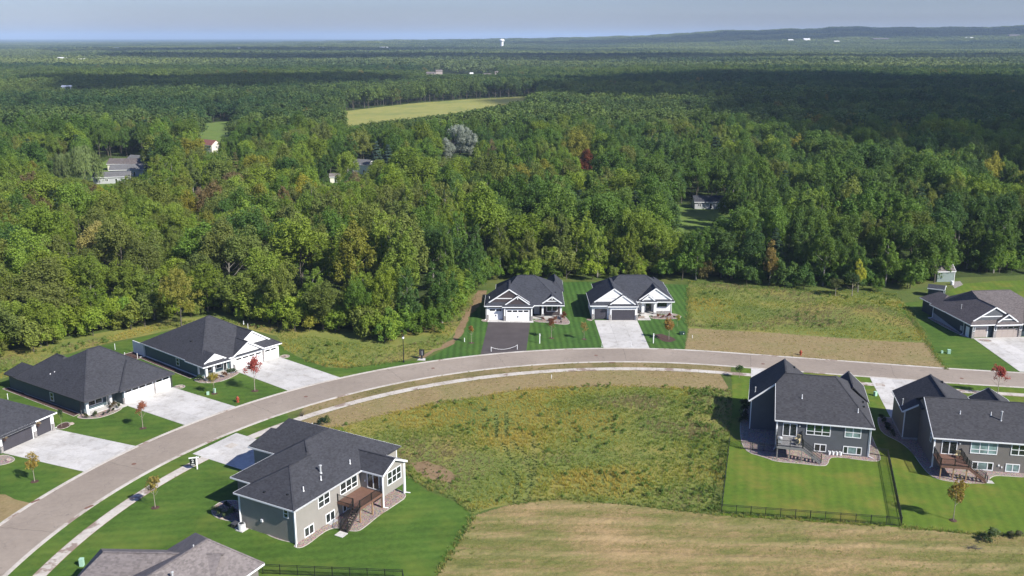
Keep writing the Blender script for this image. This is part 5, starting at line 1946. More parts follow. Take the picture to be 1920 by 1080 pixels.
def joined_tree(pr, name):
    """one object with crown and trunk for instancing"""
    cm, tm = pr[0], pr[1]
    me = cm.copy()
    o = bpy.data.objects.new(name, me)
    nv = len(cm.vertices)
    bm_v = np.zeros(nv * 3, np.float32)
    cm.vertices.foreach_get('co', bm_v)
    V = bm_v.reshape(-1, 3)
    V = V / pr[2]
    tv = np.zeros(len(tm.vertices) * 3, np.float32)
    tm.vertices.foreach_get('co', tv)
    TV = tv.reshape(-1, 3) / pr[2]
    F = [tuple(range(4 * i, 4 * i + 4)) for i in range(nv // 4)]
    TF = [tuple(v + nv for v in p_.vertices) for p_ in tm.polygons]
    me = bpy.data.meshes.new(name)
    me.from_pydata(np.concatenate([V, TV]).tolist(), [], F + TF)
    lv = np.zeros(nv + len(TV), np.float32)
    src = np.zeros(nv, np.float32)
    cm.attributes['lv'].data.foreach_get('value', src)
    lv[:nv] = src
    a = me.attributes.new('lv', 'FLOAT', 'POINT')
    a.data.foreach_set('value', lv)
    me.materials.append(cm.materials[0])
    me.materials.append(tm.materials[0])
    mi = np.zeros(len(F) + len(TF), np.int32)
    mi[len(F):] = 1
    me.polygons.foreach_set('material_index', mi)
    me.update()
    o.data = me
    return o


def scatter(name, coll, pts, rots, scls, idx, tints, label, cat, kind='stuff'):
    me = bpy.data.meshes.new(name)
    n = len(pts)
    me.vertices.add(n)
    me.vertices.foreach_set('co', np.asarray(pts, np.float32).ravel())
    a = me.attributes.new('rotz', 'FLOAT', 'POINT'); a.data.foreach_set('value', np.asarray(rots, np.float32))
    a = me.attributes.new('scl', 'FLOAT_VECTOR', 'POINT'); a.data.foreach_set('vector', np.asarray(scls, np.float32).ravel())
    a = me.attributes.new('pick', 'INT', 'POINT'); a.data.foreach_set('value', np.asarray(idx, np.int32))
    tc = np.ones((n, 4), np.float32); tc[:, :3] = np.asarray(tints, np.float32)
    a = me.attributes.new('tint', 'FLOAT_COLOR', 'POINT'); a.data.foreach_set('color', tc.ravel())
    o = bpy.data.objects.new(name, me)
    COL.objects.link(o)
    ng = bpy.data.node_groups.new(name + '_scatter', 'GeometryNodeTree')
    ng.interface.new_socket('Geometry', in_out='INPUT', socket_type='NodeSocketGeometry')
    ng.interface.new_socket('Geometry', in_out='OUTPUT', socket_type='NodeSocketGeometry')
    N = ng.nodes.new
    gi, go = N('NodeGroupInput'), N('NodeGroupOutput')
    ci = N('GeometryNodeCollectionInfo')
    ci.inputs['Collection'].default_value = coll
    ci.inputs['Separate Children'].default_value = True
    ci.inputs['Reset Children'].default_value = True
    mp = N('GeometryNodeMeshToPoints')
    iop = N('GeometryNodeInstanceOnPoints')
    iop.inputs['Pick Instance'].default_value = True

    def na(nm, dt):
        q = N('GeometryNodeInputNamedAttribute')
        q.data_type = dt
        q.inputs['Name'].default_value = nm
        return [s_ for s_ in q.outputs if s_.enabled and s_.name == 'Attribute'][0]
    L = ng.links.new
    L(gi.outputs[0], mp.inputs['Mesh'])
    L(mp.outputs[0], iop.inputs['Points'])
    L(ci.outputs[0], iop.inputs['Instance'])
    L(na('pick', 'INT'), iop.inputs['Instance Index'])
    cx = N('ShaderNodeCombineXYZ')
    L(na('rotz', 'FLOAT'), cx.inputs[2])
    e2r = N('FunctionNodeEulerToRotation')
    L(cx.outputs[0], e2r.inputs[0])
    L(e2r.outputs[0], iop.inputs['Rotation'])
    L(na('scl', 'FLOAT_VECTOR'), iop.inputs['Scale'])
    L(iop.outputs[0], go.inputs[0])
    md = o.modifiers.new('scatter', 'NODES')
    md.node_group = ng
    tag(o, label, cat, kind=kind)
    return o


pc = proto_collection('wood_proto', [joined_tree(p_, 'x') for p_ in PROTO])
pts = [(r[0], r[1], 0) for r in stuff_list]
scatter('woodland', pc, pts, [r[8] for r in stuff_list], [(r[5] * r[9], r[5] * r[9], r[5]) for r in stuff_list], [r[6] for r in stuff_list], [r[7] for r in stuff_list],
        'dense mixed woodland crowns filling the middle distance behind the first rows', 'woodland')
pb = proto_collection('bush_proto', [joined_tree(p_, 'x') for p_ in BUSH])
bt = []
for b in bush_rest:
    q = rand_tint(b[0], b[1], rg)
    bt.append([q[0] * 1.15, q[1] * 1.15, q[2]])
bs = [rg.uniform(2.4, 7.0) for b in bush_rest]
scatter('undergrowth', pb, [(b[0], b[1], 0) for b in bush_rest], [rg.uniform(0, 6.3) for b in bush_rest], [(s_ * 1.1, s_ * 1.1, s_) for s_ in bs], [rg.randrange(4) for b in bush_rest], bt,
        'tangled green undergrowth along the foot of the wood', 'undergrowth')

# middle distance trees: lighter crowns, 500 - 1500 m
MIDT = []
for i in range(6):
    rgi = random.Random(400 + i)
    rx = (4.2, 4.8, 5.4, 6.0, 6.8, 5.2)[i]
    me = crown(400 + i, 15, rx, 6.9, 8.0, 34, 34, 1.45, 0.50, 'round')
    MIDT.append((me, limbs(450 + i, 15, 0.6, 0.25, 2, 0.2).mesh('trunk', 'bark'), 15.0))
MIDT.append((conifer(410, 15, 3.2, 500, 0.7), limbs(460, 15, 0.9, 0.2, 0).mesh('trunk', 'bark'), 15.0))
pm_ = proto_collection('mid_proto', [joined_tree(p_, 'x') for p_ in MIDT])
nr_ = np.random.default_rng(5)


def vnoise(x, y, s, seed=0):
    """cheap smooth value noise 0..1"""
    a = math.sin(x / s * 1.7 + seed) + math.sin(y / s * 2.3 + seed * 1.3) + math.sin((x + y) / s * 1.1 + seed * 2.1) + math.sin((x - 1.7 * y) / s * 0.8 + seed * .7)
    return 0.5 + a / 8.0


def far_tint(x, y, rg_):
    v = vnoise(x, y, 160, 1.0) * 0.6 + vnoise(x, y * 1.5, 55, 4.0) * 0.4
    right = 1 / (1 + math.exp(-(x - 60) / 60.0)) if y < 1300 else 0.35
    v = v - 0.22 * right + rg_.uniform(-0.14, 0.14)
    lo, hi = np.array([0.048, 0.104, 0.034]), np.array([0.175, 0.235, 0.050])
    c = lo + (hi - lo) * min(1, max(0, (v - 0.2) / 0.6))
    if rg_.random() < 0.008: c = np.array([0.19, 0.17, 0.04])
    return list(c * rg_.uniform(0.68, 1.10))


P_, R_, S_, I_, T_ = [], [], [], [], []
y = 520.0
while y < 1550:
    step = 8.3 + (y - 520) * 0.0022
    hwid = 0.536 * y * 1.13 + 15
    n = int(2 * hwid / step)
    for k in range(n):
        x = -hwid + k * step + rg.uniform(-.38, .38) * step
        yy = y + rg.uniform(-.38, .38) * step
        if blocked(x, yy): continue
        hh = 12.2 + 6 * vnoise(x, yy, 70, 2) + rg.uniform(-2.2, 3.0)
        cp = cap_height(x, yy)
        if cp < 3: continue
        hh = min(hh, cp)
        P_.append((x, yy, 0)); R_.append(rg.uniform(0, 6.28)); w_ = hh * rg.choice((.75, .9, 1.0, 1.1, 1.3, 1.5))
        S_.append((w_, w_, hh)); I_.append(6 if rg.random() < 0.03 else rg.randrange(6)); T_.append(far_tint(x, yy, rg))
    y += step * 0.93
scatter('distant_woodland', pm_, P_, R_, S_, I_, T_, 'unbroken green canopy of the distant woods', 'woodland')


FBPOS = []


# far patches: 80 m squares of small crowns
def patch(seed, size=82, nt=80):
    rng = np.random.default_rng(seed)
    vs, lvs = [], []
    for k in range(nt):
        cx, cy = rng.uniform(-size / 2, size / 2, 2)
        h_ = rng.uniform(10.5, 17.5) + 2.2 * math.sin(cx * .07 + seed) * math.cos(cy * .06)
        n = 46
        d = rng.normal(size=(n, 3)); d /= np.linalg.norm(d, axis=1, keepdims=True)
        d[:, 2] = np.abs(d[:, 2])
        r_ = rng.uniform(4.2, 9.0)
        c = np.array([cx, cy, h_ - 4.4]) + d * np.array([r_, r_, 4.4]) * rng.uniform(.8, 1, (n, 1))
        vs.append(leaf_quads(c, d + rng.normal(size=(n, 3)) * .3, 1.45, rng))
        base = rng.uniform(0.1, 0.9)
        lvs.append(np.repeat(np.clip(base + rng.normal(size=n) * .14, 0, 1), 4))
    v = np.concatenate(vs)
    me = mesh_np('patch', v, np.arange(len(v)).reshape(-1, 4), np.concatenate(lvs), 'foliage')
    return bpy.data.objects.new('patch', me)


pp = proto_collection('patch_proto', [patch(500 + i) for i in range(5)])
P_, R_, S_, I_, T_ = [], [], [], [], []
y = 1585.0
while y < 9300:
    st = 78 if y < 4000 else 82
    hwid = 0.536 * y * 1.08 + 60
    n = int(2 * hwid / st) + 1
    for k in range(n):
        x = -hwid + k * st + (39 if int(y / st) % 2 else 0)
        d = math.hypot(x, y)
        z = hill(x, y)
        # small openings: farmland far out
        if vnoise(x, y * 2.6, 300, 9.0) + .3 * (vnoise(x, y * 2, 90, 3.0) - .5) > 0.80 and y > 1900 and z < 5: continue
        if any(abs(x - q_[0]) < 60 and -40 < y - q_[1] < 60 for q_ in FBPOS): continue
        P_.append((x, y, z)); R_.append(rg.randrange(4) * math.pi / 2)
        hz_ = 0.75 + 0.60 * vnoise(x, y * 2.2, 200, 3)
        S_.append((1.04, 1.04, hz_)); I_.append(rg.randrange(5))
        v = vnoise(x, y * 3.0, 600, 5) * .55 + vnoise(x, y * 2.2, 210, 8) * .45 + rg.uniform(-.08, .08)
        lo, hi = np.array([0.034, 0.076, 0.034]), np.array([0.185, 0.225, 0.065])
        T_.append(list(lo + (hi - lo) * min(1, max(0, (v - .25) / .5))))
    y += st
scatter('horizon_woodland', pp, P_, R_, S_, I_, T_, 'flat blue-green forest running to the horizon', 'woodland')


# ------------------------------------------------------------------ grasses
def tuft(seed, nb, hgt, spread, w):
    rng = np.random.default_rng(seed)
    vs = []
    for k in range(nb):
        a = rng.uniform(0, 2 * math.pi)
        r0 = rng.uniform(0, spread * .6)
        b = np.array([math.cos(a) * r0, math.sin(a) * r0, 0])
        h_ = hgt * rng.uniform(.55, 1.1)
        ln = rng.uniform(.15, .5) * h_
        a2 = a + rng.uniform(-.8, .8)
        t_ = b + np.array([math.cos(a2) * ln, math.sin(a2) * ln, h_])
        sd_ = np.array([-math.sin(a2 + rng.uniform(-1, 1)), math.cos(a2), 0]) * w
        mid_ = (b + t_) / 2 + np.array([0, 0, h_ * .08])
        vs += [b - sd_, b + sd_, mid_ + sd_, mid_ - sd_]
        vs += [mid_ - sd_, mid_ + sd_, t_ + sd_ * .2, t_ - sd_ * .2]
    v = np.array(vs)
    lv = np.repeat(rng.uniform(0, 1, len(v) // 8), 8)
    return bpy.data.objects.new('tuft', mesh_np('tuft', v, np.arange(len(v)).reshape(-1, 4), lv, 'grass_blades'))


def weed(seed, hgt, n, size):
    me = crown(seed, hgt, .45, hgt * .5, hgt * .5, 7, n, .22, size, 'round', 'grass_blades')
    return bpy.data.objects.new('weed', me)


tp = proto_collection('grass_proto', [tuft(600 + i, 16, 0.85, .35, .022) for i in range(3)] + [weed(610 + i, 0.9, 26, .09) for i in range(2)] + [tuft(620, 14, .22, .25, .016), tuft(621, 18, .16, .35, .018)])


def fill(poly, dens, fn, rg_, extra=None):
    xs, ys = [q[0] for q in poly], [q[1] for q in poly]
    a = (max(xs) - min(xs)) * (max(ys) - min(ys))
    for k in range(int(a * dens)):
        x, y = rg_.uniform(min(xs), max(xs)), rg_.uniform(min(ys), max(ys))
        if inpoly(x, y, poly): fn(x, y)


GP, GR, GS, GI, GT = [], [], [], [], []


def put(x, y, s, i, t_):
    GP.append((x, y, 0)); GR.append(rg.uniform(0, 6.28)); GS.append((s * rg.uniform(.9, 1.3), s * rg.uniform(.9, 1.3), s)); GI.append(i); GT.append(t_)


TRK = [pxs(q_) for q_ in ([(940, 832), (955, 850), (966, 880), (970, 910), (965, 945)], [(960, 830), (985, 855), (993, 890), (990, 920), (985, 945)], [(1000, 828), (1003, 860), (1002, 895), (992, 920), (990, 942)],
                          [(930, 780), (932, 805), (930, 820)], [(950, 775), (950, 800), (948, 815)])]


def near_track(x, y):
    for L_ in TRK:
        for a, b in zip(L_, L_[1:]):
            dx, dy = b[0] - a[0], b[1] - a[1]
            t_ = max(0, min(1, ((x - a[0]) * dx + (y - a[1]) * dy) / (dx * dx + dy * dy)))
            if (x - a[0] - t_ * dx) ** 2 + (y - a[1] - t_ * dy) ** 2 < .12: return True
    return False


def meadow_put(x, y):
    px, py = PROJ(x, y)
    if py > 770 and near_track(x, y):
        put(x, y, rg.uniform(.5, .9), 5 + rg.randrange(2), [0.07, 0.10, 0.03])
        return
    big = vnoise(x, y * 1.3, 11, 1) * .6 + vnoise(x, y, 4.1, 2) * .4
    v = (big - .5) * 1.35 + .47 + rg.uniform(-.12, .12)
    hmul = .55 + .7 * vnoise(x, y, 5.5, 6)
    if px < 1290 and py > 700:      # the middle lot: golden towards the street, greener lower down
        v += (860 - py) / 900.0
    elif px > 1290 or py < 700: v -= .10
    if v > .62: t_ = [0.42, 0.33, 0.075]
    elif v > .50: t_ = [0.32, 0.31, 0.06]
    elif v > .38: t_ = [0.23, 0.27, 0.055]
    elif v > .26: t_ = [0.175, 0.235, 0.055]
    else: t_ = [0.28, 0.23, 0.12]
    if rg.random() < .006 + .05 * max(0, min(1, (.42 - vnoise(x, y, 7, 7)) * 4)) + (.06 if px > 1290 and py > 700 else 0):
        put(x, y, rg.uniform(.4, .85), 3 + rg.randrange(2), [0.13, 0.20, 0.04])
        return
    k = rg.uniform(.88, 1.12)
    put(x, y, rg.uniform(.26, .58) * hmul, rg.randrange(3), [c * k for c in t_])


MEAD1 = pxs([(560, 804), (650, 796), (700, 780), (808, 757), (975, 729), (1142, 721), (1342, 728), (1372, 734), (1375, 760), (1365, 850), (1352, 962), (1280, 956), (1180, 944), (1050, 934), (950, 944), (890, 958), (850, 930), (800, 910), (768, 885), (700, 845)])
DP = pxs([(770, 868), (800, 864), (840, 880), (858, 893), (845, 905), (810, 900), (780, 885)])
fill(MEAD1, 9.0, lambda x, y: None if inpoly(x, y, DP) and rg.random() < .8 else meadow_put(x, y), rg)
MEAD2 = pxs([(1291, 526), (1400, 536), (1550, 545), (1680, 550), (1700, 575), (1730, 620), (1738, 640), (1650, 638), (1450, 623), (1291, 613)])
fill(MEAD2, 5.0, meadow_put, rg)
MEAD3 = pxs([(-60, 740), (0, 712), (60, 690), (120, 664), (215, 640), (250, 632), (300, 620), (400, 598), (520, 628), (530, 655), (575, 676), (610, 688), (650, 690), (700, 683), (757, 676), (830, 648), (868, 600), (900, 550), (860, 560), (800, 640), (740, 650), (640, 640), (530, 620), (420, 596), (300, 608), (160, 640), (0, 670), (-60, 690)])
fill(MEAD3, 5.0, meadow_put, rg)
# short rough stubble on the dry verges and the hay field


def stub(c1, c2):
    def f_(x, y):
        k = rg.random()
        t_ = [c1[i] + (c2[i] - c1[i]) * k for i in range(3)]
        put(x, y, rg.uniform(.4, 1.0), 5 + rg.randrange(2), t_)
    return f_


fill(HAY, 2.6, lambda x, y: put(x, y, rg.uniform(.35, .8), 5 + rg.randrange(2), [0.27, 0.30, 0.09] if vnoise(x * .3, y, 2.4, 3) + rg.uniform(-.2, .2) > .5 else [0.40, 0.30, 0.16]), rg)
EDGE_L = [pxs(q_) for q_ in ([(765, 890), (800, 912), (850, 932), (889, 962)], [(889, 966), (864, 1010), (824, 1072)], [(950, 946), (1050, 936), (1180, 946), (1352, 965), (1690, 989), (1800, 1000), (1920, 1006)], [(1291, 540), (1291, 612)], [(1700, 575), (1738, 640), (1757, 672), (1776, 693)], [(575, 676), (650, 690), (757, 677)])]
for el_ in EDGE_L:
    for a, b in zip(el_, el_[1:]):
        for k in range(int(math.hypot(b[0] - a[0], b[1] - a[1]) * 9)):
            f_ = rg.random()
            put(a[0] + (b[0] - a[0]) * f_ + rg.gauss(0, .35), a[1] + (b[1] - a[1]) * f_ + rg.gauss(0, .35), rg.uniform(.25, .6), rg.randrange(3), rg.choice(([.20, .25, .06], [.32, .29, .09], [.14, .20, .05])))
fill(VERGE2, 2.6, stub((0.33, 0.32, 0.12), (0.48, 0.38, 0.21)), rg)
fill(STRIP2, 2.0, stub((0.34, 0.32, 0.12), (0.48, 0.38, 0.21)), rg)
fill(between(inn, inw, -35.0, 41.5), 1.2, stub((0.20, 0.22, 0.06), (0.34, 0.28, 0.12)), rg)
scatter('wild_grass', tp, GP, GR, GS, GI, GT, 'tall golden and green wild grasses of the unmown lots', 'grass')

# ================================================================== DRIVEWAYS, BEDS
def loc2w(h, u, v, z=0.0):
    c_, s_ = math.cos(h.a), math.sin(h.a)
    return (h.o[0] + u * c_ - v * s_, h.o[1] + u * s_ + v * c_, z)


def w2l(h, x, y):
    dx, dy = x - h.o[0], y - h.o[1]
    c_, s_ = math.cos(h.a), math.sin(h.a)
    return (dx * c_ + dy * s_, -dx * s_ + dy * c_)


OUT4 = offs(4.25)
IN4 = offs(-4.25)


def to_kerb(h, u, curve):
    """v (house coordinates) where the line u=const meets the kerb curve"""
    best = None
    L_ = [w2l(h, *q) for q in curve]
    for a, b in zip(L_, L_[1:]):
        if (a[0] - u) * (b[0] - u) <= 0 and abs(a[0] - b[0]) > 1e-6:
            t_ = (u - a[0]) / (b[0] - a[0])
            v = a[1] + (b[1] - a[1]) * t_
            if best is None or abs(v) < abs(best): best = v
    return best


def drive(h, u0, u1, v, nu, nv, curve=OUT4, mat='concrete', flare=0.0):
    va, vb = to_kerb(h, u0 - flare, curve), to_kerb(h, u1 + flare, curve)
    return slab_drive('driveway', [loc2w(h, u0, v), loc2w(h, u1, v), loc2w(h, u1 + flare, vb), loc2w(h, u0 - flare, va)], nu, nv, 0.035, mat)


drive(A_, 7.3, 17.0, 0.88, 3, 4)
drive(B_, 6.2, 16.3, -1.4, 3, 3)
drive(L_, -9.3, 0.25, -0.02, 3, 4)
drive(D_, 1.0, 10.2, -0.14, 3, 4, flare=-0.1)
drive(E_, -3.2, 2.6, 16.8, 2, 2, IN4)
drive(F_, -1.9, 5.6, 18.2, 2, 2, IN4)
# near house drive (garage faces the street)
slab_drive('driveway', [loc2w(G, 12.2, 17.0), loc2w(G, 20.8, 15.0), P(443, 812), P(361, 851)], 3, 4, 0.035)
# right-edge house: wide apron
slab_drive('driveway', [loc2w(J_, 0.9, 0.6), loc2w(J_, 12.0, 0.6), P(2060, 702), P(1912, 697)], 4, 4, 0.035)
# blacktop drive with a concrete apron at the garage
r_ = slab_drive('garage_apron', [loc2w(C_, 0.7, 0.75), loc2w(C_, 10.6, 0.75), loc2w(C_, 10.6, -1.55), loc2w(C_, 0.7, -1.2)], 4, 1, 0.035)
q = [loc2w(C_, 0.95, -1.22), loc2w(C_, 9.9, -1.55), P(987, 657.5), P(901, 664.7)]
dd = MB().slab([(a[0], a[1], 0.030) for a in reversed(q)], 0.03).build('blacktop_driveway', 'driveway_asphalt')
dd['kind'] = 'structure'
MB().slab([loc2w(A_, 5.0, -0.2, .03), loc2w(A_, 7.3, -0.2, .03), loc2w(A_, 7.3, 1.3, .03), loc2w(A_, 5.0, 1.3, .03)], .03).build('front_walk', 'concrete')['kind'] = 'structure'
MB().slab([loc2w(D_, 10.25, 0.9, .03), loc2w(D_, 13.2, 0.9, .03), loc2w(D_, 13.2, -0.2, .03), loc2w(D_, 10.25, -0.2, .03)], .03).build('front_walk', 'concrete')['kind'] = 'structure'
MB().slab([loc2w(D_, 12.2, 3.2, .034), loc2w(D_, 13.2, 3.2, .034), loc2w(D_, 13.2, 0.92, .034), loc2w(D_, 12.2, 0.92, .034)], .03).build('front_walk', 'concrete')['kind'] = 'structure'


def bed(h, pts, z=0.02, mat='gravel', name='gravel_bed', smooth=True):
    L_ = list(pts)
    if smooth:
        for _ in range(2):
            q = []
            for i in range(len(L_)):
                a, b = L_[i], L_[(i + 1) % len(L_)]
                q += [(a[0] * .75 + b[0] * .25, a[1] * .75 + b[1] * .25), (a[0] * .25 + b[0] * .75, a[1] * .25 + b[1] * .75)]
            L_ = q
    if h is not None: L_ = [loc2w(h, *p_)[:2] for p_ in L_]
    o = sheet(name, L_, z, mat, None)
    o['kind'] = 'structure'
    # pale edging strip
    e = MB()
    n = len(L_)
    for i in range(n):
        a, b = L_[i], L_[(i + 1) % n]
        if math.hypot(a[0] - b[0], a[1] - b[1]) < 0.02: continue
        e.beam((a[0], a[1], z + 0.03), (b[0], b[1], z + 0.03), 0.09, 0.05)
    e.build('edging', 'old_concrete', o)
    return o


def stones(poly_h, h, n, r0, r1, seed):
    rr_ = random.Random(seed)
    return


# rock beds (house coordinates)
bed(G, [(0.6, 0.6), (0.2, 3.5), (0.75, 6.3), (0.4, 8.6), (1.1, 10.8), (0.6, 11.9), (0.5, 14.3), (2.0, 16.3), (4.5, 16.6), (5.5, 14.0), (5.0, 9.5), (2.0, 5.0), (2.0, 0.8)], smooth=True)
bed(G, [(0.1, 0.8), (-0.25, -0.4), (0.9, -0.85), (4.2, -0.5), (5.6, -0.75), (6.2, -1.6), (6.1, -3.0), (6.6, -4.15), (8.0, -4.15), (11.2, -3.85), (13.6, -3.98), (18.0, -4.0), (18.2, 0.8), (12, 1.0)], 0.024)
bed(E_, [(-3.9, 18), (-4.6, 12), (-4.9, 7.0), (-4.3, -1.8), (-0.9, -3.4), (0.2, -4.35), (3.5, -4.2), (7.0, -4.4), (7.6, -3.2), (7.9, -1.2), (9.0, -0.6), (12, -0.85), (14.6, -1.0), (15.2, 0.5), (14.9, 6), (14.4, 16), (8, 17)], 0.022)
bed(F_, [(-3.6, 19), (-4.2, 16.5), (-4.5, 11.5), (-2.2, 8.5), (-1.3, 5.0), (-1.0, 0), (-0.4, -3.2), (1.2, -4.2), (4.5, -4.25), (6.3, -4.0), (7.0, -2.8), (8.0, -1.2), (9.5, -0.9), (21, -0.9), (21, 2), (9, 16)], 0.022)
bed(A_, [(-0.3, 2.4), (-0.2, 1.0), (1.2, -0.9), (3.4, -1.3), (5.4, -0.9), (6.4, -0.2), (6.9, 1.0), (5, 2.6), (2, 3.2)], 0.02)
bed(A_, [(16.9, 1.0), (17.2, -0.6), (18.0, -1.0), (18.8, -0.3), (18.6, 0.9)], 0.02)
bed(B_, [(-1.2, 0.4), (-1.6, -2.2), (0.2, -4.4), (2.4, -4.6), (4.6, -4.0), (6.2, -3.2), (6.4, -2.3), (5, -1.5), (0.5, -1.0)], 0.02)
bed(B_, [(16.3, -1.2), (16.5, -2.6), (17.3, -3.0), (18.2, -2.2), (17.8, -1.0)], 0.02)
bed(C_, [(10.7, 0.9), (10.8, -1.1), (13.8, -1.5), (15.6, -2.6), (17.3, -3.0), (18.4, -2.2), (18.2, 0.5), (17.4, 3.5), (16.9, 3.5), (16.7, 1.0)], 0.02)
bed(C_, [(-0.6, 0.6), (-0.5, -0.6), (0.3, -1.1), (0.8, -0.6), (0.7, 0.7)], 0.02)
bed(D_, [(13.4, 3.0), (13.4, 0.9), (15.5, 0.6), (17.5, 0.6), (19.4, 1.0), (20.4, 2.6), (19.6, 4.4), (18.3, 5.2), (18.2, 4.2)], 0.02)
bed(D_, [(10.3, 2.9), (10.3, 1.0), (12.1, 1.0), (12.1, 3.1)], 0.02, smooth=False)
bed(D_, [(-0.7, 0.9), (-0.6, -0.2), (0.3, -0.7), (0.7, 0.4)], 0.02)
bed(J_, [(0.3, 0.6), (-0.6, 3.0), (-1.0, 15.8), (0.25, 15.8), (0.25, 1.0)], 0.02)
bed(J_, [(1.2, -0.2), (1.3, -1.6), (3.2, -2.2), (3.8, -1.1), (2.6, -0.3)], 0.046)
bed(L_, [(0.5, 0.3), (0.4, -1.2), (2.2, -1.4), (3.2, 0.2), (2.5, 0.9)], 0.04, 'mulch', 'mulch_bed')
bed(L_, [(-9.6, -0.3), (-9.8, -3.6), (-11.2, -4.4), (-13.0, -3.2), (-13.5, -0.6)], 0.04)
side_ = [(0.9, 3.2), (-0.3, 3.0), (0.1, 24.8), (1.1, 24.6)]
bed(A_, side_, 0.016, 'mulch', 'mulch_bed', False)
bed(B_, [(-0.05, 1.0), (-1.3, 1.0), (-1.2, 18.0), (-2.9, 18.6), (-3.2, 22.8), (-0.1, 22.8)], 0.016, 'mulch', 'mulch_bed', False)

# ================================================================== DECKS
def rail(parent, pts, z, h=1.0, posts=True, m_='black_metal', spacing=1.9, step=0.11):
    """railing along points (local), z floor height or list of z; posts parts, balusters joined"""
    zs_ = z if isinstance(z, (list, tuple)) else [z] * len(pts)
    for (a, za), (b, zb) in zip(zip(pts, zs_), zip(pts[1:], zs_[1:])):
        L_ = math.hypot(b[0] - a[0], b[1] - a[1])
        A3, B3 = Vector((a[0], a[1], za)), Vector((b[0], b[1], zb))
        tr = MB()
        for dz in (h, 0.12):
            tr.beam(A3 + Vector((0, 0, dz)), B3 + Vector((0, 0, dz)), 0.06, 0.05)
        tr.build('rail', m_, parent)
        n = int(L_ / step)
        bal = MB()
        for i in range(1, n):
            c = A3.lerp(B3, i / n)
            bal.box(c.x - .01, c.x + .01, c.y - .01, c.y + .01, c.z + .1, c.z + h - .03)
        if n > 1:
            q_ = bal.build('balusters', m_, parent)
            q_['kind'] = 'stuff'
        k = max(1, round(L_ / spacing))
        for i in range(k + 1):
            if i == k and b != pts[-1]: continue
            c = A3.lerp(B3, i / k)
            MB().box(c.x - .05, c.x + .05, c.y - .05, c.y + .05, c.z - .02, c.z + h + .06).build('rail_post', m_, parent)


def deck(h, label, u0, u1, v0, v1, z, floor_m, post_m, posts, stair, rails, dark='deck_dark', pad=None):
    d = tag(empty('deck', (h.o[0], h.o[1], 0), h.a), label, 'deck')
    b = MB()
    n = int((v1 - v0) / 0.15)
    for i in range(n):
        b.box(u0, u1, v0 + i * 0.15 + .004, v0 + (i + 1) * 0.15 - .004, z - 0.03, z)
    b.box(u0 + .02, u1 - .02, v0 + .02, v1 - .02, z - 0.06, z - 0.032)
    q_ = b.build('floor_boards', floor_m, d)
    f = MB()
    f.box(u0, u1, v0 - .05, v0, z - .32, z - .01)
    f.box(u0 - .05, u0, v0, v1, z - .32, z - .01)
    f.box(u1, u1 + .05, v0, v1, z - .32, z - .01)
    f.build('rim_board', floor_m if floor_m != 'deck_brown' else 'deck_brown', d)
    j = MB()
    k = int((u1 - u0) / .5)
    for i in range(1, k):
        x = u0 + (u1 - u0) * i / k
        j.box(x - .02, x + .02, v0 + .05, v1, z - .27, z - .062)
    j.build('joists', post_m, d)['kind'] = 'stuff'
    for (u, v) in posts:
        MB().box(u - .075, u + .075, v - .075, v + .075, 0, z - .33).build('post', post_m, d)
    # stair: (u,v) top, (u,v) bottom direction along the unit vector, width
    (tu, tv), (bu, bv), w_, tread_m = stair
    L_ = math.hypot(bu - tu, bv - tv)
    dx, dy = (bu - tu) / L_, (bv - tv) / L_
    nx, ny = -dy, dx
    ns_ = 10
    for s_ in (-1, 1):
        a = (tu + nx * s_ * w_ / 2, tv + ny * s_ * w_ / 2, z - .02)
        e = (bu + nx * s_ * w_ / 2, bv + ny * s_ * w_ / 2, .22)
        MB().beam(a, e, .05, .28).build('stringer', tread_m, d)
    for i in range(ns_):
        f_ = (i + .5) / ns_
        c = Vector((tu + dx * L_ * f_, tv + dy * L_ * f_, z * (1 - (i + 1) / (ns_ + .5))))
        hw_ = w_ / 2 - .03
        hd = L_ / ns_ * .46
        q_ = [(c.x - dx * hd - nx * hw_, c.y - dy * hd - ny * hw_, c.z), (c.x + dx * hd - nx * hw_, c.y + dy * hd - ny * hw_, c.z),
              (c.x + dx * hd + nx * hw_, c.y + dy * hd + ny * hw_, c.z), (c.x - dx * hd + nx * hw_, c.y - dy * hd + ny * hw_, c.z)]
        MB().slab(q_, .04).build('tread', tread_m, d)
    for s_ in (-1, 1):
        rail(d, [(tu + nx * s_ * w_ / 2, tv + ny * s_ * w_ / 2), (bu + nx * s_ * w_ / 2, bv + ny * s_ * w_ / 2)], [z, .25], .9)
    for r in rails:
        rail(d, r, z)
    if pad:
        MB().slab([(a, b_, .06) for a, b_ in pad], .06).build('stair_pad', 'concrete', d)
    return d


deck(G, 'brown wooden deck with black railing and long open stair on the near house', 8.3, 13.05, -3.15, 0.47, 2.15, 'deck_brown', 'raw_wood',
     [(8.45, -3.0), (10.95, -3.0), (12.95, -3.0)], ((8.3, -2.62), (5.55, -2.68), 1.05, 'deck_dark'),
     [[(13.05, -3.12), (8.3, -3.12)], [(8.35, -2.0), (8.35, 0.42)]],
     pad=[(5.55, -2.1), (5.55, -3.35), (4.4, -3.4), (4.4, -2.15)])
dE = deck(E_, 'grey deck with black railing on the fenced grey house', 0.35, 3.95, -3.6, 0.37, 2.1, 'deck_grey', 'timber_grey',
          [(0.46, -3.5), (2.15, -3.5), (3.85, -3.5), (5.3, -3.4)], ((3.95, -3.05), (6.6, -3.3), 1.0, 'deck_grey'),
          [[(0.38, -3.55), (3.95, -3.55)], [(0.38, 0.3), (0.38, -3.55)], [(3.93, 0.3), (3.93, -2.5)]])
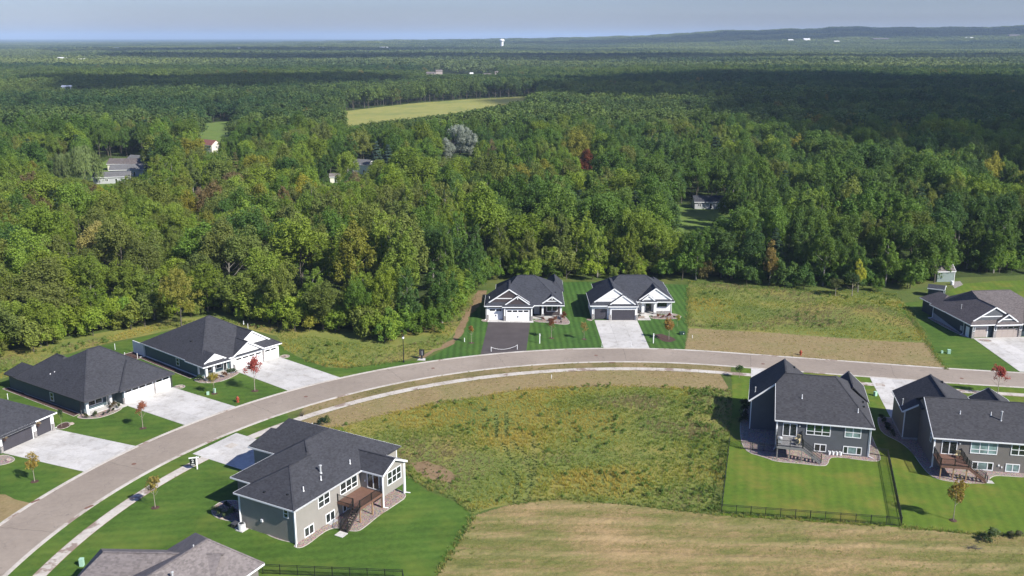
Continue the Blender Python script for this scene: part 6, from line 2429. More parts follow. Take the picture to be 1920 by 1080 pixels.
dF = deck(F_, 'brown deck with black railing on the taupe house at right', 0.4, 4.0, -3.7, 0.37, 2.1, 'deck_brown', 'raw_wood',
          [(0.5, -3.55), (2.15, -3.55), (3.85, -3.55), (5.2, -3.5)], ((4.0, -3.2), (6.55, -3.35), 1.0, 'deck_brown'),
          [[(0.42, -3.65), (4.0, -3.65)], [(0.42, 0.3), (0.42, -3.65)], [(3.98, 0.3), (3.98, -2.6)]],
          pad=[(6.5, -2.9), (6.5, -3.8), (7.5, -3.75), (7.4, -2.9)])

# furniture on the grey deck
def chair(h, u, v, z, rz, label, group):
    p_ = loc2w(h, u, v, z)
    c = tag(empty('chair', p_, h.a + rz), label, 'chair', group)
    MB().box(-.3, .3, -.3, .3, .36, .46).build('cushion', 'cushion', c)
    MB().box(-.3, .3, .26, .36, .46, .95).build('backrest', 'cushion', c)
    for a in (-.28, .28):
        for b in (-.28, .28):
            MB().box(a - .025, a + .025, b - .025, b + .025, 0, .36).build('leg', 'black_metal', c)
        MB().box(a - .03, a + .03, -.3, .3, .58, .63).build('arm', 'black_metal', c)
    return c


chair(E_, 3.3, -1.1, 2.1, -0.6, 'cushioned chair at the right end of the grey deck', 'deck chairs')
chair(E_, 3.2, -2.5, 2.1, -2.0, 'tan cushioned chair by the stair of the grey deck', 'deck chairs')
chair(F_, 3.3, -0.6, 2.1, -0.4, 'dark cushioned chair on the brown deck at right', 'deck chairs')
# grill on the near house? kettle by the left rail of the grey deck
p_ = loc2w(E_, .8, -2.6, 2.1)
gq = tag(empty('grill', p_, E_.a), 'covered grill at the left rail of the grey deck', 'grill')
MB().box(-.3, .3, -.25, .25, .15, .85).build('cabinet', 'grey_metal', gq)
MB().lathe([(.32, .85), (.30, 1.0), (.18, 1.1), (.02, 1.14)], 12).build('lid', 'grey_metal', gq)
# white planters
for i in range(4):
    u = 7.95 + i * .52
    p_ = loc2w(E_, u, -.12 + i * .03)
    t_ = tag(empty('planter', p_), 'tall white planter under the grey house windows, %s of four' % ('leftmost', 'second from left', 'third from left', 'rightmost')[i], 'planter', 'white planters')
    MB().lathe([(.13, .04), (.17, .1), (.2, .62), (.17, .62), (.165, .55)], 12).build('pot', 'white_trim', t_)
    pm2 = MB()
    rp = random.Random(i)
    for k in range(9):
        a = rp.uniform(0, 6.28)
        pm2.tube((0, 0, .55), (math.cos(a) * .12, math.sin(a) * .12, .55 + rp.uniform(.35, .6)), .012, .003, 4)
    pm2.build('stems', 'bark', t_)

# ================================================================== FENCES
def fence(name, label, pts, h=1.25, group=None):
    """black picket fence with posts and rails, world points"""
    f = tag(empty(name, (pts[0][0], pts[0][1], 0)), label, 'fence')
    ox, oy = pts[0][0], pts[0][1]
    for a, b in zip(pts, pts[1:]):
        a3, b3 = Vector((a[0] - ox, a[1] - oy, 0)), Vector((b[0] - ox, b[1] - oy, 0))
        L_ = (b3 - a3).length
        for z in (h, h - .18, .18):
            MB().beam(a3 + Vector((0, 0, z)), b3 + Vector((0, 0, z)), .04, .04).build('rail', 'black_metal', f)
        k = max(1, round(L_ / 1.9))
        for i in range(k + 1):
            if i == k and b is not pts[-1]: continue
            c = a3.lerp(b3, i / k)
            MB().box(c.x - .035, c.x + .035, c.y - .035, c.y + .035, 0, h + .06).build('post', 'black_metal', f)
        n = int(L_ / .12)
        pk_ = MB()
        for i in range(1, n):
            c = a3.lerp(b3, i / n)
            pk_.box(c.x - .009, c.x + .009, c.y - .009, c.y + .009, .06, h - .02)
        pk_.build('pickets', 'black_metal', f)['kind'] = 'stuff'
    return f


fc = [P(1368, 829), P(1352.5, 962), P(1690, 987), P(1664, 857)]
fence('fence', 'black metal picket fence enclosing the back lawn of the dark grey house', [loc2w(E_, .3, -1.2), loc2w(E_, -4.6, -1.0), fc[0], fc[1], fc[2], fc[3], loc2w(E_, 13.6, 1.6)])
fence('fence', 'black metal fence at the bottom edge right of the brown roofs', [P(493, 1076), P(755, 1087), P(760, 1110)])

# ================================================================== YOUNG TREES & SHRUBS
YT = []
for i in range(5):
    YT.append((crown(700 + i, 4.2, .85 if i != 2 else .7, 1.4, 2.7, 44, 32 if i != 2 else 20, .26, .085, 'round'), limbs(720 + i, 4.2, .82, .045, 9, .24, 2, .012, .38).mesh('trunk', 'young_bark'), 4.2))


def young(px, py, hgt, tint, label, pi_=None, wide=1.0, ring=True, group='young yard trees'):
    x, y, _ = P(px, py)
    pr = YT[pi_ if pi_ is not None else rg.randrange(5)]
    o = tag(empty('young_tree', (x, y, 0), rg.uniform(0, 6.28)), label, 'tree', group)
    s_ = hgt / pr[2]
    o.scale = (s_ * wide, s_ * wide, s_)
    c = link('crown', pr[0], o)
    c['tint'] = list(tint)
    link('trunk', pr[1], o)
    if ring:
        m_ = MB().lathe([(.55 / s_, .01), (.5 / s_, .05), (.1 / s_, .07)], 14)
        m_.build('mulch_ring', 'mulch', o)
    return o


GOLD, ORNG, RED, GRN = (0.36, 0.26, 0.06), (0.33, 0.18, 0.05), (0.36, 0.075, 0.06), (0.05, 0.11, 0.03)
young(65, 903, 4.5, GOLD, 'young yellow-orange tree on the lawn at the far left edge, beside the nearest white driveway', 0)
young(268, 803, 4.7, (0.36, 0.13, 0.07), 'young orange-red tree on the lawn between the two left driveways', 2)
young(478, 733, 5.9, RED, 'young red tree beside the white-gabled house driveway', 1, 1.15)
young(402, 738, 4.0, (0.34, 0.28, 0.06), 'young yellow tree before the porch of the white-gabled house', 3)
young(291, 952, 4.5, (0.30, 0.24, 0.06), 'young golden tree on the near lawn beside the pavement', 4)
young(1787, 976, 6.2, (0.30, 0.21, 0.05), 'young orange-gold tree on the back lawn of the taupe house', 0, .85)
young(1870, 741, 5.2, RED, 'young crimson tree beside the street at the right edge', 1, 1.2)
young(1386, 708, 2.4, GRN, 'small round green tree on the verge left of the grey house', 3, 1.5, False)
young(884, 643, 3.9, ORNG, 'young orange tree left of the blacktop driveway', 2)
young(1034, 634, 4.3, (0.22, 0.09, 0.05), 'young rust-brown tree before the brown-sided house', 1)
young(1095, 636, 3.6, (0.32, 0.25, 0.08), 'young pale gold tree between the two middle houses', 4)
young(1254, 637, 4.8, (0.33, 0.19, 0.05), 'young orange tree right of the pale concrete driveway', 0, 1.1, False)
young(1270, 612, 2.6, (0.30, 0.29, 0.04), 'little yellow tree at the right corner of the white house', 3, 1.1, False)
young(116, 800, 3.1, (0.03, 0.07, 0.02), 'slim dark green tree at the corner of the left-edge house', 2, .8, False)
young(1597, 556, 5.5, (0.045, 0.08, 0.02), 'rounded green tree at the back of the long-grass lot', 1, 1.9, False)
young(1566, 555, 4.4, (0.10, 0.12, 0.035), 'bushy olive tree left of the rounded green one on the long-grass lot', 3, 1.7, False)

SH = [crown(740 + i, 1.0, .5, .5, .45, 10, 34, .24, .075, 'round') for i in range(3)]
nshr = {}


def shrub(h, u, v, size, tint, label, group='bed shrubs'):
    p_ = loc2w(h, u, v)
    o = bpy.data.objects.new('shrub', SH[rg.randrange(3)])
    COL.objects.link(o)
    o.location = p_
    o.rotation_euler = (0, 0, rg.uniform(0, 6))
    o.scale = (size, size, size)
    o['tint'] = list(tint)
    tag(o, label, 'shrub', group)


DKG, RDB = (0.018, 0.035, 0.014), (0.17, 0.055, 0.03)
pos5 = ['first', 'second', 'third', 'fourth', 'fifth', 'sixth']
for i in range(5):
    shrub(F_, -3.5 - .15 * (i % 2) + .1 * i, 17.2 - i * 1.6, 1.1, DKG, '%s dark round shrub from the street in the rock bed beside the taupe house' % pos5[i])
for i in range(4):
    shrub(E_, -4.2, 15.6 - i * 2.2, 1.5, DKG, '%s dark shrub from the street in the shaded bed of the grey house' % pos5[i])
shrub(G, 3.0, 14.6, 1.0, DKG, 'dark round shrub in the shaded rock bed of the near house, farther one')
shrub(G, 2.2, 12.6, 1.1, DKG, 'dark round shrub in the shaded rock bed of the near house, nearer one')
for i, (u, v, s_) in enumerate(((1.0, 13.6, 1.3), (1.6, 12.4, 1.1), (1.3, 14.8, 1.0), (0.9, 12.7, .9))):
    shrub(G, u, v, s_, (0.12, 0.16, 0.07), 'feathery pale green grass clump in the round bed of the near house, %s' % ('largest', 'nearest the wall', 'farthest', 'nearest the lawn')[i])
for i, (u, v, s_, t_) in enumerate(((0.5, .6, .9, (.08, .09, .03)), (1.6, -.1, 1.0, (.07, .10, .03)), (2.6, -.7, .6, DKG), (3.6, -.6, .6, DKG), (4.6, -.2, .6, DKG), (5.5, .8, 1.3, (.10, .07, .03)), (5.9, .1, .8, (.06, .08, .03)))):
    shrub(A_, u, v, s_, t_, '%s low plant from the left in the front bed of the charcoal hip-roofed house' % (pos5 + ['seventh'])[i])
for i, (u, v, s_, t_) in enumerate(((-1.0, -1.6, 1.3, (.03, .06, .02)), (-.1, -3.0, 1.1, (.09, .08, .04)), (1.2, -3.7, 1.2, (.14, .06, .03)), (3.0, -3.3, 1.0, (.16, .07, .03)), (4.2, -3.0, 1.2, (.05, .08, .03)), (5.3, -2.7, 1.2, (.04, .07, .03)))):
    shrub(B_, u, v, s_, t_, '%s plant from the left in the porch bed of the white-gabled house' % pos5[i])
for i, (u, v, s_, t_) in enumerate(((12.7, .3, .8, RDB), (14.1, -.1, .7, RDB), (15.5, .4, .9, RDB), (16.9, .5, 1.0, RDB), (17.3, 1.6, 1.6, RDB), (16.4, -1.6, .5, DKG))):
    shrub(C_, u, v, s_, t_, '%s plant from the left in the curved bed of the brown-sided house' % pos5[i])
for i, (u, v, s_, t_) in enumerate(((13.6, 1.6, .5, DKG), (15.0, 1.8, .9, RDB), (16.0, 1.3, .8, RDB), (17.5, 1.7, 1.1, (.20, .03, .02)), (18.4, 1.0, .6, DKG), (11.0, 1.9, .8, DKG))):
    shrub(D_, u, v, s_, t_, '%s plant in the bed of the white house, %s' % (('first', 'second', 'third', 'fourth', 'fifth', 'sixth')[i], 'dark leaved' if t_ == DKG else 'reddish'))
for i, (px, py, s_) in enumerate(((604, 800, 1.7), (612, 792, 1.5))):
    p_ = P(px, py)
    o = bpy.data.objects.new('shrub', SH[i]); COL.objects.link(o)
    o.location = p_; o.scale = (s_, s_, s_ * .8); o['tint'] = [(0.02, 0.045, 0.02), (0.10, 0.13, 0.03)][i]
    tag(o, ['dark green shrub behind the near house roof', 'light green weed clump beside the dark shrub behind the near house'][i], 'shrub')
# brush heap at lower right
for i, (px, py, s_, t_) in enumerate(((1862, 1012, 1.9, (0.10, 0.14, 0.05)), (1845, 1015, 1.5, (0.05, 0.08, 0.03)), (1892, 1006, 1.3, (0.11, 0.12, 0.05)), (1910, 1010, 1.3, (0.10, 0.10, 0.05)))):
    p_ = P(px, py)
    o = bpy.data.objects.new('brush_clump', SH[i % 3]); COL.objects.link(o)
    o.location = p_; o.scale = (s_, s_, s_ * .7); o['tint'] = list(t_)
    tag(o, ['largest pale green brush clump on the lawn edge at lower right', 'dark brush clump left of the largest pale one at lower right', 'grey-green brush clump right of the largest one at lower right', 'brush clump nearest the right edge of the photo'][i], 'brush')
m_ = MB()
rp = random.Random(9)
for k in range(26):
    a = rp.uniform(0, 6.28)
    m_.tube((rp.uniform(-1, 1), rp.uniform(-.4, .4), .02), (rp.uniform(-1, 1) + math.cos(a) * .8, rp.uniform(-.4, .4) + math.sin(a) * .4, rp.uniform(.1, .4)), .04, .015, 5)
o = m_.build('branch_pile', 'bark'); o.location = P(1826, 1027)
tag(o, 'low pile of dark dead branches in the mown field at lower right', 'branches')
# leafless brown weed beside pavement
m_ = MB()
for k in range(30):
    a = rp.uniform(0, 6.28)
    m_.tube((0, 0, 0), (math.cos(a) * rp.uniform(.2, .9), math.sin(a) * rp.uniform(.2, .9), rp.uniform(.6, 1.4)), .02, .006, 4)
o = m_.build('dry_weed', 'bark'); o.location = P(567, 781)
tag(o, 'leafless dark weed beside the pavement behind the near house roof', 'weed')

# ================================================================== STREET FURNITURE
def thing(name, px, py, label, cat, group=None, rz=0.0, z=0.0):
    x, y, _ = P(px, py)
    return tag(empty(name, (x, y, z), rz), label, cat, group)


def hydrant(px, py, label):
    t_ = thing('fire_hydrant', px, py, label, 'hydrant', 'fire hydrants')
    MB().lathe([(.2, 0), (.2, .06), (.14, .1), (.14, .55), (.19, .58), (.19, .64), (.15, .68), (.09, .8), (.03, .84), (.03, .9)], 14).build('barrel', 'red_paint', t_)
    for s_ in (-1, 1):
        MB().tube((s_ * .1, 0, .45), (s_ * .26, 0, .45), .08, .08, 10).build('outlet', 'red_paint', t_)
    MB().tube((0, -.1, .4), (0, -.28, .4), .1, .1, 10).build('outlet', 'red_paint', t_)
    t_.scale = (1.25, 1.25, 1.25)


hydrant(446, 754, 'orange-red hydrant on the lawn before the white-gabled house')
hydrant(1501, 666, 'orange-red hydrant on the dry strip across the street from the grey house')

# lamp post
t_ = thing('street_lamp', 757, 679.5, 'black street lamp with white globe left of the letter box cluster', 'street lamp')
MB().lathe([(.16, 0), (.16, .3), (.09, .5), (.07, 4.5), (.10, 4.55), (.10, 4.6)], 12).build('post', 'black_metal', t_)
MB().lathe([(.10, 4.6), (.2, 4.72), (.22, 4.95), (.12, 5.12)], 12).build('globe', 'white_trim', t_)
MB().lathe([(.26, 5.1), (.2, 5.2), (.05, 5.3), (.02, 5.45)], 12).build('lamp_cap', 'black_metal', t_)
MB().box(.0, .5, -.02, .02, 5.5, 5.53).build('bracket', 'black_metal', t_)

# cluster letter box
t_ = thing('mailbox_cluster', 791, 673, 'black pedestal letter box cluster on a small concrete pad by the kerb', 'mailbox', None, -0.15)
MB().slab([(-.7, -.9, .05), (.9, -.9, .05), (.6, .35, .05), (-.5, .35, .05)], .05).build('pad', 'concrete', t_)
MB().box(-.15, .15, -.12, .12, .05, .75).build('pedestal', 'black_metal', t_)
b_ = MB().box(-.45, .45, -.25, .25, .75, 1.85).build('cabinet', 'black_metal', t_)
for i in range(2):
    for j in range(5):
        MB().box(-.4 + i * .42, -.02 + i * .42, -.28, -.25, .8 + j * .2, .98 + j * .2).build('door', 'dark_door', b_)
MB().box(.12, .17, -.30, -.281, .85, 1.75).build('label_strip', 'white_trim', b_)

# yard sign on the near lawn
t_ = thing('yard_sign', 370.2, 879.5, 'white sign post with a hanging black panel beside the pavement on the near lawn', 'sign', None, math.radians(16))
MB().box(-.08, .08, -.08, .08, 0, 1.9).build('post', 'white_trim', t_)
MB().box(-1.05, .35, -.06, .06, 1.72, 1.85).build('arm', 'white_trim', t_)
pn = MB().box(-.95, -.15, -.025, .025, .62, 1.62).build('panel', 'black_metal', t_)


def text_part(txt, size, loc, rot, parent, mat='white_trim', name='lettering', ext=.006):
    cu = bpy.data.curves.new(name, 'FONT')
    cu.body = txt
    cu.size = size
    cu.extrude = ext
    cu.align_x = 'CENTER'
    cu.resolution_u = 3
    tmp = bpy.data.objects.new(name, cu)
    me = bpy.data.meshes.new_from_object(tmp)
    bpy.data.objects.remove(tmp)
    o = bpy.data.objects.new(name, me)
    COL.objects.link(o)
    me.materials.clear()
    me.materials.append(M[mat])
    o.parent = parent
    o.location = loc
    o.rotation_euler = rot
    return o


text_part('2', .75, (-.55, -.035, 1.02), (math.pi / 2, 0, 0), pn)
MB().box(-.8, -.3, -.03, -.026, .74, .80).build('underline', 'white_trim', pn)


def chain_posts():
    a, b = P(921, 659.5), P(970, 655.5)
    for i, q_ in enumerate((a, b)):
        o = MB().box(-.05, .05, -.05, .05, 0, 1.0).build('driveway_post', 'white_trim')
        o.location = q_
        tag(o, 'white post at the foot of the blacktop driveway, %s end of the chain' % ('left', 'right')[i], 'post', 'chain posts')
    m = MB()
    pr_ = None
    for i in range(17):
        f_ = i / 16
        c = Vector(a).lerp(Vector(b), f_) + Vector((0, 0, .92 - .62 * (1 - (2 * f_ - 1) ** 2)))
        if pr_ is not None: m.tube(pr_, c, .03, .03, 5)
        pr_ = c
    o = m.build('chain', 'white_trim')
    o['label'] = 'white chain sagging across the foot of the blacktop driveway'; o['category'] = 'chain'


chain_posts()


def post(px, py, h, w_, label, group, mat='white_trim', name='marker_post', cap=None):
    o = thing(name, px, py, label, 'post', group)
    MB().box(-w_ / 2, w_ / 2, -w_ / 2, w_ / 2, 0, h).build('shaft', mat, o)
    if cap == 'lamp':
        MB().box(-.11, .11, -.11, .11, h, h + .1).build('cap', mat, o)
        MB().box(.06, .2, -.06, .06, h - .32, h - .14).build('number_plate', 'grey_metal', o)
    else:
        MB().box(-w_ / 2 - .015, w_ / 2 + .015, -w_ / 2 - .015, w_ / 2 + .015, h, h + .03).build('cap', mat, o)
    return o


post(1012, 644, 1.9, .16, 'tall white square post on the lawn right of the blacktop driveway', 'white yard posts', cap='lamp')
post(1225, 643.5, 1.9, .16, 'tall white square post on the lawn right of the concrete driveway', 'white yard posts', cap='lamp')
post(871, 641, .8, .14, 'short white post on the striped lawn left of the orange tree', 'white stakes')
for i, (px, py) in enumerate(((1128.5, 650.5), (1183.5, 650.5))):
    t_ = thing('snow_marker', px, py, 'slim white marker standing on the concrete driveway, %s one' % ('left', 'right')[i], 'marker', 'driveway markers')
    MB().lathe([(.16, .04), (.16, .08), (.05, .12)], 10).build('base', 'grey_metal', t_)
    MB().tube((0, 0, .1), (0, 0, 1.0), .035, .03, 8).build('rod', 'white_trim', t_)


def pedestal(px, py, w_, h, label, group='utility boxes'):
    t_ = thing('utility_box', px, py, label, 'utility box', group, rg.uniform(-.4, .6))
    MB().box(-w_ / 2, w_ / 2, -w_ / 2, w_ / 2, 0, h).build('cabinet', 'green_paint', t_)
    MB().box(-w_ / 2 - .02, w_ / 2 + .02, -w_ / 2 - .02, w_ / 2 + .02, h, h + .05).build('lid', 'green_paint', t_)


pedestal(154, 1061, .45, .9, 'pale green box on the near lawn at bottom left')
pedestal(390, 740, .4, .45, 'low pale green box before the white-gabled house')
pedestal(402.5, 737, .35, .75, 'taller pale green box beside the low one before the white-gabled house')
pedestal(1779, 663, .55, .75, 'larger pale green box on the lawn of the right-edge house')
pedestal(1766, 662, .35, .4, 'smaller pale green box beside the larger one at right')
pedestal(1641, 742, .45, .7, 'pale green box on the grass between the two deck houses')
t_ = thing('transformer_box', 1279, 627, 'dark green transformer box at the edge of the white house lawn', 'utility box')
MB().box(-.55, .55, -.4, .4, 0, .55).build('cabinet', 'dark_green_paint', t_)
MB().box(.15, .3, -.43, -.4, .2, .4).build('warning_label', 'white_trim', t_)
for i, (px, py, h_, lab) in enumerate(((216, 656, 1.2, 'white pipe standing on the back lawn behind the charcoal hip-roofed house'), (234, 666, .5, 'short white stake left of the privacy panel'), (258, 672, 1.0, 'white pipe at the corner of the mulch bed by the blue-green house'),
                                   (15, 749, 1.0, 'white pipe on the strip behind the left-edge house'), (465, 616, 1.0, 'thin pale stake in the long grass behind the white-gabled house'), (1034, 710, .7, 'short white stake on the dry verge below the pavement'), (1298, 634, .6, 'white stake on the dry strip right of the transformer box'), (586, 806, 1.1, 'pale stake in the grass behind the near house'))):
    t_ = thing('stake', px, py, lab, 'stake', 'white stakes')
    MB().tube((0, 0, 0), (0, 0, h_), .05, .05, 7).build('shaft', 'white_trim', t_)
    MB().lathe([(.065, h_ - .04), (.065, h_ + .03), (.03, h_ + .06)], 8).build('cap', 'white_trim', t_)

# air conditioner and small things by the near house
p_ = loc2w(G, -.15, 8.7)
t_ = tag(empty('air_conditioner', (p_[0], p_[1], 0), G.a), 'white ringed air conditioner against the shaded wall of the near house', 'air conditioner')
MB().box(-.55, .55, -.55, .55, 0, .1).build('pad', 'concrete', t_)
MB().lathe([(.45, .1), (.45, .85), (.4, .9)], 18).build('casing', 'grey_metal', t_)
for k in range(6):
    MB().lathe([(.47, .16 + k * .11), (.47, .20 + k * .11)], 18).build('louvre', 'white_trim', t_)
MB().lathe([(.3, .9), (.28, .93), (.05, .95)], 14).build('fan_grille', 'black_metal', t_)
p_ = loc2w(G, .1, 10.0)
t_ = tag(empty('storage_bin', (p_[0], p_[1], 0), G.a), 'dark box beside the air conditioner of the near house', 'bin')
MB().box(-.5, .5, -.35, .35, 0, .5).build('body', 'dark_trim', t_)
MB().box(-.53, .53, -.38, .38, .5, .56).build('lid', 'dark_trim', t_)
# cellar-side timber steps beside the grey house
t_ = tag(empty('garden_steps', (loc2w(E_, -3.95, 4.5)[0], loc2w(E_, -3.95, 4.5)[1], 0), E_.a), 'short flight of grey timber steps along the side of the grey house', 'steps')
for k in range(11):
    MB().box(-.35, .35, -2.6 + k * .5, -2.42 + k * .5, 0, .08 + k * .02).build('step', 'timber_grey', t_)
# hanging baskets on the left-edge house
for i, u in enumerate((-2.95, -8.85)):
    p_ = loc2w(L_, u, -.5)
    t_ = tag(empty('hanging_basket', (p_[0], p_[1], 1.75)), 'hanging flower basket on the %s white post between the dark garage doors' % ('right-hand', 'left-hand')[i], 'basket', 'hanging baskets')
    MB().lathe([(.08, 0), (.2, .12), (.24, .25)], 12).build('basket', 'mulch', t_)
    o = link('flowers', SH[0], t_, (0, 0, .15), 0, (.75, .75, .6)); o['tint'] = [0.35, 0.26, 0.16]
# boulders
for i, (h, u, v, s_) in enumerate(((L_, 2.6, -.9, .5), (G, 0.6, 13.0, .3), (B_, -.6, -3.2, .35), (A_, 17.9, -.2, .35), (B_, 17.3, -2.2, .35), (L_, -10.8, -3.2, .5), (C_, -.2, -.4, .25))):
    m_ = MB()
    prof = []
    rp = random.Random(i)
    m_.lathe([(.7, 0), (.95, .25), (.8, .6), (.35, .85)], 9)
    m_.v = [(a + rp.uniform(-.12, .12), b + rp.uniform(-.12, .12), c + rp.uniform(-.08, .08) if c > .01 else c) for a, b, c in m_.v]
    o = m_.build('boulder', 'boulder')
    o.location = loc2w(h, u, v)
    o.scale = (s_, s_ * .8, s_ * .8)
    tag(o, ['boulder in the mulch bed right of the dark garage doors', 'boulder among pale grasses of the near house bed', 'boulder at the left end of the porch bed of the white-gabled house', 'boulder at the right corner of the charcoal hip-roofed house', 'boulder at the right corner of the white-gabled house', 'boulder in the bed at the far left edge', 'boulder at the left corner of the brown-sided house'][i], 'boulder', 'bed boulders')
# mulch island under the orange tree
sheet('mulch_island', pxs([(1228, 627), (1240, 626), (1262, 633), (1268, 638), (1256, 642), (1243, 640), (1232, 633)]), 0.03, 'mulch')
# patio next to the garden shed
sheet('patio', pxs([(1781, 529), (1800, 527), (1806, 534), (1790, 541)]), 0.03, 'timber_grey')
t_ = thing('patio_heater', 1785, 534, 'white drum on the little patio beside the green shed', 'drum')
MB().lathe([(.35, 0), (.4, .2), (.4, .9), (.3, 1.0)], 14).build('drum', 'white_trim', t_)
# manholes, patches and drains in the street
for i, (px, py) in enumerate(((251, 870), (573.5, 743.7), (812, 690.5), (1117.5, 666.3), (1430.6, 682.3), (1803, 709.5))):
    m_ = MB().lathe([(.34, .014), (.34, .02), (.30, .022), (.30, .018)], 20)
    o = m_.build('manhole_cover', 'rust_iron')
    o.location = P(px, py)
    tag(o, 'round iron cover in the street, %s along it' % ('nearest', 'second', 'third', 'fourth', 'fifth', 'rightmost')[i], 'manhole', 'manhole covers')
for i, (px, py, rz_) in enumerate(((66, 940, .95), (167, 951, .98), (1148, 680, 0))):
    o = MB().box(-.6, .6, -.22, .22, .046, .052).build('drain_grate', 'rust_iron')
    o.location = P(px, py); o.rotation_euler = (0, 0, rz_)
    tag(o, ['rusty drain grate in the left kerb near the dry patch', 'rusty drain grate in the kerb across from the left one', 'drain grate in the kerb below the white house driveway'][i], 'drain', 'drain grates')

# ================================================================== FAR BUILDINGS
for (px, pt, zt, w_, d_, deg, wl, rf, hz_, lab) in FAR_HOUSES:
    x, y = fplace(px, pt, zt)
    hh = House('house', lab, 'house', (x, y + d_ * 0.1), deg, wl, rf, 'white_trim', ze=hz_)
    # ridge along u: gables at both ends
    hh.hip(-w_ / 2, w_ / 2, -d_ / 2, d_ / 2, hz_, (-w_ / 2, 0), (w_ / 2, 0), zt, trim='fb')
    hh.wall.box(-w_ / 2 + .3, w_ / 2 - .3, -d_ / 2 + .4, d_ / 2 - .4, 0, hz_ - .1)
    for s_ in (-1, 1):
        g_ = MB()
        xx = s_ * (w_ / 2 - .35)
        g_.add([(xx, -d_ / 2 + .4, hz_ - .2), (xx, d_ / 2 - .4, hz_ - .2), (xx, 0, zt - .2), (xx + .1, -d_ / 2 + .4, hz_ - .2), (xx + .1, d_ / 2 - .4, hz_ - .2), (xx + .1, 0, zt - .2)], [(2, 1, 0), (3, 4, 5), (0, 1, 4, 3), (1, 2, 5, 4), (2, 0, 3, 5)])
        g_.build('gable_wall', wl, hh.root)
    n_ = int(w_ / 3.5)
    for k in range(n_):
        a = -w_ / 2 + (k + .5) * w_ / n_
        if k == n_ // 2:
            hh.window('-v', -d_ / 2 + .4, a - .5, a + .5, .1, 2.1, 1, name='front_door')
        else:
            hh.window('-v', -d_ / 2 + .4, a - .6, a + .6, max(.9, hz_ - 1.9), hz_ - .6, 2)
    for s_, fc_ in ((-1, '-u'), (1, '+u')):
        hh.window(fc_, s_ * (w_ / 2 - .3), -.6, .6, max(.9, hz_ - 1.9), hz_ - .6, 2)
    hh.done()
# chimney for the white ranch, cars? none seen

# water tower
tx, ty = P(941, 92.2, 15)[:2]
k_ = 4480 / ty
tx, ty = tx * k_, ty * k_
wt = tag(empty('water_tower', (tx, ty, 0)), 'white water tower with bulbous tank on the horizon', 'water tower')
MB().lathe([(8.5, 0), (7.4, 8), (7.4, 38), (8.2, 40)], 28).build('column', 'far_white', wt, True)
MB().lathe([(8.2, 40), (11.2, 43), (11.8, 46.5), (11.2, 49.5), (8.5, 52), (4, 53.3), (.8, 53.7)], 32).build('tank', 'far_white', wt, True)
MB().lathe([(.5, 53.5), (.5, 55)], 8).build('finial', 'grey_metal', wt)

# far pale buildings half sunk in the canopy: (px, py, visible width px, height px, z of foot)
FB = [(117, 112, 15, 3.5, 15, 'white roofed barn, left one of two on the far left'), (155, 114, 13, 3.5, 15, 'white roofed barn, right one of two on the far left'), (126, 165, 17, 4, 14, 'low white building in the trees at far left'),
      (218, 91.5, 10, 1.6, 15, 'thin white building far out at left'), (447, 92, 5, 1.6, 15, 'tiny white building far out left of centre'), (604, 91, 9, 1.6, 15, 'thin white building far out at centre left'),
      (808, 138.5, 15, 3, 14, 'left one of the tan roofs beyond the yellow field'), (823, 136, 12, 4, 14, 'tall tan house beyond the yellow field'), (884, 140, 6, 3, 14, 'white gabled house beyond the yellow field'), (914, 141.5, 13, 3, 14, 'grey roofed house beyond the yellow field'), (931, 138.5, 6, 4, 14, 'brown gabled house rightmost beyond the yellow field'),
      (720, 90.5, 14, 1.5, 15, 'low white building far out left of the water tower'), (802, 89.5, 16, 1.4, 15, 'long low white building far out left of the water tower'), (932, 87.6, 11, 1.6, 15, 'low white building at the foot of the water tower'),
      (1262, 74, 12, 1.6, None, 'thin white building on the horizon right of the tower'), (1482, 75, 9, 2.6, None, 'white building below the hills, left of the middle pair'), (1512, 74.5, 11, 3.2, None, 'white building below the hills, middle'), (1568, 75.5, 9, 2, None, 'white building below the hills, right of the middle'), (1650, 71, 26, 2.2, None, 'pinkish long building below the hills'), (1818, 70, 13, 2.2, None, 'white building below the hills at right'), (1901, 64, 18, 3, None, 'pale building on the slope at the right edge')]
for i, (px, py, wpx, hpx, zf, lab) in enumerate(FB):
    if zf is None:
        # on the hill slope: march outward until the line of sight meets the ground plus canopy
        y = 5000.0
        for yy in range(3600, 7000, 20):
            X = (px - 960) / _F * yy * 1.03
            if PROJ(X, yy, hill(X, yy) + 14)[1] <= py + 1:
                y = yy
                break
        else:
            y = 6900.0
        x = (px - 960) / _F * (y * _c + 59 * _s)
        zf = hill(x, y) + 12
        # refine x by projection
        x += (px - PROJ(x, y, zf)[0]) / _F * y
    else:
        x, y, _ = P(px, py, zf)
    sc = y / _F
    w_, h_ = wpx * sc, max(hpx, 2.0) * sc
    d_ = w_ * .7
    base = zf - 14 if zf > 14 else 0
    t_ = tag(empty('far_building', (x, y, 0), math.radians(-8 + (i * 37) % 20)), lab, 'building', None)
    mt = 'far_white' if 'white' in lab else 'tan_door'
    rfm = 'far_white' if 'white' in lab else 'shingle_brown'
    MB().box(-w_ / 2, w_ / 2, -d_ / 2, d_ / 2, max(0, base), zf + h_ * .62).build('wall', mt, t_)
    r_ = MB()
    e = .04 * w_
    z0, z1 = zf + h_ * .6, zf + h_ * 1.25
    r_.add([(-w_ / 2 - e, -d_ / 2 - e, z0), (w_ / 2 + e, -d_ / 2 - e, z0), (w_ / 2 + e, d_ / 2 + e, z0), (-w_ / 2 - e, d_ / 2 + e, z0), (-w_ / 2 - e, 0, z1), (w_ / 2 + e, 0, z1)],
           [(0, 1, 5, 4), (2, 3, 4, 5), (0, 4, 3), (1, 2, 5), (0, 3, 2, 1)])
    r_.build('roof', rfm, t_)

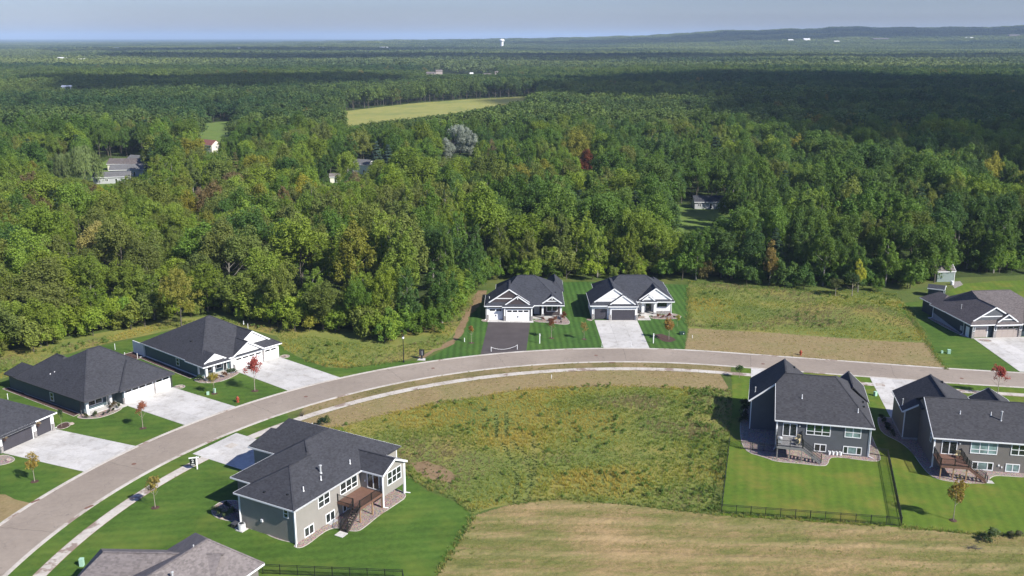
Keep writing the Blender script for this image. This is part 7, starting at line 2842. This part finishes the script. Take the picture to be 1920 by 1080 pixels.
# ================================================================== HAZE
hz = MB().box(-40000, 40000, -40000, 40000, -2.0, 175.0)
ho = hz.build('haze', None)
hm = bpy.data.materials.new('haze_air')
hm.use_nodes = True
nt = hm.node_tree
for n in list(nt.nodes): nt.nodes.remove(n)
ou = nt.nodes.new('ShaderNodeOutputMaterial')
pv = nt.nodes.new('ShaderNodeVolumePrincipled')
pv.inputs['Color'].default_value = (0.58, 0.74, 1.0, 1)
pv.inputs['Density'].default_value = 0.8e-4
pv.inputs['Anisotropy'].default_value = 0.0
nt.links.new(pv.outputs[0], ou.inputs['Volume'])
ho.data.materials.append(hm)
tag(ho, 'pale blue summer haze over the woods', 'haze', kind='stuff')

# ================================================================== CLOUDS (high above, behind and beside the camera)
def cloud(sx, sy, ax, ay, alt, seed, label):
    """a fair-weather cloud whose shade falls round ground point (sx, sy)"""
    k = alt / math.tan(SUN_EL)
    cx, cy = sx + k * math.cos(SUN_AZ), sy + k * math.sin(SUN_AZ)
    rr_ = random.Random(seed)
    nu_, nv_ = 72, 24
    vs, fs = [], []
    ph = [rr_.uniform(0, 6.28) for _ in range(8)]
    for j in range(nv_ + 1):
        th_ = math.pi * j / nv_
        for i in range(nu_):
            a = 2 * math.pi * i / nu_
            w_ = 1 + .16 * math.sin(3 * a + ph[0]) + .11 * math.sin(5 * a + ph[1]) + .08 * math.sin(9 * a + ph[2]) + .05 * math.sin(17 * a + ph[3])
            r = math.sin(th_) * w_
            z = math.cos(th_) * (90 if j < nv_ / 2 else 25) * (1 + .3 * math.sin(7 * a + ph[4]) * math.sin(th_ * 5 + ph[5]))
            vs.append((ax * r * math.cos(a), ay * r * math.sin(a), z))
    for j in range(nv_):
        for i in range(nu_):
            fs.append((j * nu_ + i, (j + 1) * nu_ + i, (j + 1) * nu_ + (i + 1) % nu_, j * nu_ + (i + 1) % nu_))
    m = MB(); m.add(vs, fs)
    o = m.build('cloud', 'cloud_white', None, True)
    o.location = (cx, cy, alt)
    tag(o, label, 'cloud', kind='structure')


t = NT('cloud_white')
t.base((0.85, 0.85, 0.87), 1.0, 0.0)
tr_ = t.n('ShaderNodeBsdfTransparent'); mx_ = t.n('ShaderNodeMixShader'); tl_ = t.n('ShaderNodeBsdfTranslucent')
tl_.inputs[0].default_value = (.9, .9, .92, 1)
m2_ = t.n('ShaderNodeMixShader'); m2_.inputs[0].default_value = .5
t.l(t.b.outputs[0], m2_.inputs[1]); t.l(tl_.outputs[0], m2_.inputs[2])
lw_ = t.noise(t.obj(), .012, 4)
t.l(t.math('MULTIPLY_ADD', lw_, .6, .12), mx_.inputs[0])
t.l(m2_.outputs[0], mx_.inputs[1]); t.l(tr_.outputs[0], mx_.inputs[2]); t.l(mx_.outputs[0], t.out.inputs[0])
cloud(415, 850, 400, 480, 1500, 1, 'white cloud shading the right-hand woods')
cloud(-340, 1080, 180, 180, 1500, 2, 'small white cloud shading the middle woods')
cloud(150, 2500, 1500, 330, 1700, 3, 'long white cloud shading the far woods')
cloud(-900, 3900, 900, 500, 1700, 4, 'white cloud shading the woods far at left')
cloud(1500, 5200, 1400, 600, 1800, 5, 'white cloud shading the woods before the hills')
